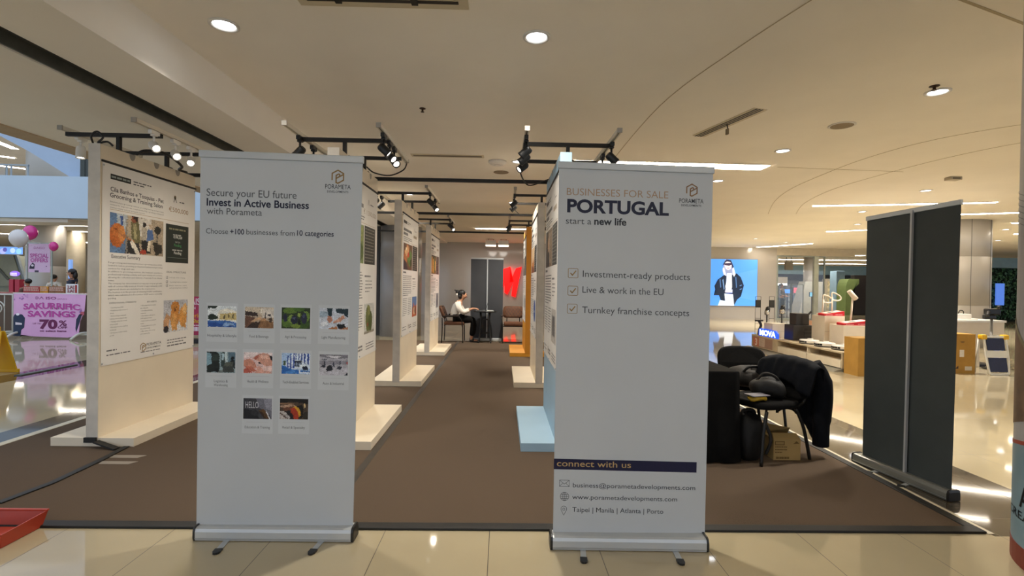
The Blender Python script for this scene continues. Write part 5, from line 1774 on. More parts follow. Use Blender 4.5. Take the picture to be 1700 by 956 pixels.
slab('screen', 'red and white lit sign behind the glass pane', 'screen', 1317, 477, 1326, 487, 30, 0.1, mat('dark_case', '303438', 0.4), None, framed(glow('D8606A', 1.0), 0.06))
slab('shop_shelf', 'shelf of lit goods behind the glass, left side', 'shelf', 1302, 488, 1314, 525, 31, 0.5, mat('shelf_grey', '5E6468', 0.5), 'lit shelves behind the glass', framed(mat('goods_grey', '8C9498', 0.4, noise=0.7, scale=5)), True)
slab('shop_shelf', 'shelf of lit goods behind the glass, right of the first one', 'shelf', 1316, 488, 1330, 525, 31, 0.5, mat('shelf_grey', '5E6468', 0.5), 'lit shelves behind the glass', framed(mat('goods_blue', '7C8CA0', 0.4, noise=0.7, scale=5)), True)
slab('shop_shelf', 'bright shelf of goods with yellow lamps left of the green arch', 'shelf', 1373, 463, 1388, 490, 32, 0.5, mat('shelf_white', 'CFCAB8', 0.5), None, framed(mat('goods_warm', 'C8B890', 0.4, noise=0.8, scale=4, emit=0.25)), True)
t = thing('linear_ceiling_light', 'white lit strip far behind the glass pane', 'ceiling light', (px(1297, 472, 33).x, 33, px(1297, 472, 33).z))
g = G()
g.box((-0.35, -0.1, -0.06), (0.35, 0.1, 0.06), mat('white_glow', 'FFFFFF', 0.5, noise=0, emit=3))
g.build('diffuser', t)
g = G()
g.box((-0.36, -0.11, 0.06), (0.36, 0.11, 0.5), M_WHITE)
g.build('frame', t)
slab('square_column', 'pale blue square column left of the green arch', 'column', 1388, 450, 1403, 500, 29, 0.6, mat('pale_blue_col', '8FAEC4', 0.5), None, framed(mat('pale_blue_col2', '96B4C8', 0.5), 0.1), True)
t = thing('shop_arch', 'olive green arched shop portal in the far hall', 'arch', (px(1407, 500, 26).x, 26, 0))
mpa = lambda u, v, d: Vector((u, -d, v))
w = px(1417, 500, 26).x - px(1407, 500, 26).x + 0.02
hz = px(1407, 463, 26).z
out = [(-w, 0), (-w, hz - 0.55)] + [(-w + w * (1 - math.cos(R(a))) * 0.5 * 1.2, hz - 0.55 + 0.55 * math.sin(R(a))) for a in (20, 40, 60, 80, 90)] + [(w, hz), (w, hz - 0.25)] + [(w * (0.35 - 0.65 * math.sin(R(a)) * 0.6), hz - 0.5 - (1 - math.cos(R(a))) * 0.4) for a in (20, 50, 80)] + [(-w * 0.1, 0)]
g = G()
g.prism(out, mpa, -0.35, 0.35, mat('olive_green', '7C9158', 0.6))
g.build('portal', t, recalc=True)
slab('shop_shelf', 'lit display of small goods inside the green arch', 'shelf', 1407, 470, 1416, 512, 27.5, 0.4, mat('shelf_dark', '3A3A32', 0.5), None, framed(mat('goods_lit', 'B8B090', 0.4, noise=0.9, scale=5, emit=0.2)), True)
slab('shop_partition', 'near-black partition wall beside the green arch', 'partition', 1417.6, 457, 1442, 520, 26, 0.3, mat('black_partition', '2B2420', 0.5), None, framed(mat('black_partition2', '2F2824', 0.5), 0.02), True)
slab('hanging_sign', 'small hanging square sign high behind the glass pane', 'sign', 1304, 434, 1317, 448, 24, 0.12, mat('sign_beige', 'B8B0A0', 0.5), None, framed(mat('sign_beige2', 'C4BCA8', 0.5), 0.1))
for i, (a, b, lb) in enumerate(((1291, 533, 'first glass gate behind the window, at its left frame'), (1312, 533, 'second glass gate behind the window'))):
    q = px(a, b, 22.6)
    t = thing('glass_gate', lb, 'gate', (q.x + 0.3, 22.6, 0))
    g = G()
    for s in (-0.27, 0.27):
        g.bar((s, 0, 0), (s, 0, 1.55), 0.03, 0.03, M_FRAME)
    g.bar((-0.27, 0, 1.55), (0.27, 0, 1.55), 0.03, 0.03, M_FRAME)
    g.build('gate_frame', t)
    g = G()
    g.box((-0.25, -0.004, 0.1), (0.25, 0.004, 1.53), M_GLASS)
    g.build('glass', t)
q = px(1297, 500, 26)
standing('shopper in a grey top standing behind the glass pane at the left', (q.x, 26, 0), R(-60), mat('grey_top', '6E6A66', 0.8), mat('teal_trousers', '38484A', 0.8), 1.6, M_HAIR, False)

# ---------------------------------------------------------------- silver columns
t = thing('round_column', 'round metal-clad column right of the dark banner', 'column', (11.50, 12.6, 0))
g = G()
pr = []
for z in (0.0, 1.02, 1.03, 2.22, 2.23, 3.12):
    pr.append((0.86 if z not in (1.03, 2.23) else 0.855, z))
g.prof((0, 0, 0), (0, 0, 1), [(0.86, 0), (0.86, 1.015), (0.85, 1.02), (0.86, 1.025), (0.86, 2.215), (0.85, 2.22), (0.86, 2.225), (0.86, 3.12)], M_GREYM, 40)
g.build('shaft', t)
for a in (-160, -100, -60):
    g = G()
    c, s = math.cos(R(a)) * 0.861, math.sin(R(a)) * 0.861
    g.cyl((c, s, 0), (c, s, 3.12), 0.006, mat('joint_dark', '6E6E6C', 0.5), n=6)
    g.build('joint', t)
t = thing('round_column', 'grey metal-clad column beyond the front left panels', 'column', (-2.62, 12.85, 0))
g = G()
g.prof((0, 0, 0), (0, 0, 1), [(0.52, 0), (0.52, 1.995), (0.51, 2.0), (0.52, 2.005), (0.52, 2.79)], mat('column_grey', '9C9894', 0.35, metal=0.05, noise=0.04, scale=2), 40)
g.build('shaft', t)
g = G()
g.bar((-0.56, -0.12, 0), (-0.56, -0.12, 2.79), 0.08, 0.06, mat('dark_mullion', '35322E', 0.5))
g.build('corner_strip', t)

t = thing('advertising_pillar', 'printed round pillar at the right edge with grey picture, partial lettering and dark red base', 'pillar', (3.017, 2.22, 0))
RP = 0.45


def pil(th, z, d):
    c, s = math.cos(R(th)), math.sin(R(th))
    r = RP + d
    return Vector(((-0.685 * c - 0.728 * s) * r, (0.728 * c - 0.685 * s) * r, z))


def pband(g, z0, z1, m, d=0.0, a0=0, a1=360, n=60):
    for k in range(n):
        b, c = a0 + (a1 - a0) * k / n, a0 + (a1 - a0) * (k + 1) / n
        za, zb = (z0(b), z0(c)) if callable(z0) else (z0, z0)
        zc, zd = (z1(b), z1(c)) if callable(z1) else (z1, z1)
        g.face([pil(b, za, d), pil(c, zb, d), pil(c, zd, d), pil(b, zc, d)], m, True)


g = G()
pband(g, 0.0, 0.10, mat('dark_red_base', '7E3226', 0.5), 0.004)
g.face([pil(a, 0.10, 0.004) for a in range(0, 360, 6)], mat('dark_red_base', '7E3226', 0.5))
g.build('base', t, recalc=True)
g = G()
pband(g, 0.10, 3.115, mat('pillar_print_grey', 'A8A6A6', 0.45, noise=0.08, scale=3))
s = g.build('print_wrap', t)
g = G()
wav = lambda a: 0.62 + 0.10 * math.sin(R(a * 2.0)) + 0.0016 * min(a, 80)
pband(g, 0.105, lambda a: 0.58 + 0.0012 * min(a, 90), mat('pillar_print_blue', '7C96A0', 0.45, noise=0.10, scale=4), 0.002, -20, 110)
pband(g, lambda a: 0.58 + 0.0012 * min(a, 90), lambda a: 0.60 + 0.0012 * min(a, 90), ink('9A4A3C'), 0.003, -20, 110)
pband(g, lambda a: 0.68 + 0.002 * a, lambda a: 1.22 - 0.006 * a, mat('pillar_print_brown', '7A6450', 0.5, noise=0.35, scale=7), 0.002, -20, 70)
pband(g, lambda a: 1.22 - 0.006 * a, lambda a: 1.25 - 0.006 * a, ink('8A8468'), 0.0025, -20, 70)
for k in range(6):
    z = 1.74 + 0.03 * k
    pband(g, lambda a, z=z: z - 0.002 * a, lambda a, z=z: z + 0.004 - 0.002 * a, ink('6E6C6C'), 0.002, -10, 60, 20)
g.build('printed_picture', s)
g = G()
g.text('AG', 21, 0.30, 20, 0.10, lambda u, v, d: pil(u, v, d), 0.004, ink('14181C'), 0.02, 3)
g.text('CREATOR', 4, 0.235, 52, 0.04, lambda u, v, d: pil(u, v, d), 0.004, ink('20262A'), 0.006, 3)
g.build('lettering', s)

# ---------------------------------------------------------------- product stand at right
t = thing('product_stand', 'long low wooden product stand with a shelf niche beyond the draped chairs', 'display stand', (6.2, 9.5, 0))
M_WOOD = mat('pale_wood', 'B9A98C', 0.45, noise=0.12, scale=7)
M_DRAW = mat('drawer_cream', 'D8CCB4', 0.4, noise=0.04)
g = G()
x0, x1, y0, y1 = -0.58, 0.56, -1.48, 1.48
g.box((x0, y0, 0.30), (x1, y1, 0.33), M_WOOD, 0.004)
g.box((x0 + 0.002, y0, 0.06), (x1, y0 + 0.03, 0.30), M_WOOD)
g.box((x0 + 0.002, y1 - 0.03, 0.06), (x1, y1, 0.30), M_WOOD)
g.box((x0 + 0.002, 0.44, 0.06), (x1, 0.47, 0.30), M_WOOD)
g.box((x0 + 0.24, y0 + 0.03, 0.06), (x0 + 0.27, 0.44, 0.30), mat('niche_back', 'A08C6C', 0.6))
g.box((x0 + 0.01, 0.47, 0.06), (x0 + 0.03, y1 - 0.03, 0.30), M_WOOD)
g.box((x0 + 0.015, -0.53, 0.19), (x0 + 0.24, -0.51, 0.30), M_DRAW)
g.build('body', t)
for a, b in ((-1.44, -0.53), (-0.51, 0.43)):
    g = G()
    g.box((x0 - 0.002, a, 0.062), (x0 + 0.23, b, 0.19), M_DRAW, 0.004)
    g.build('drawer', t)
g = G()
g.box((x0 + 0.03, y0 + 0.02, 0.0), (x1, y1 - 0.02, 0.06), mat('dark_plinth', '4A473F', 0.4))
g.hexa([(x0 - 0.13, y0 + 0.02, 0), (x0 + 0.03, y0 + 0.02, 0), (x0 + 0.03, y1 + 0.2, 0), (x0 - 0.13, y1 + 0.2, 0), (x0 - 0.06, y0 + 0.02, 0.035), (x0 + 0.03, y0 + 0.02, 0.05), (x0 + 0.03, y1 + 0.2, 0.05), (x0 - 0.06, y1 + 0.2, 0.035)], mat('plinth_trim', '8A8678', 0.4))
g.build('plinth', t)
g = G()
mpk = lambda u, v, d: Vector((x0 + 0.009 - d, 1.44 - u, v))
g.rect(0.0, 0.08, 0.80, 0.29, mpk, 0.001, ink('A08070'))
g.rect(0.02, 0.09, 0.26, 0.28, mpk, 0.002, ink('C0765A'))
g.rect(0.27, 0.10, 0.50, 0.28, mpk, 0.002, ink('CDB9A8'))
g.text('3', 0.10, 0.11, 0.09, 0.14, mpk, 0.003, ink('E8D8CC'), 0.03, 3)
greek(g, mpk, 0.30, 0.47, 0.26, 7, 0.022, 0.009, ink('9A8878'), 0.003)
g.build('printed_panel', t)

t = thing('letter_sign', 'blue and white glowing sign reading MOVA on the corner of the wooden stand', 'sign', (5.642, 10.33, 0.331))
mpm = lambda u, v, d: Vector((-0.012 - d, 0.37 - u, v))
g = G()
g.prism([(0.0, 0), (0.74, 0), (0.74, 0.10), (0.66, 0.155), (0.04, 0.16), (0.0, 0.12)], mpm, -0.03, 0.0, mat('sign_blue', '2255D8', 0.4, noise=0, emit=0.8))
b = g.build('sign_body', t, recalc=True)
g = G()
g.text('MOVA', 0.05, 0.025, 0.62, 0.105, mpm, 0.004, mat('sign_white', 'EAF4FF', 0.4, noise=0, emit=3.0), 0.03, 3)
g.build('lettering', t)


def robot(x, y, lb):
    t = thing('robot_vacuum', lb, 'robot vacuum', (x, y, 0.3305), 0, 'round robot vacuums on the wooden stand')
    g = G()
    g.prof((0, 0, 0.012), (0, 0, 1), [(0.155, 0), (0.165, 0.01), (0.165, 0.05), (0.160, 0.062), (0.10, 0.066), (0, 0.067)], M_WHITE, 32)
    b = g.build('body', t)
    g = G()
    g.prof((0, 0, 0.0), (0, 0, 1), [(0.15, 0), (0.166, 0.004), (0.166, 0.018), (0.15, 0.019)], M_BLACKP, 32)
    g.build('bumper', t)
    g = G()
    g.prof((0.02, 0.0, 0.078), (0, 0, 1), [(0.05, 0), (0.05, 0.014), (0.045, 0.018), (0, 0.018)], M_WHITE, 20)
    g.build('sensor_turret', t)
    g = G()
    for a in (150, 165, 180, 195, 210):
        c, s = math.cos(R(a)), math.sin(R(a))
        g.bar((c * 0.166, s * 0.166, 0.042), (math.cos(R(a + 13)) * 0.166, math.sin(R(a + 13)) * 0.166, 0.042), 0.006, 0.03, M_BLACKP)
    g.build('front_sensor', t)


robot(5.82, 9.22, 'white robot vacuum farthest along the stand, next to the black boxes')
robot(5.84, 8.80, 'white robot vacuum in the middle of the three on the stand')
robot(5.86, 8.36, 'white robot vacuum nearest the dark banner')


def plinth(x0, x1, y0, y1, h, lb):
    t = thing('display_plinth', lb, 'plinth', ((x0 + x1) / 2, (y0 + y1) / 2, 0.3305), 0, 'cream display plinths')
    w, d = (x1 - x0) / 2, (y1 - y0) / 2
    g = G()
    g.box((-w, -d, 0), (w, d, h), M_CREAM, 0.006)
    g.build('box', t)
    g = G()
    g.box((-w * 0.95, -d - 0.002, h * 0.44), (w * 0.95, -d + 0.001, h * 0.45), mat('joint_cream', 'A89C86', 0.5))
    g.build('joint', t)


plinth(6.09, 6.48, 9.20, 9.58, 0.53, 'taller cream plinth with a red stand and two cream vacuum handles')
plinth(6.12, 6.60, 8.72, 9.10, 0.39, 'shorter cream plinth with a red stand, next to the dark banner')
plinth(5.70, 6.03, 10.28, 10.62, 0.29, 'low cream box behind the glowing blue sign')


def wedge(x0, x1, y0, y1, z, lb):
    t = thing('red_display_base', lb, 'display base', ((x0 + x1) / 2, (y0 + y1) / 2, z), 0, 'red slanted bases')
    w, d = (x1 - x0) / 2, (y1 - y0) / 2
    g = G()
    g.hexa([(-w, -d, 0), (w, -d, 0), (w, d, 0), (-w, d, 0), (-w, -d, 0.03), (w, -d, 0.09), (w, d, 0.10), (-w, d, 0.045)], mat('red_plastic', 'C8202C', 0.4))
    b = g.build('body', t)
    g = G()
    m = mp_ = lambda u, v, dd: Vector((-w + u * 2 * w, -d + v * 2 * d, 0.031 + 0.06 * u + 0.0125 * v + dd))
    g.rect(0.12, 0.1, 0.9, 0.9, m, 0.002, ink('D8D0C4'))
    g.rect(0.3, 0.3, 0.6, 0.6, m, 0.003, ink('3A3434'))
    g.build('info_card', t)
    g = G()
    mpf = lambda u, v, dd: Vector((-w + u * 2 * w, -d - dd, v))
    greek(g, mpf, 0.08, 0.40, 0.025, 1, 0.02, 0.012, ink('E8B0B0'), 0.001, 1)
    greek(g, mpf, 0.55, 0.9, 0.03, 1, 0.02, 0.012, ink('E8B0B0'), 0.001, 1)
    g.build('small_print', b)


wedge(6.095, 6.475, 9.205, 9.40, 0.861, 'red slanted base on the taller cream plinth')
wedge(6.13, 6.595, 8.725, 8.92, 0.721, 'red slanted base on the shorter cream plinth')


def stick_vac(x, y, z, h, lb, m=M_CREAM, loop=True, lean=0.0):
    t = thing('stick_vacuum', lb, 'stick vacuum', (x, y, z))
    g = G()
    g.tube([(0, 0, 0.02), (lean * 0.5, 0, h * 0.5), (lean, 0, h)], 0.017, m, 10)
    g.build('tube', t)
    g = G()
    if loop:
        g.tube(catmull([(lean, 0, h - 0.02), (lean - 0.01, 0, h + 0.07), (lean + 0.03, 0, h + 0.09), (lean + 0.15, 0, h + 0.03), (lean + 0.17, 0, h - 0.03), (lean + 0.12, 0, h - 0.06), (lean, 0, h - 0.05)], 5), 0.014, m, 8)
    else:
        g.tube([(lean + 0.06, 0, h - 0.06), (lean - 0.07, 0, h + 0.09)], [0.045, 0.04], m, 12)
    g.build('handle', t)
    g = G()
    g.box((-0.09, -0.05, 0.0), (0.09, 0.05, 0.035), m, 0.01)
    g.build('floor_head', t)
    return t


stick_vac(6.24, 9.50, 0.861, 0.30, 'cream stick handle with a loop grip, left one on the taller plinth', lean=0.02)
stick_vac(6.43, 9.50, 0.861, 0.345, 'cream stick handle with a loop grip, right one on the taller plinth')
t = stick_vac(6.46, 9.02, 0.721, 0.53, 'cream stick vacuum with a thick tilted head on the shorter plinth', loop=False, lean=0.03)
M_DARKV = mat('dark_grey_plastic', '2C2A2A', 0.4)


def black_vac(x, y, z, h, lb):
    t = thing('stick_vacuum', lb, 'stick vacuum', (x, y, z))
    g = G()
    g.tube([(0, 0, 0.03), (0, 0, h * 0.75)], 0.016, M_DARKV, 10)
    g.build('tube', t)
    g = G()
    g.tube([(-0.03, 0, h * 0.72), (0.0, 0, h * 0.80), (0.02, 0, h * 0.95), (0.0, 0, h)], [0.03, 0.055, 0.045, 0.03], M_DARKV, 12)
    b = g.build('motor_body', t)
    g = G()
    g.prof((-0.035, -0.02, h * 0.80), (0.3, -1, 0), [(0.045, 0), (0.05, 0.02), (0.045, 0.06), (0.03, 0.065)], M_CHROME, 18)
    g.build('dust_cup', t)
    g = G()
    g.box((-0.11, -0.05, 0), (0.11, 0.05, 0.05), M_DARKV, 0.012)
    g.build('floor_head', t)


black_vac(5.86, 10.80, 0.3305, 0.62, 'dark stick vacuum with a chrome cup above the glowing blue sign')
black_vac(6.16, 10.74, 0.3305, 0.66, 'dark stick vacuum right of the chrome-cupped one, behind the cream box')
for x, lb in ((5.72, 'thin black wire rack at the left end of the stand'), (6.03, 'thin black wire rack right of the first, behind the dark vacuum')):
    t = thing('wire_rack', lb, 'rack', (x, 10.92, 0.3305), 0, 'wire racks on the stand')
    g = G()
    for s in (-0.06, 0.06):
        g.tube([(s, 0, 0), (s, 0, 0.845)], 0.004, M_STEEL, 6)
    for z in (0.005, 0.12, 0.24, 0.36, 0.845):
        g.tube([(-0.06, 0, z), (0.06, 0, z)], 0.004, M_STEEL, 6)
    g.build('frame', t)
    g = G()
    g.box((-0.055, -0.012, 0.60), (0.055, 0.012, 0.77), mat('sign_dark', '3B3A36', 0.5), 0.004)
    g.build('sign_plate', t)
t = thing('appliance', 'black tool resting at the left end of the wooden stand beside the sign', 'appliance', (5.70, 10.80, 0.3305))
g = G()
g.tube(catmull([(-0.02, 0, 0.0), (0.0, 0, 0.12), (0.03, 0, 0.22), (-0.02, 0, 0.31)]), 0.028, M_DARKV, 10)
g.build('grip', t)
g = G()
g.box((-0.10, -0.03, 0.30), (0.07, 0.03, 0.335), M_DARKV, 0.01)
g.build('head', t)
t = thing('cleaning_station', 'stack of black appliance boxes in the middle of the wooden stand', 'appliance', (6.0, 9.86, 0.3305))
g = G()
g.box((-0.20, -0.16, 0.0), (0.20, 0.16, 0.31), M_DARKV, 0.01)
g.build('lower_case', t)
g = G()
g.box((-0.12, -0.12, 0.31), (0.14, 0.12, 0.54), M_DARKV, 0.012)
g.build('upper_case', t)
g = G()
g.tube(catmull([(0.10, -0.1, 0.50), (0.16, -0.1, 0.55), (0.19, -0.1, 0.58)]), 0.02, M_DARKV, 8)
g.build('spout', t)
for z in (0.06, 0.13, 0.20):
    g = G()
    g.box((0.02, -0.166, z), (0.17, -0.1605, z + 0.045), mat('glossy_black', '3A3A3C', 0.15))
    g.build('front_panel', t)
t = thing('product_card', 'orange brown printed card with a pale disc leaning behind the robot vacuums', 'poster', (6.39, 9.93, 0.3305))
g = G()
g.hexa([(-0.11, 0, 0), (0.11, 0, 0), (0.11, 0.01, 0), (-0.11, 0.01, 0), (-0.11, 0.04, 0.39), (0.11, 0.04, 0.39), (0.11, 0.05, 0.39), (-0.11, 0.05, 0.39)], mat('card_orange', 'B08464', 0.5))
b = g.build('board', t)
g = G()
mpc = lambda u, v, d: Vector((u, v / 0.39 * 0.04 - d, v))
g.disc(0.02, 0.20, 0.075, 0.075, mpc, 0.003, ink('C8AEA0'), 20)
g.rect(-0.1, 0.01, 0.1, 0.07, mpc, 0.003, ink('6A5A70'))
g.disc(-0.05, 0.30, 0.03, 0.03, mpc, 0.003, ink('C89878'), 12)
g.build('print', b)

# boxes, white counter and step stool right of the dark banner


def carton(name, lb, x0, x1, y0, y1, h, m=M_CARD, z=0.0, extra=None, flaps=False, rz=0):
    t = thing(name, lb, 'box', ((x0 + x1) / 2, (y0 + y1) / 2, z), rz)
    w, d = (x1 - x0) / 2, (y1 - y0) / 2
    k = 0.004
    g = G()
    g.box((-w, -d, 0), (w, d, k), m)
    g.box((-w, -d, k), (w, -d + k, h), m)
    g.box((-w, d - k, k), (w, d, h), m)
    g.box((-w, -d + k, k), (-w + k, d - k, h), m)
    g.box((w - k, -d + k, k), (w, d - k, h), m)
    if not flaps:
        g.box((-w + k, -d + k, h - k), (w - k, d - k, h), m)
    b = g.build('body', t)
    if flaps:
        for q in (((-w, -d, h), (w, -d, h), (w * 0.9, -d * 0.45, h + 0.035), (-w * 0.9, -d * 0.45, h + 0.035)), ((w, d, h), (-w, d, h), (-w * 1.3, d * 0.3, h + 0.10), (w * 0.8, d * 0.25, h + 0.06)), ((-w, d, h), (-w, -d, h), (-w * 1.75, -d * 0.7, h + 0.05), (-w * 1.7, d * 0.8, h + 0.085))):
            g = G()
            f = [Vector(p) for p in q]
            n = (f[1] - f[0]).cross(f[2] - f[0]).normalized() * 0.003
            g.hexa([*f, *[p + n for p in f]], m)
            g.build('flap', t, recalc=True)
    else:
        g = G()
        g.box((-w - 0.0005, -0.025, h), (w + 0.0005, 0.025, h + 0.0008), mat('packing_tape', 'B8955A', 0.3))
        g.build('tape', t)
    if extra:
        extra(t, b, w, d, h)
    return t


def box_print(t, b, w, d, h):
    mpx = lambda u, v, dd: Vector((-w + u * 2 * w, -d - dd, v * h))
    g = G()
    g.rect(0.30, 0.42, 0.50, 0.60, mpx, 0.001, ink('DAD2C4'))
    g.rect(0.55, 0.08, 0.86, 0.18, mpx, 0.001, ink('C8BEA8'))
    g.build('sticker', t)
    g = G()
    g.flat([(0.12, 0.12), (0.26, 0.12), (0.26, 0.2), (0.18, 0.16)], mpx, 0.001, ink('3A2A1A'))
    g.disc(0.42, 0.80, 0.1, 0.014, mpx, 0.001, ink('5A4022'))
    g.build('hand_hole', t)


carton('cardboard_box', 'tall closed cardboard box with a white sticker beside the step stool', 7.50, 7.88, 8.05, 8.42, 0.655, extra=box_print)
carton('cardboard_box', 'flat brown cardboard box at the near end of the wooden stand, by the dark banner', 5.62, 6.05, 7.66, 7.98, 0.60)
t = thing('display_counter', 'cream counter behind the step stool with white gadgets on top', 'counter', (8.05, 9.05, 0))
g = G()
g.box((-1.0, -0.34, 0.81), (1.04, 0.35, 0.85), M_WHITE, 0.006)
g.build('worktop', t)
g = G()
g.box((-0.95, -0.30, 0.58), (1.04, 0.32, 0.81), M_CREAM)
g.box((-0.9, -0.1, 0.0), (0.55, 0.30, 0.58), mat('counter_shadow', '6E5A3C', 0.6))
g.build('body', t)
g = G()
g.box((0.35, -0.28, 0.0), (0.62, -0.06, 0.575), M_CREAM, 0.01)
g.build('pedestal', t)
g = G()
g.box((-0.9, -0.25, 0.0), (1.0, 0.30, 0.04), M_STEEL)
g.build('plinth', t)
t = thing('tray', 'white tray with small gadgets on the cream counter', 'tray', (8.45, 8.98, 0.8505))
g = G()
g.box((-0.22, -0.16, 0), (0.22, 0.16, 0.015), M_WHITE, 0.004)
g.box((-0.16, -0.10, 0.015), (0.16, 0.12, 0.10), M_WHITE, 0.01)
g.build('case', t)
g = G()
g.tube(catmull([(-0.13, 0, 0.10), (-0.17, 0, 0.17), (-0.10, 0, 0.22)]), 0.02, M_STEEL, 8)
g.tube(catmull([(0.0, 0, 0.10), (0.03, 0, 0.16), (0.09, 0, 0.15), (0.1, 0, 0.10)]), 0.008, M_STEEL, 8)
g.build('fitting', t)
t = thing('stick_vacuum', 'cream vacuum lying on the counter, just right of the dark banner', 'stick vacuum', (8.12, 8.95, 0.8505))
g = G()
g.tube(catmull([(-0.12, 0, 0.03), (0.0, 0, 0.06), (0.10, 0, 0.12)]), [0.03] * 7 + [0.025] * 6, M_CREAM, 10)
g.build('tube', t)
g = G()
g.ell((-0.12, -0.02, 0.05), (0.06, 0.05, 0.05), M_CREAM)
g.build('motor_body', t)
t = thing('camera_stand', 'black device on a grey post in front of the cream counter', 'stand', (8.66, 8.56, 0))
g = G()
g.tube([(0, 0, 0.02), (0, 0, 0.92)], 0.022, mat('grey_post', '8C8A86', 0.4), 12)
g.build('post', t)
g = G()
g.prof((0, 0, 0), (0, 0, 1), [(0.12, 0), (0.12, 0.015), (0.03, 0.03), (0.03, 0.05)], M_STEEL, 20)
g.build('base', t)
g = G()
g.box((-0.11, -0.05, 0.96), (0.12, 0.05, 1.07), M_BLACKP, 0.02)
g.box((-0.14, -0.04, 0.88), (0.05, 0.04, 0.96), M_BLACKP, 0.02)
g.tube([(-0.1, -0.05, 1.02), (-0.16, -0.08, 0.93)], 0.025, M_BLACKP, 8)
g.ell((0.09, -0.04, 1.10), (0.03, 0.03, 0.03), M_BLACKP)
g.build('device', t)

t = thing('step_stool', 'folded white step stool with navy treads and yellow corners', 'step stool', (8.165, 7.92, 0))
M_STEPW = mat('stool_white', 'DEDCD2', 0.4)
mpst = lambda u, v: Vector((u, 0.10 * v / 0.64, v))
g = G()
for s in (-1, 1):
    g.tube(catmull([mpst(-0.18 * s, 0.62), mpst(-0.185 * s, 0.35), mpst(-0.165 * s, 0.06), mpst(-0.14 * s, 0.017)], 4), 0.017, M_STEPW, 8)
g.bar(mpst(-0.14, 0.017), mpst(0.14, 0.017), 0.03, 0.03, M_STEPW)
g.bar(mpst(-0.18, 0.62), mpst(0.18, 0.62), 0.03, 0.03, M_STEPW)
g.build('front_frame', t)
g = G()
for s in (-1, 1):
    g.tube([(-0.20 * s, 0.16, 0.64), (-0.20 * s, 0.22, 0.012)], 0.012, M_STEPW, 8)
g.build('rear_frame', t)
for z0, z1 in ((0.05, 0.28), (0.40, 0.60)):
    g = G()
    a, b = mpst(0, z0), mpst(0, z1)
    g.hexa([(-0.145, a.y - 0.006, z0), (0.145, a.y - 0.006, z0), (0.145, a.y + 0.006, z0), (-0.145, a.y + 0.006, z0), (-0.15, b.y - 0.006, z1), (0.15, b.y - 0.006, z1), (0.15, b.y + 0.006, z1), (-0.15, b.y + 0.006, z1)], mat('navy_tread', '242C4C', 0.6, noise=0.15, scale=50))
    g.build('tread', t)
g = G()
a, b = mpst(0, 0.285), mpst(0, 0.395)
g.hexa([(-0.175, a.y - 0.01, 0.285), (0.175, a.y - 0.01, 0.285), (0.175, a.y + 0.01, 0.285), (-0.175, a.y + 0.01, 0.285), (-0.175, b.y - 0.01, 0.395), (0.175, b.y - 0.01, 0.395), (0.175, b.y + 0.01, 0.395), (-0.175, b.y + 0.01, 0.395)], M_STEPW)
g.build('cross_plate', t)
for s in (-1, 1):
    g = G()
    g.box((s * 0.185 - 0.045, 0.07, 0.575), (s * 0.185 + 0.045, 0.16, 0.655), mat('yellow_plastic', 'E0B020', 0.4), 0.02)
    g.build('corner_cap', t)

# leafy wall with a lit sign
a, b = px(1640, 600, 22), px(1720, 425, 22)
t = thing('plant_wall', 'dark green leafy wall with a small lit blue sign at far right', 'plant wall', ((a.x + b.x) / 2, 22.3, 0))
g = G()
g.box((-1.3, 0.0, 0), (1.3, 0.1, 2.9), mat('hedge_backing', '1C2A1E', 0.9))
g.build('backing', t)
g = G()
random.seed(3)
for i in range(900):
    x, z = random.uniform(-1.25, 1.25), random.uniform(0.1, 2.45)
    c = Vector((x, -0.02 - random.uniform(0, 0.05), z))
    a = random.uniform(0, 6.28)
    u = Vector((math.cos(a), random.uniform(-0.5, 0.1), math.sin(a))) * 0.075
    v = Vector((-math.sin(a), random.uniform(-0.4, 0.4), math.cos(a))) * 0.04
    g.face([c - u, c + v, c + u, c - v], mat('leaf_dark', '2E5A34', 0.5) if i % 3 else mat('leaf_pale', '5A8A5A', 0.5))
g.build('leaves', t)['kind'] = 'stuff'
g = G()
g.box((-0.58, -0.13, 0.75), (-0.18, -0.08, 1.75), glow('5A86E8', 0.9), 0.02)
g.build('sign_panel', t)
g = G()
g.box((-1.3, -0.4, 2.45), (1.3, 0.0, 2.9), M_BLUEB)
g.build('canopy', t)

# ---------------------------------------------------------------- black desk, chairs, bags at right
t = thing('draped_table', 'table covered to the floor in black cloth behind the right white banner', 'table', (1.40, 4.06, 0.008))
g = G()
g.box((-0.43, -0.27, 0.685), (0.43, 0.27, 0.708), mat('table_board', '6A5A48', 0.5))
for sx in (-0.4, 0.4):
    for sy in (-0.24, 0.24):
        g.box((sx - 0.015, sy - 0.015, 0), (sx + 0.015, sy + 0.015, 0.685), M_STEEL)
g.build('trestle', t)
g = G()
ring = []
n = 96
rings = [[], [], [], [], [], []]
for k in range(n):
    a = k / n * 4
    side, f = int(a), a - int(a)
    w, d = 0.44, 0.28
    p = ((-w + 2 * w * f, -d), (w, -d + 2 * d * f), (w - 2 * w * f, d), (-w, d - 2 * d * f))[side]
    nrm = ((0, -1), (1, 0), (0, 1), (-1, 0))[side]
    cor = 1 - min(f, 1 - f) * 8
    fold = 0.010 * math.sin(k * 0.9) + 0.006 * math.sin(k * 2.1 + 1)
    for j, (z, e) in enumerate(((0.712, 0.0), (0.700, 0.004), (0.55, 0.006), (0.35, 0.010), (0.15, 0.014), (0.012, 0.020))):
        o = e + fold * j / 5
        rings[5 - j].append(Vector((p[0] + nrm[0] * o, p[1] + nrm[1] * o, z)))
g.rings(rings, M_CLOTH)
g.build('black_tablecloth', t)


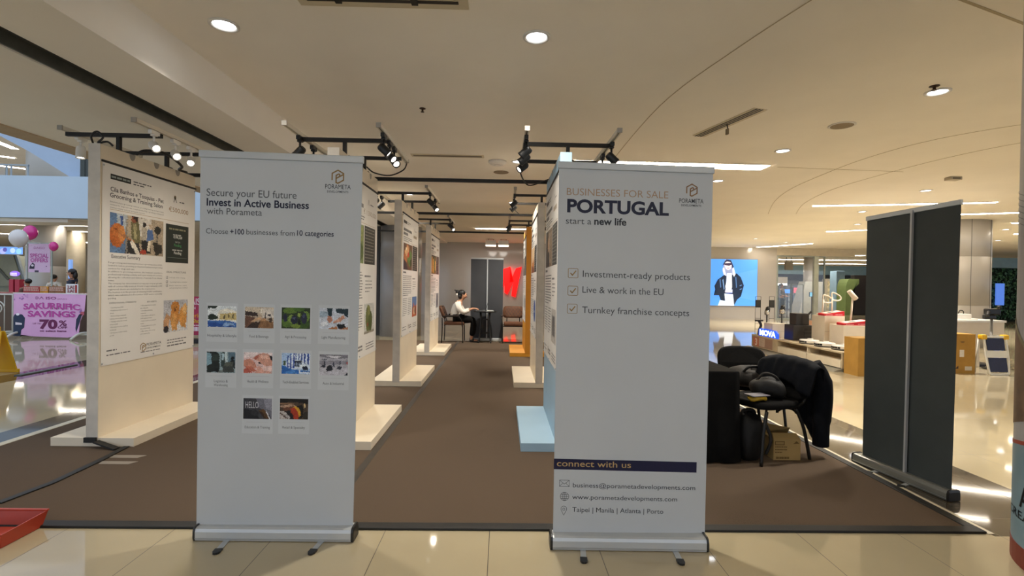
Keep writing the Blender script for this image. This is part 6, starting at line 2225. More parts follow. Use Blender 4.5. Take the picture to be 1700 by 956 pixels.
def office_chair(lb, loc, rz):
    """stackable conference chair, faces local -Y"""
    t = thing('conference_chair', lb, 'chair', loc, rz)
    g = G()
    rings = []
    for z, s in ((0.415, 0.92), (0.425, 1.0), (0.455, 1.0), (0.468, 0.93)):
        rings.append([Vector((0.235 * s * math.copysign(abs(math.cos(a)) ** 0.5, math.cos(a)), 0.22 * s * math.copysign(abs(math.sin(a)) ** 0.5, math.sin(a)), z)) for a in [2 * math.pi * k / 32 for k in range(32)]])
    g.rings(rings, M_CLOTH)
    g.build('seat', t)
    g = G()
    rings = []
    for dy, s in ((0.0, 0.93), (0.012, 1.0), (0.035, 1.0), (0.048, 0.93)):
        ring = []
        for k in range(32):
            a = 2 * math.pi * k / 32
            x = 0.235 * s * math.copysign(abs(math.cos(a)) ** 0.55, math.cos(a))
            zz = 0.155 * s * math.copysign(abs(math.sin(a)) ** 0.6, math.sin(a))
            ring.append(Vector((x, 0.225 + dy - 0.035 * (1 - (x / 0.235) ** 2) * -1 + 0.10 * (zz + 0.155) / 0.31, 0.605 + zz)))
        rings.append(ring)
    g.rings(rings, M_CLOTH)
    g.build('backrest', t)
    for s in (-1, 1):
        g = G()
        g.tube(catmull([(s * 0.225, -0.235, 0.0), (s * 0.21, -0.20, 0.25), (s * 0.20, -0.16, 0.405)], 5), 0.013, M_STEEL)
        g.build('front_leg', t)
        g = G()
        g.tube(catmull([(s * 0.235, 0.27, 0.0), (s * 0.215, 0.22, 0.25), (s * 0.19, 0.16, 0.405)], 5), 0.013, M_STEEL)
        g.build('rear_leg', t)
        g = G()
        g.tube(catmull([(s * 0.17, 0.12, 0.41), (s * 0.17, 0.26, 0.43), (s * 0.165, 0.295, 0.50)], 5), 0.012, M_STEEL)
        g.build('back_support', t)
    return t


office_chair('farther black padded conference chair, behind the one with the jacket', (2.40, 4.66, 0.008), R(-8))
office_chair('black padded conference chair with a dark jacket hung over its back', (2.14, 4.01, 0.008), R(-70))


def lump(name, lb, cat, loc, rx, ry, rz_, m, rot=0, seed=1, jit=0.12, flat=0.5, parts=None):
    """soft bag: a pillow-shaped body with sagging, wrinkled sides"""
    t = thing(name, lb, cat, loc, rot)
    random.seed(seed)
    g = G()
    nu, nv = 28, 14
    ph = [random.uniform(0, 6.28) for _ in range(6)]
    rings = []
    for j in range(nv + 1):
        v = j / nv
        th = math.pi * v
        ring = []
        for k in range(nu):
            a = 2 * math.pi * k / nu
            c, s = math.cos(a), math.sin(a)
            ex = 0.6
            x = rx * math.copysign(abs(c) ** ex, c)
            y = ry * math.copysign(abs(s) ** ex, s)
            q = max(0.001, math.sin(th)) ** flat
            wob = 1 + jit * (0.5 * math.sin(3 * a + ph[0] + 4 * v) + 0.3 * math.sin(5 * a + ph[1] - 6 * v) + 0.25 * math.sin(9 * v + ph[2] + 2 * a))
            z = rz_ * (1 - math.cos(th)) * (1 + jit * 0.9 * v * math.sin(2 * a + ph[3]))
            ring.append(Vector((x * q * wob, y * q * wob, max(0.0, z))))
        rings.append(ring)
    g.rings(rings, m)
    b = g.build('body', t)
    if parts:
        parts(t, b)
    return t


def straps(m, pts_list, r=0.012):
    def f(t, b):
        for p in pts_list:
            g = G()
            g.tube(catmull(p), r, m, 6)
            g.build('strap', t)
    return f


M_BAG = mat('black_nylon', '121110', 0.6, noise=0.3, scale=12, bump=0.4, bscale=18, spec=0.3)
M_BAG2 = mat('charcoal_nylon', '24211E', 0.65, noise=0.3, scale=12, bump=0.4, bscale=18, spec=0.3)
lump('backpack', 'black backpack standing on the carpet between the draped table and the carton', 'backpack', (1.97, 3.90, 0.008), 0.10, 0.12, 0.18, M_BAG, 0.2, 4, 0.06, 0.35,
     straps(M_BAG2, [[(-0.05, -0.06, 0.33), (-0.06, -0.02, 0.385), (0.05, 0.0, 0.385), (0.05, -0.04, 0.34)], [(0.09, -0.1, 0.30), (0.125, -0.12, 0.18), (0.10, -0.1, 0.06)]]))
lump('duffel_bag', 'crumpled black duffel bag heaped on the seat of the farther conference chair', 'bag', (2.27, 4.44, 0.477), 0.19, 0.15, 0.085, M_BAG2, 0.1, 6, 0.14, 0.5,
     straps(M_BAG, [[(-0.14, -0.08, 0.12), (-0.10, -0.12, 0.19), (0.0, -0.1, 0.19), (0.05, -0.08, 0.15)]]))
lump('shoulder_bag', 'round black shoulder bag on the seat of the chair with the jacket', 'bag', (2.19, 4.0, 0.478), 0.13, 0.12, 0.075, M_BAG, -0.3, 9, 0.10, 0.5,
     straps(M_BAG2, [[(-0.1, 0.0, 0.10), (-0.04, -0.02, 0.19), (0.05, 0.0, 0.17), (0.1, 0.02, 0.1)]]))
lump('tote_bag', 'dark tote bag slumped on the carpet behind the open carton', 'bag', (2.12, 4.12, 0.008), 0.07, 0.07, 0.07, M_BAG2, 0.5, 12, 0.12, 0.5)
t = thing('snack_packet', 'yellow packet with a grey edge lying on the chair seat', 'packet', (2.03, 3.86, 0.477), R(15))
g = G()
g.rings([[Vector((0.085 * math.cos(a) * s, 0.05 * math.sin(a) * s, z + 0.008 * math.sin(3 * a))) for a in [2 * math.pi * k / 20 for k in range(20)]] for z, s in ((0.008, 0.85), (0.016, 1.0), (0.03, 0.98), (0.042, 0.8))], mat('yellow_packet', 'C09A2A', 0.5, noise=0.2, scale=20))
g.build('packet_body', t)
g = G()
g.box((-0.085, -0.055, 0.044), (0.075, 0.05, 0.052), mat('grey_booklet', '77747C', 0.4), 0.002)
g.build('booklet', t)
t = thing('cloth_scrap', 'small pink cloth on top of the black duffel bag', 'cloth', (2.33, 4.36, 0.645), 0.4)
g = G()
g.ell((0, 0, 0.012), (0.05, 0.03, 0.014), mat('pink_cloth', 'B08478', 0.8), nu=14, nv=8, jit=0.08)
g.build('fold', t)

# jacket hung over the chair back: two open sheets falling from the ridge, plus a sleeve
t = thing('jacket', 'navy black jacket draped over the back of the nearer conference chair, sleeve hanging down', 'jacket', (2.14, 4.01, 0.008), R(-70))
g = G()
nu, nv = 26, 26
random.seed(5)
rows = []
for j in range(nv + 1):
    v = j / nv            # 0 = hem on the seat side, 1 = hem on the back side
    row = []
    for i in range(nu + 1):
        u = i / nu
        x = (u - 0.5) * (0.51 + 0.05 * math.sin(v * 5))
        top = 0.795 - 0.06 * abs(2 * u - 1) ** 2.5
        if v < 0.36:
            f = 1 - v / 0.36
            y, z = 0.265 - 0.045 * f - 0.05 * f * (1 - f), top - 0.02 - f * (0.20 + 0.03 * math.sin(u * 9))
        elif v < 0.5:
            f = (v - 0.36) / 0.14
            y, z = 0.265 + 0.12 * f, top - 0.02 + 0.022 * math.sin(f * math.pi)
        else:
            f = (v - 0.5) / 0.5
            low = 0.40 + 0.26 * max(0, min(1, (0.5 - u) * 3 + 0.6))
            y, z = 0.385 + 0.035 * f + 0.02 * math.sin(u * 14 + f * 2) * f, top - 0.02 - f * (0.47 + 0.16 * max(0, min(1, (u - 0.5) * 3)) + 0.015 * math.sin(u * 17))
        y += 0.010 * math.sin(u * 21 + v * 7) + 0.006 * math.sin(u * 37 - v * 13)
        row.append(Vector((x, y, z)))
    rows.append(row)
vs = [[g.bm.verts.new(p) for p in r] for r in rows]
for j in range(nv):
    for i in range(nu):
        f = g.bm.faces.new((vs[j][i], vs[j][i + 1], vs[j + 1][i + 1], vs[j + 1][i]))
        f.smooth = True
        f.material_index = g.mi(M_NAVY)
bmesh.ops.recalc_face_normals(g.bm, faces=g.bm.faces)
bmesh.ops.solidify(g.bm, geom=list(g.bm.faces), thickness=0.008)
g.build('jacket_body', t)
g = G()
g.tube(catmull([(0.17, 0.37, 0.75), (0.21, 0.42, 0.64), (0.22, 0.43, 0.48), (0.215, 0.42, 0.30), (0.22, 0.41, 0.14), (0.22, 0.41, 0.09)], 5), [0.06] * 6 + [0.068] * 10 + [0.06] * 9 + [0.052], M_NAVY, 14)
g.build('sleeve', t)
g = G()
mpj = lambda u, v, d: Vector((u, 0.44 + d, v))
g.line(-0.02, 0.60, -0.14, 0.615, 0.012, mpj, 0.0, ink('5A5448'))
g.disc(-0.05, 0.64, 0.014, 0.012, mpj, 0.0, ink('8A3A34'), 10)
g.build('chest_emblem', t)


def carton_print(t, b, w, d, h):
    mpx = lambda u, v, dd: Vector((-w + u * 2 * w, -d - dd, v * h))
    m = ink('6E5630')
    g = G()
    g.rect(0.04, 0.72, 0.40, 0.92, mpx, 0.001, m)
    g.rect(0.07, 0.76, 0.37, 0.88, mpx, 0.0015, ink('9A8050'))
    greek(g, mpx, 0.05, 0.5, 0.66, 3, 0.13, 0.05, m, 0.001)
    g.build('printed_block', t)
    g = G()
    greek(g, mpx, 0.08, 0.92, 0.16, 1, 0.1, 0.10, m, 0.001)
    g.build('printed_symbols', t)
    g = G()
    g.flat([(0.72, 0.78), (0.84, 0.92), (0.96, 0.80)], mpx, 0.001, m)
    g.build('printed_emblem', t)


carton('carton', 'small open cardboard carton on the carpet under the draped chair', 2.17, 2.385, 3.86, 4.04, 0.165, mat('carton_tan', 'A98D58', 0.8, noise=0.08), 0.008, carton_print, True)

# red dustpan at the left edge
t = thing('dustpan', 'red plastic dustpan on the tiles at the lower left edge', 'dustpan', (-2.665, 2.605, 0))
M_DUST = mat('red_dustpan', 'A83A24', 0.45, noise=0.06)
g = G()
g.hexa([(-0.30, -0.13, 0.002), (0.17, -0.09, 0.002), (0.17, 0.13, 0.002), (-0.30, 0.13, 0.002), (-0.30, -0.13, 0.008), (0.17, -0.09, 0.008), (0.17, 0.13, 0.008), (-0.30, 0.13, 0.008)], M_DUST)
g.hexa([(-0.30, 0.128, 0.006), (0.17, 0.128, 0.006), (0.17, 0.134, 0.006), (-0.30, 0.134, 0.006), (-0.31, 0.15, 0.085), (0.185, 0.148, 0.085), (0.185, 0.155, 0.085), (-0.31, 0.157, 0.085)], M_DUST)
g.hexa([(0.165, -0.09, 0.006), (0.172, -0.09, 0.006), (0.172, 0.134, 0.006), (0.165, 0.134, 0.006), (0.178, -0.10, 0.075), (0.185, -0.10, 0.075), (0.185, 0.155, 0.085), (0.178, 0.155, 0.085)], M_DUST)
g.hexa([(-0.30, -0.134, 0.006), (0.17, -0.094, 0.006), (0.17, -0.088, 0.006), (-0.30, -0.128, 0.006), (-0.31, -0.148, 0.06), (0.182, -0.108, 0.06), (0.182, -0.100, 0.06), (-0.31, -0.140, 0.06)], M_DUST)
g.build('pan', t)
g = G()
g.bar((-0.31, -0.145, 0.062), (0.183, -0.104, 0.062), 0.02, 0.008, M_DUST)
g.bar((-0.31, 0.154, 0.087), (0.186, 0.152, 0.087), 0.016, 0.008, M_DUST)
g.build('rim', t)
g = G()
g.tube([(-0.30, 0.0, 0.05), (-0.48, 0.0, 0.10)], [0.022, 0.018], M_DUST, 10)
g.build('handle', t)
# ---------------------------------------------------------------- left hall across the atrium
g = G()
g.box((-32, 14.6, 3.07), (-4.97, 14.9, 4.28), M_BLUEW)
struct(g, 'wall_left')
g = G()
g.box((-45, 14.9, 3.07), (-4.97, 30, 3.3), M_CEIL)
g.box((-4.97, 14.4, 3.07), (-2.39, 21.6, 3.3), M_CEIL)
g.hexa([(-16.0, 14.91, 2.98), (-12.9, 14.91, 2.98), (-12.9, 15.9, 2.98), (-16.0, 15.9, 2.98), (-16.0, 14.91, 3.069), (-12.9, 14.91, 3.069), (-12.9, 15.9, 3.069), (-16.0, 15.9, 3.069)], M_CEIL)
struct(g, 'ceiling_left')
g = G()
g.box((-45, 30, 0), (-3.6, 30.3, 3.3), mat('shop_wall_warm', 'CFC4AE', 0.6))
struct(g, 'wall_left_rear')
for pts, w, lb in (([(-19, 16.6), (-13.2, 16.6)], 0.10, 'long linear light under the balcony edge, upper left'),
                   ([(-21.5, 19.6), (-19.3, 20.6)], 0.2, 'linear light left of the white balloon'),
                   ([(-16.4, 18.6), (-14.4, 18.9)], 0.12, 'linear light right of the poster column'),
                   ([(-22, 24), (-18.5, 25)], 0.25, 'linear light low behind the white balloon')):
    t = strip_light(pts, w, lb, M_STRIPB)
    t.location.z = 3.068

# upper floor
g = G()
g.box((-60, 17, 7.4), (-15, 50, 7.6), M_CEIL)
struct(g, 'ceiling_upper')
g = G()
g.box((-60, 46, 4.3), (-15, 46.3, 7.4), mat('shop_wall_warm', 'CFC4AE', 0.6))
struct(g, 'wall_upper')
g = G()
g.box((-45, 14.9, 4.0), (-12.0, 30, 4.27), mat('upper_slab', 'BDB4A2', 0.6))
struct(g, 'floor_upper')
for k, (a, b) in enumerate((((0, 237), (25, 247)), ((0, 259), (24, 262)), ((0, 275), (42, 280)))):
    def onz(p, z):
        r = px(p[0], p[1], 1.0) - Vector((0, 0, CAMZ))
        return r * ((z - CAMZ) / r.z)
    A, B = onz(a, 7.39), onz(b, 7.39)
    d = (A - B) * 0.6
    t = strip_light([(A.x + d.x, A.y + d.y), (B.x, B.y)], 0.28, ('upper', 'middle', 'lower')[k] + ' of the three linear lights on the floor above, top left', M_STRIPB)
    t.location.z = 7.395
g = G()
mpu = lambda u, v, d: Vector((u, 14.95 + d, v))
g.prism([(-15.4, 5.75), (-14.07, 5.06), (-12.81, 4.29), (-12.62, 4.29), (-12.62, 7.2), (-16.5, 7.2), (-16.5, 6.1)], mpu, 0.0, 0.3, mat('blue_grey_panel', 'A4B6CC', 0.6, noise=0.02))
struct(g, 'trim_3').data.name = 'sloped panel'
t = thing('round_column', 'silver round column on the floor above, upper left', 'column', (px(68, 270, 19).x, 19.3, 4.27))
g = G()
g.cyl((0, 0, 0), (0, 0, 3.13), 0.62, M_GREYM, n=32)
g.build('shaft', t)
t = thing('balcony_railing', 'glass balcony railing with a thin handrail on the floor above', 'railing', (-14.2, 14.75, 4.28))
g = G()
g.bar((-3, 0, 0.36), (0.3, 0, 0.33), 0.04, 0.04, mat('rail_metal', '8E979C', 0.3, metal=0.6))
g.build('handrail', t)
for x in (-0.33, -0.2, 1.15 - 2.4, 0.28):
    g = G()
    g.bar((x, 0, 0), (x, 0, 0.33), 0.03, 0.03, mat('rail_metal', '8E979C', 0.3, metal=0.6))
    g.build('post', t)
g = G()
g.box((-3, -0.006, 0.03), (-0.36, 0.006, 0.33), M_GLASS)
g.build('glass', t)
a = px(134, 291, 14.75)
t = thing('cable_rack', 'dark vertical bars with looped cables above the balcony edge', 'rack', (a.x + 0.1, 14.75, 4.281))
g = G()
g.box((-0.08, -0.05, 0), (0.05, 0.05, 1.0), mat('dark_green_bar', '333A36', 0.5), 0.01)
g.box((0.09, -0.03, 0), (0.13, 0.03, 0.9), mat('dark_green_bar', '333A36', 0.5))
g.build('bars', t)
g = G()
g.tube(catmull([(0.18, 0, 0), (0.24, 0, 0.45), (0.28, 0, 0.05), (0.34, 0, 0.45), (0.40, 0, 0.0)]), 0.012, M_STEEL, 6)
g.build('looped_cable', t)

# columns
c = px(62, 430, 16.3)
t = thing('round_column', 'silver column behind the pink special offers poster', 'column', (c.x, 16.6, 0))
g = G()
g.prof((0, 0, 0), (0, 0, 1), [(0.50, 0), (0.50, 1.7), (0.495, 1.705), (0.50, 1.71), (0.50, 3.07)], M_GREYM, 36)
g.build('shaft', t)
c = px(103, 440, 18.5)
t = thing('round_column', 'cream column with a bluish edge right of the poster column', 'column', (c.x, 18.9, 0))
g = G()
g.prof((0, 0, 0), (0, 0, 1), [(0.40, 0), (0.40, 3.07)], mat('cream_column', 'C9BFA8', 0.45), 36)
g.build('shaft', t)
a = px(118, 478, 18.4)
g = G()
g.box((a.x - 0.02 - c.x, -0.6, 0.3), (a.x + 0.06 - c.x, -0.5, 2.0), glow('7FA8F0', 0.8))  # glowing strip stands in for blue light falling on the column edge
g.build('lit_edge', t)

# poster stand
a, b = px(45, 476, 15.2), px(86.5, 404, 15.2)
t = thing('poster_stand', 'thin framed stand with a pink SPECIAL OFFERS poster', 'poster stand', ((a.x + b.x) / 2, 15.2, 0))
w = (b.x - a.x) / 2
H = b.z
g = G()
for s in (-w, w):
    g.bar((s, 0, 0), (s, 0, H), 0.03, 0.03, M_FRAME)
    g.bar((s, -0.25, 0.02), (s, 0.25, 0.02), 0.04, 0.03, M_FRAME)
g.bar((-w, 0, H), (w, 0, H), 0.03, 0.03, M_FRAME)
g.build('frame', t)
z0 = px(60, 452, 15.2).z
mpp = lambda u, v, d: Vector((-w + 0.04 + u * (2 * w - 0.08), -0.012 - d, z0 + v * (H - 0.02 - z0)))
g = G()
g.rect(0, 0, 1, 1, mpp, 0, ink('D8B6D2'))
b_ = g.build('pink_sheet', t)
g = G()
g.text('DAISO', 0.25, 0.82, 0.5, 0.075, mpp, 0.004, ink('B0709C'), 0.0, 2)
g.text('SPECIAL', 0.08, 0.52, 0.84, 0.13, mpp, 0.004, ink('B8559A'), 0.03, 2)
g.text('OFFERS', 0.10, 0.36, 0.80, 0.13, mpp, 0.004, ink('B8559A'), 0.03, 2)
g.flat([(0.05, 0.12), (0.28, 0.12), (0.3, 0.28), (0.2, 0.34), (0.08, 0.22)], mpp, 0.004, ink('2E2A3A'))
g.disc(0.2, 0.24, 0.06, 0.04, mpp, 0.006, ink('E0D4DC'), 12)
g.rect(0.3, 0.0, 0.48, 0.07, mpp, 0.004, ink('4A4050'))
g.rect(0.8, 0.2, 0.86, 0.23, mpp, 0.004, ink('8A4A80'))
g.build('lettering', b_)

M_PINK = mat('pink_balloon', 'D8358E', 0.22, noise=0.03, coat=0.5)
for (x, y, w_, col, lb) in ((50.5, 386, 24, M_PINK, 'large pink balloon above the special offers poster'), (31, 395.5, 30, mat('white_balloon', 'D8D2CE', 0.25, noise=0.03, coat=0.5), 'white balloon beside the large pink one'), (89, 409, 15.5, M_PINK, 'small pink balloon at the right corner of the special offers poster')):
    YB = 13.9 if w_ == 30 else 14.5
    c = px(x, y, YB)
    r = w_ / 2 / FPX * YB
    t = thing('balloon', lb, 'balloon', c, 0, 'balloons on the poster stand')
    g = G()
    pr = [(0.002, -1.12), (0.05, -1.08), (0.03, -1.02)] + [(math.cos(R(q)) * (1 - 0.12 * max(0, -math.sin(R(q)))), math.sin(R(q)) * (1.0 if q > 0 else 1.02)) for q in range(-78, 91, 12)]
    g.prof((0, 0, 0), (0, 0, 1), [(max(0.0005, a * r * 0.80), z * r * 0.98) for a, z in pr], col, 24)
    g.build('skin', t)
    g = G()
    tgt = Vector((px(68 if x < 60 else 86, 404, 15.2).x, 15.2, H)) - c
    g.tube(catmull([(0, 0, -1.1 * r), Vector((0, 0, -1.1 * r)) * 0.5 + tgt * 0.5, tgt]), 0.004, M_WHITE, 5)
    g.build('string', t)


def barrier(name, lb, xa, xb, y, h, loc_label=None):
    t = thing(name, lb, 'barrier', ((xa + xb) / 2, y, 0))
    w = (xb - xa) / 2
    g = G()
    M = mat('barrier_white', 'CBC9BE', 0.4)
    g.tube([(-w, 0, 0.10), (-w, 0, h), (w, 0, h), (w, 0, 0.10), (-w, 0, 0.10)], 0.022, M, 8)
    g.build('frame', t)
    for s in (-w + 0.12, w - 0.12):
        g = G()
        g.tube(catmull([(s, -0.32, 0.02), (s, -0.12, 0.12), (s, 0.12, 0.12), (s, 0.32, 0.02)]), 0.025, M, 8)
        g.build('foot', t)
    return t, w


t, w = barrier('crowd_barrier', 'white metal barrier carrying the pink sale banner', -10.76, -9.13, 11.1, 0.985)
t, w2 = barrier('crowd_barrier', 'white ornate barrier with scroll ironwork left of the pink sale banner', -12.55, -10.80, 11.12, 0.96)
g = G()
M = mat('barrier_white', 'CBC9BE', 0.4)
for k in range(9):
    x = -w2 + 0.18 + k * (2 * w2 - 0.36) / 8
    g.tube([(x, 0, 0.1), (x, 0, 0.96)], 0.008, M, 6)
g.build('bars', t)
for k in range(3):
    x = w2 - 0.32 - 0.55 * k
    g = G()
    g.tube([(x + 0.15 * math.cos(R(a)) * (1 - a / 900), -0.01, 0.66 + 0.16 * math.sin(R(a)) * (1 - a / 900)) for a in range(0, 700, 20)], 0.012, M, 6)
    g.build('scroll', t)

# pink sale banner
t = thing('sale_banner', 'pink banner reading SAKURRIFIC SAVINGS up to 70% off, tied to the barrier', 'banner', (-9.93, 11.06, 0))
mpd = lambda u, v, d: Vector((-0.79 + u * 1.56, -0.006 - d, v * 0.96 + 0.05))
g = G()
shape = [(0.02, 0.0), (0.12, 0.03), (0.25, 0.0), (0.75, -0.02), (0.9, 0.03), (0.92, 0.35), (0.98, 0.6), (1.0, 0.97), (0.5, 0.985), (0.0, 0.97), (0.0, 0.4)]
g.prism(shape, lambda u, v, d: Vector((-0.79 + u * 1.56, -d, v * 0.96 + 0.05)), -0.004, 0.0055, mat('pink_vinyl', 'DCA6D0', 0.5, noise=0.06, scale=3))
sh = g.build('vinyl', t, recalc=True)
PUR = ink('6A2452')
MAG = ink('B8489A')
g = G()
g.text('D', 0.305, 0.853, 0.04, 0.055, mpd, 0.002, ink('8A3A74'), 0.02, 3)
g.line(0.358, 0.853, 0.385, 0.908, 0.011, mpd, 0.002, ink('8A3A74'), 1.6)
g.line(0.385, 0.908, 0.412, 0.853, 0.011, mpd, 0.002, ink('8A3A74'), 1.6)
g.text('ISO', 0.445, 0.853, 0.145, 0.055, mpd, 0.002, ink('8A3A74'), 0.02, 3)
g.text('JAPAN', 0.605, 0.853, 0.13, 0.022, mpd, 0.002, ink('8A3A74'), 0.0, 2)
arc1 = lambda u: 0.03 * (1 - ((u - 0.52) / 0.4) ** 2) - 0.02
g.text('SAKURRIFIC', 0.14, 0.63, 0.78, 0.125, mpd, 0.003, ink('EBC6E4'), 0.085, 3, arc=arc1)
g.text('SAKURRIFIC', 0.14, 0.63, 0.78, 0.125, mpd, 0.006, MAG, 0.045, 3, arc=arc1)
g.text('SAVINGS', 0.20, 0.455, 0.66, 0.125, mpd, 0.003, ink('EBC6E4'), 0.085, 3)
g.text('SAVINGS', 0.20, 0.455, 0.66, 0.125, mpd, 0.006, MAG, 0.045, 3)
g.text('UP TO', 0.27, 0.275, 0.115, 0.035, mpd, 0.002, PUR, 0.0, 2)
g.text('70', 0.36, 0.185, 0.25, 0.19, mpd, 0.003, PUR, 0.05, 4)
g.text('%', 0.63, 0.25, 0.11, 0.12, mpd, 0.003, PUR, 0.02, 4)
g.text('OFF', 0.615, 0.185, 0.13, 0.05, mpd, 0.003, PUR, 0.03, 3)
g.text('on select items', 0.365, 0.11, 0.37, 0.04, mpd, 0.003, PUR, 0.03, 2)
g.build('lettering', sh)
g = G()
# printed dark garments and blossom at the sides
g.flat([(0.0, 0.0), (0.10, 0.0), (0.11, 0.14), (0.15, 0.2), (0.16, 0.42), (0.12, 0.5), (0.02, 0.5), (0.0, 0.44)], mpd, 0.002, ink('23304A'))
g.flat([(0.03, 0.26), (0.12, 0.26), (0.12, 0.30), (0.03, 0.32)], mpd, 0.004, ink('D8CCD4'))
g.disc(0.06, 0.5, 0.025, 0.03, mpd, 0.004, ink('EFE6EE'), 10)
g.build('printed_garment', sh)
g = G()
g.flat([(0.87, 0.1), (0.92, 0.35), (0.95, 0.52), (0.91, 0.52), (0.87, 0.4), (0.86, 0.2)], mpd, 0.002, ink('2A3048'))
g.flat([(0.92, 0.5), (0.98, 0.5), (0.98, 0.58), (0.93, 0.58)], mpd, 0.002, ink('B85A6A'))
g.build('printed_garment', sh)
g = G()
random.seed(2)
for k in range(16):
    u, v = (random.uniform(0.0, 0.2), random.uniform(0.83, 0.95)) if k < 11 else (random.uniform(0.9, 0.97), random.uniform(0.56, 0.66))
    g.disc(u, v, 0.012, 0.016, mpd, 0.002 + 0.0003 * k, ink('9A6AA8' if k % 2 else 'C890C4'), 8)
g.build('printed_blossom', sh)

# red banner further right
t = thing('sale_banner', 'crimson banner with white and yellow lettering in the gap right of the far-left panel', 'banner', (-6.75, 11.0, 0))
mpr = lambda u, v, d: Vector((u, -d, v))
g = G()
g.prism([(-0.75, 0.13), (0.75, 0.13), (0.75, 0.98), (-0.75, 0.98)], mpr, -0.01, 0.0, mat('crimson_vinyl', 'A61E48', 0.5, noise=0.05))
sh = g.build('vinyl', t, recalc=True)
g = G()
for s in (-0.7, 0.7):
    g.tube([(s, 0.03, 0.02), (s, 0.03, 1.0)], 0.02, M_STEEL, 8)
g.bar((-0.75, 0.03, 0.02), (0.75, 0.03, 0.02), 0.3, 0.04, M_STEEL)
g.build('support_frame', t)
xr = lambda q: px(q, 520, 11.0).x + 6.75
g = G()
g.text('DAISO', xr(309), 0.80, xr(341) - xr(309), 0.14, mpr, 0.004, ink('E8D4DA'), 0.01, 3)
g.text('JAPAN', xr(309), 0.70, xr(324.5) - xr(309), 0.055, mpr, 0.004, ink('E8D4DA'), 0.01, 2)
g.text('Series', xr(315), 0.52, xr(337) - xr(315), 0.09, mpr, 0.004, ink('D8902C'), 0.02, 2)
g.text('Shop', xr(319.5), 0.40, xr(336) - xr(319.5), 0.09, mpr, 0.004, ink('D8B02C'), 0.02, 2)
greek(g, mpr, xr(312), xr(345), 0.36, 1, 0.05, 0.025, ink('E8C4CC'), 0.004, 1)
greek(g, mpr, xr(312), xr(345), 0.31, 1, 0.05, 0.09, ink('E8D4DA'), 0.004, 1)
g.build('lettering', sh)

# sales counter with goods behind the barrier
t = thing('sales_counter', 'long low sales counter behind the pink banner', 'counter', (-11.2, 12.3, 0))
g = G()
g.box((-1.9, -0.3, 0), (2.6, 0.35, 0.93), mat('counter_dark', '5A4636', 0.6))
g.build('body', t)
g = G()
g.box((-1.95, -0.34, 0.93), (2.65, 0.40, 0.965), mat('counter_red', '8E2E28', 0.5))
g.build('worktop', t)
for x0, x1, c, lb in ((38, 66, 'A8403A', 'red printed shelf box on the sales counter'), (66, 80, 'C98A1E', 'yellow orange shelf box on the sales counter'), (80.5, 107, '8E6038', 'brown shelf box on the sales counter')):
    a, b = px(x0, 487, 12.15), px(x1, 475.5, 12.15)
    t = thing('goods_box', lb, 'box', ((a.x + b.x) / 2, 12.3, 0.9655), 0, 'boxes of goods on the sales counter')
    w = (b.x - a.x) / 2 - 0.004
    g = G()
    g.box((-w, -0.15, 0), (w, 0.15, b.z - 0.966), mat('goods_' + c, c, 0.5, noise=0.35, scale=14), 0.004)
    b_ = g.build('body', t)
    g = G()
    mpg = lambda u, v, d: Vector((u, -0.1505 - d, v))
    greek(g, mpg, -w * 0.9, w * 0.9, (b.z - 0.966) * 0.85, 2, 0.05, 0.03, ink('C8A898'), 0.001, 1)
    g.build('print', b_)
a, b = px(108, 488, 12.0), px(128.5, 471.5, 12.0)
t = thing('sale_card', 'white card with mirrored red SALE lettering on the counter', 'sign', ((a.x + b.x) / 2, 12.02, 0.9655))
w, h = (b.x - a.x) / 2, b.z - 0.9655
g = G()
g.box((-w, 0, 0), (w, 0.012, h), M_PAPER)
b_ = g.build('card', t)
g = G()
mpm2 = lambda u, v, d: Vector((w - u * 2 * w, -0.001 - d, v * h))
for v in (0.52, 0.14):
    g.text('SALE', 0.30, v, 0.58, 0.30, mpm2, 0.003, ink('8A3A3A'), 0.03, 2)
g.rect(0.08, 0.1, 0.24, 0.9, mpm2, 0.003, ink('A8322E'))
g.build('lettering', b_)

standing('woman in a dark navy jacket with black hair looking down behind the sales counter', (-11.22, 13.1, 0), R(205), mat('navy_blazer', '1C2232', 0.7), M_CLOTH, 1.56)
standing('person with long dark hair partly hidden at the edge of the far-left panel', (-11.42, 14.05, 0), R(190), mat('pale_pink_top', 'A88C8C', 0.8), M_CLOTH, 1.40)
standing('short person with dark hair behind the counter at the left edge', (-12.15, 12.9, 0), R(170), mat('brown_top', '5A4034', 0.8), M_CLOTH, 1.29, M_HAIR, False)
q = px(89, 470, 16.0)
standing('person in a white shirt half hidden behind the poster column', (q.x + 0.02, 16.0, 0), R(95), mat('white_cotton', 'E4DED2', 0.8), M_CLOTH, 1.42, M_HAIR, False)

# far shop things at left
a, b = px(-6, 421.5, 22), px(38, 410, 22)
t = thing('lightbox', 'long blue shop lightbox with pale shapes at the far left', 'lightbox', ((a.x + b.x) / 2, 22, a.z))
w, h = (b.x - a.x) / 2, b.z - a.z
g = G()
g.box((-w, 0, -0.02), (w, 0.15, h + 0.02), mat('lightbox_frame', '9A968C', 0.3))
g.build('frame', t)
mpl = lambda u, v, d: Vector((-w + u * 2 * w, -0.002 - d, v * h))
g = G()
g.rect(0, 0, 1, 1, mpl, 0.0, glow('6FA0E8', 1.1))
g.disc(0.25, 0.4, 0.12, 0.4, mpl, 0.004, glow('A8B0E8', 1.1))
g.disc(0.33, 0.6, 0.08, 0.3, mpl, 0.006, glow('5A58A8', 1.0))
g.disc(0.62, 0.5, 0.10, 0.35, mpl, 0.004, glow('B8D0F0', 1.1))
g.disc(0.85, 0.4, 0.10, 0.4, mpl, 0.004, glow('8FC8F0', 1.1))
g.build('backlit_print', t)
a, b = px(-8, 458, 23), px(38, 424, 23)
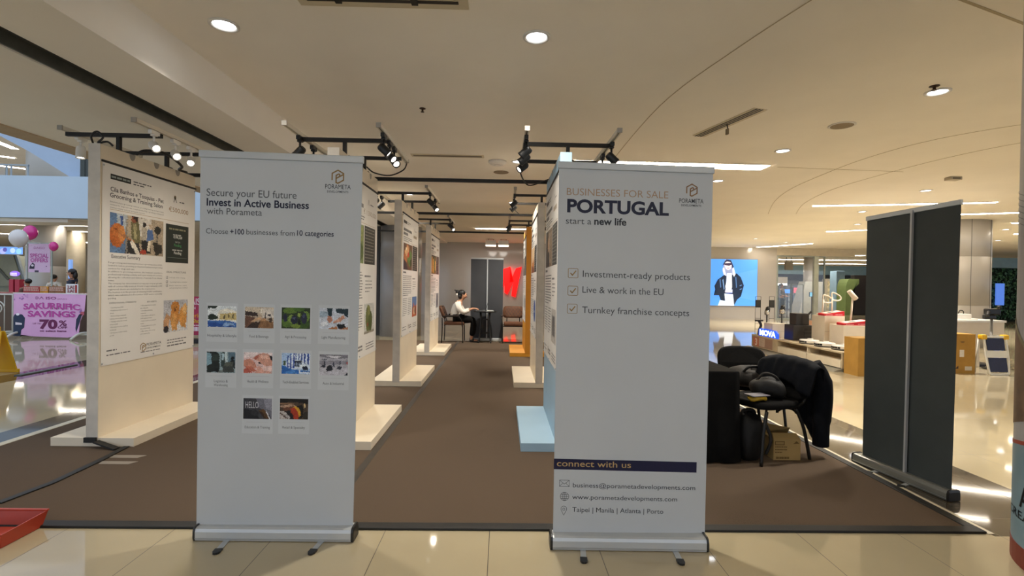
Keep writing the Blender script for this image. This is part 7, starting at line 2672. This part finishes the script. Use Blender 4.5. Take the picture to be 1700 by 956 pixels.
t = thing('escalator', 'grey green sloping escalator flank at the far left', 'escalator', (a.x, 23, 0))
mpe = lambda u, v, d: Vector((u - a.x, d, v))
g = G()
P0, P1, P2, P3 = px(-8, 424, 23), px(22, 424, 23), px(38, 462, 23), px(-8, 462, 23)
g.prism([(P3.x, 0.9), (P2.x, 0.9), (P1.x, P1.z), (P0.x, P0.z)], mpe, 0.0, 1.2, mat('escalator_side', '98A094', 0.5))
g.build('truss', t, recalc=True)
g = G()
g.bar(mpe(P1.x + 0.05, P1.z + 0.05, 0.1), mpe(P2.x + 0.05, 0.95, 0.1), 0.12, 0.1, mat('blue_grey_rail', '8090A0', 0.4))
g.bar(mpe(P3.x, 1.9, -0.02), mpe((P2.x + P3.x) / 2, 1.2, -0.02), 0.06, 0.1, mat('escalator_dark', '5E6660', 0.5))
g.bar(mpe(P3.x, 0.45, 0.6), mpe(P2.x, 0.45, 0.6), 0.9, 0.9, mat('escalator_side', '98A094', 0.5))
g.build('handrail', t)
c = px(28, 470, 18)
t = thing('promotion_stand', 'red promotion stand with an oval purple sign at the far left', 'stand', (c.x, 18, 0))
g = G()
for s in (-0.11, 0.1):
    g.box((s - 0.075, -0.1, 0), (s + 0.075, 0.1, 1.25), mat('stand_red', 'A8304A', 0.5), 0.01)
g.build('body', t)
g = G()
g.ell((-0.02, -0.05, 1.45), (0.18, 0.05, 0.10), mat('purple_glow', '7A5AC8', 0.4, noise=0, emit=0.8))
g.build('oval_sign', t)
g = G()
mps2 = lambda u, v, d: Vector((u, -0.101 - d, v))
greek(g, mps2, -0.13, 0.10, 1.48, 2, 0.06, 0.035, glow('E8E0F8', 1.0), 0.002, 1)
g.build('print', t)
c = px(-1, 625, 7.0)
t = thing('wet_floor_sign', 'yellow folding floor sign cut by the left edge', 'floor sign', (c.x - 0.05, 7.0, 0))
M_Y = mat('yellow_sign', 'E3B21C', 0.4)
for s, nm in ((-1, 'front_panel'), (1, 'rear_panel')):
    g = G()
    g.hexa([(-0.15, s * 0.16 - 0.01, 0), (0.15, s * 0.16 - 0.01, 0), (0.15, s * 0.16 + 0.01, 0), (-0.15, s * 0.16 + 0.01, 0), (-0.10, s * 0.02 - 0.008, 0.6), (0.10, s * 0.02 - 0.008, 0.6), (0.10, s * 0.02 + 0.008, 0.6), (-0.10, s * 0.02 + 0.008, 0.6)], M_Y, 0.004)
    g.build(nm, t)
g = G()
g.box((-0.16, -0.18, 0), (0.16, -0.14, 0.05), M_Y, 0.008)
g.box((-0.16, 0.14, 0), (0.16, 0.18, 0.05), M_Y, 0.008)
g.build('foot', t)
g = G()
g.tube(catmull([(-0.05, 0, 0.6), (-0.04, 0, 0.66), (0.04, 0, 0.66), (0.05, 0, 0.6)]), 0.012, M_Y, 8)
g.build('handle', t)
t = thing('floor_grating', 'long dark rail lying along the tiles at the left beside the yellow sign', 'floor grating', (-6.6, 7.3, 0))
g = G()
g.hexa([(-0.08, -0.4, 0), (0.02, -0.4, 0), (0.02, 0.5, 0), (-0.02, 0.5, 0), (-0.08, -0.4, 0.012), (0.02, -0.4, 0.012), (0.02, 0.5, 0.012), (-0.02, 0.5, 0.012)], mat('grating_dark', '4A4E48', 0.5))
g.build('rail', t)
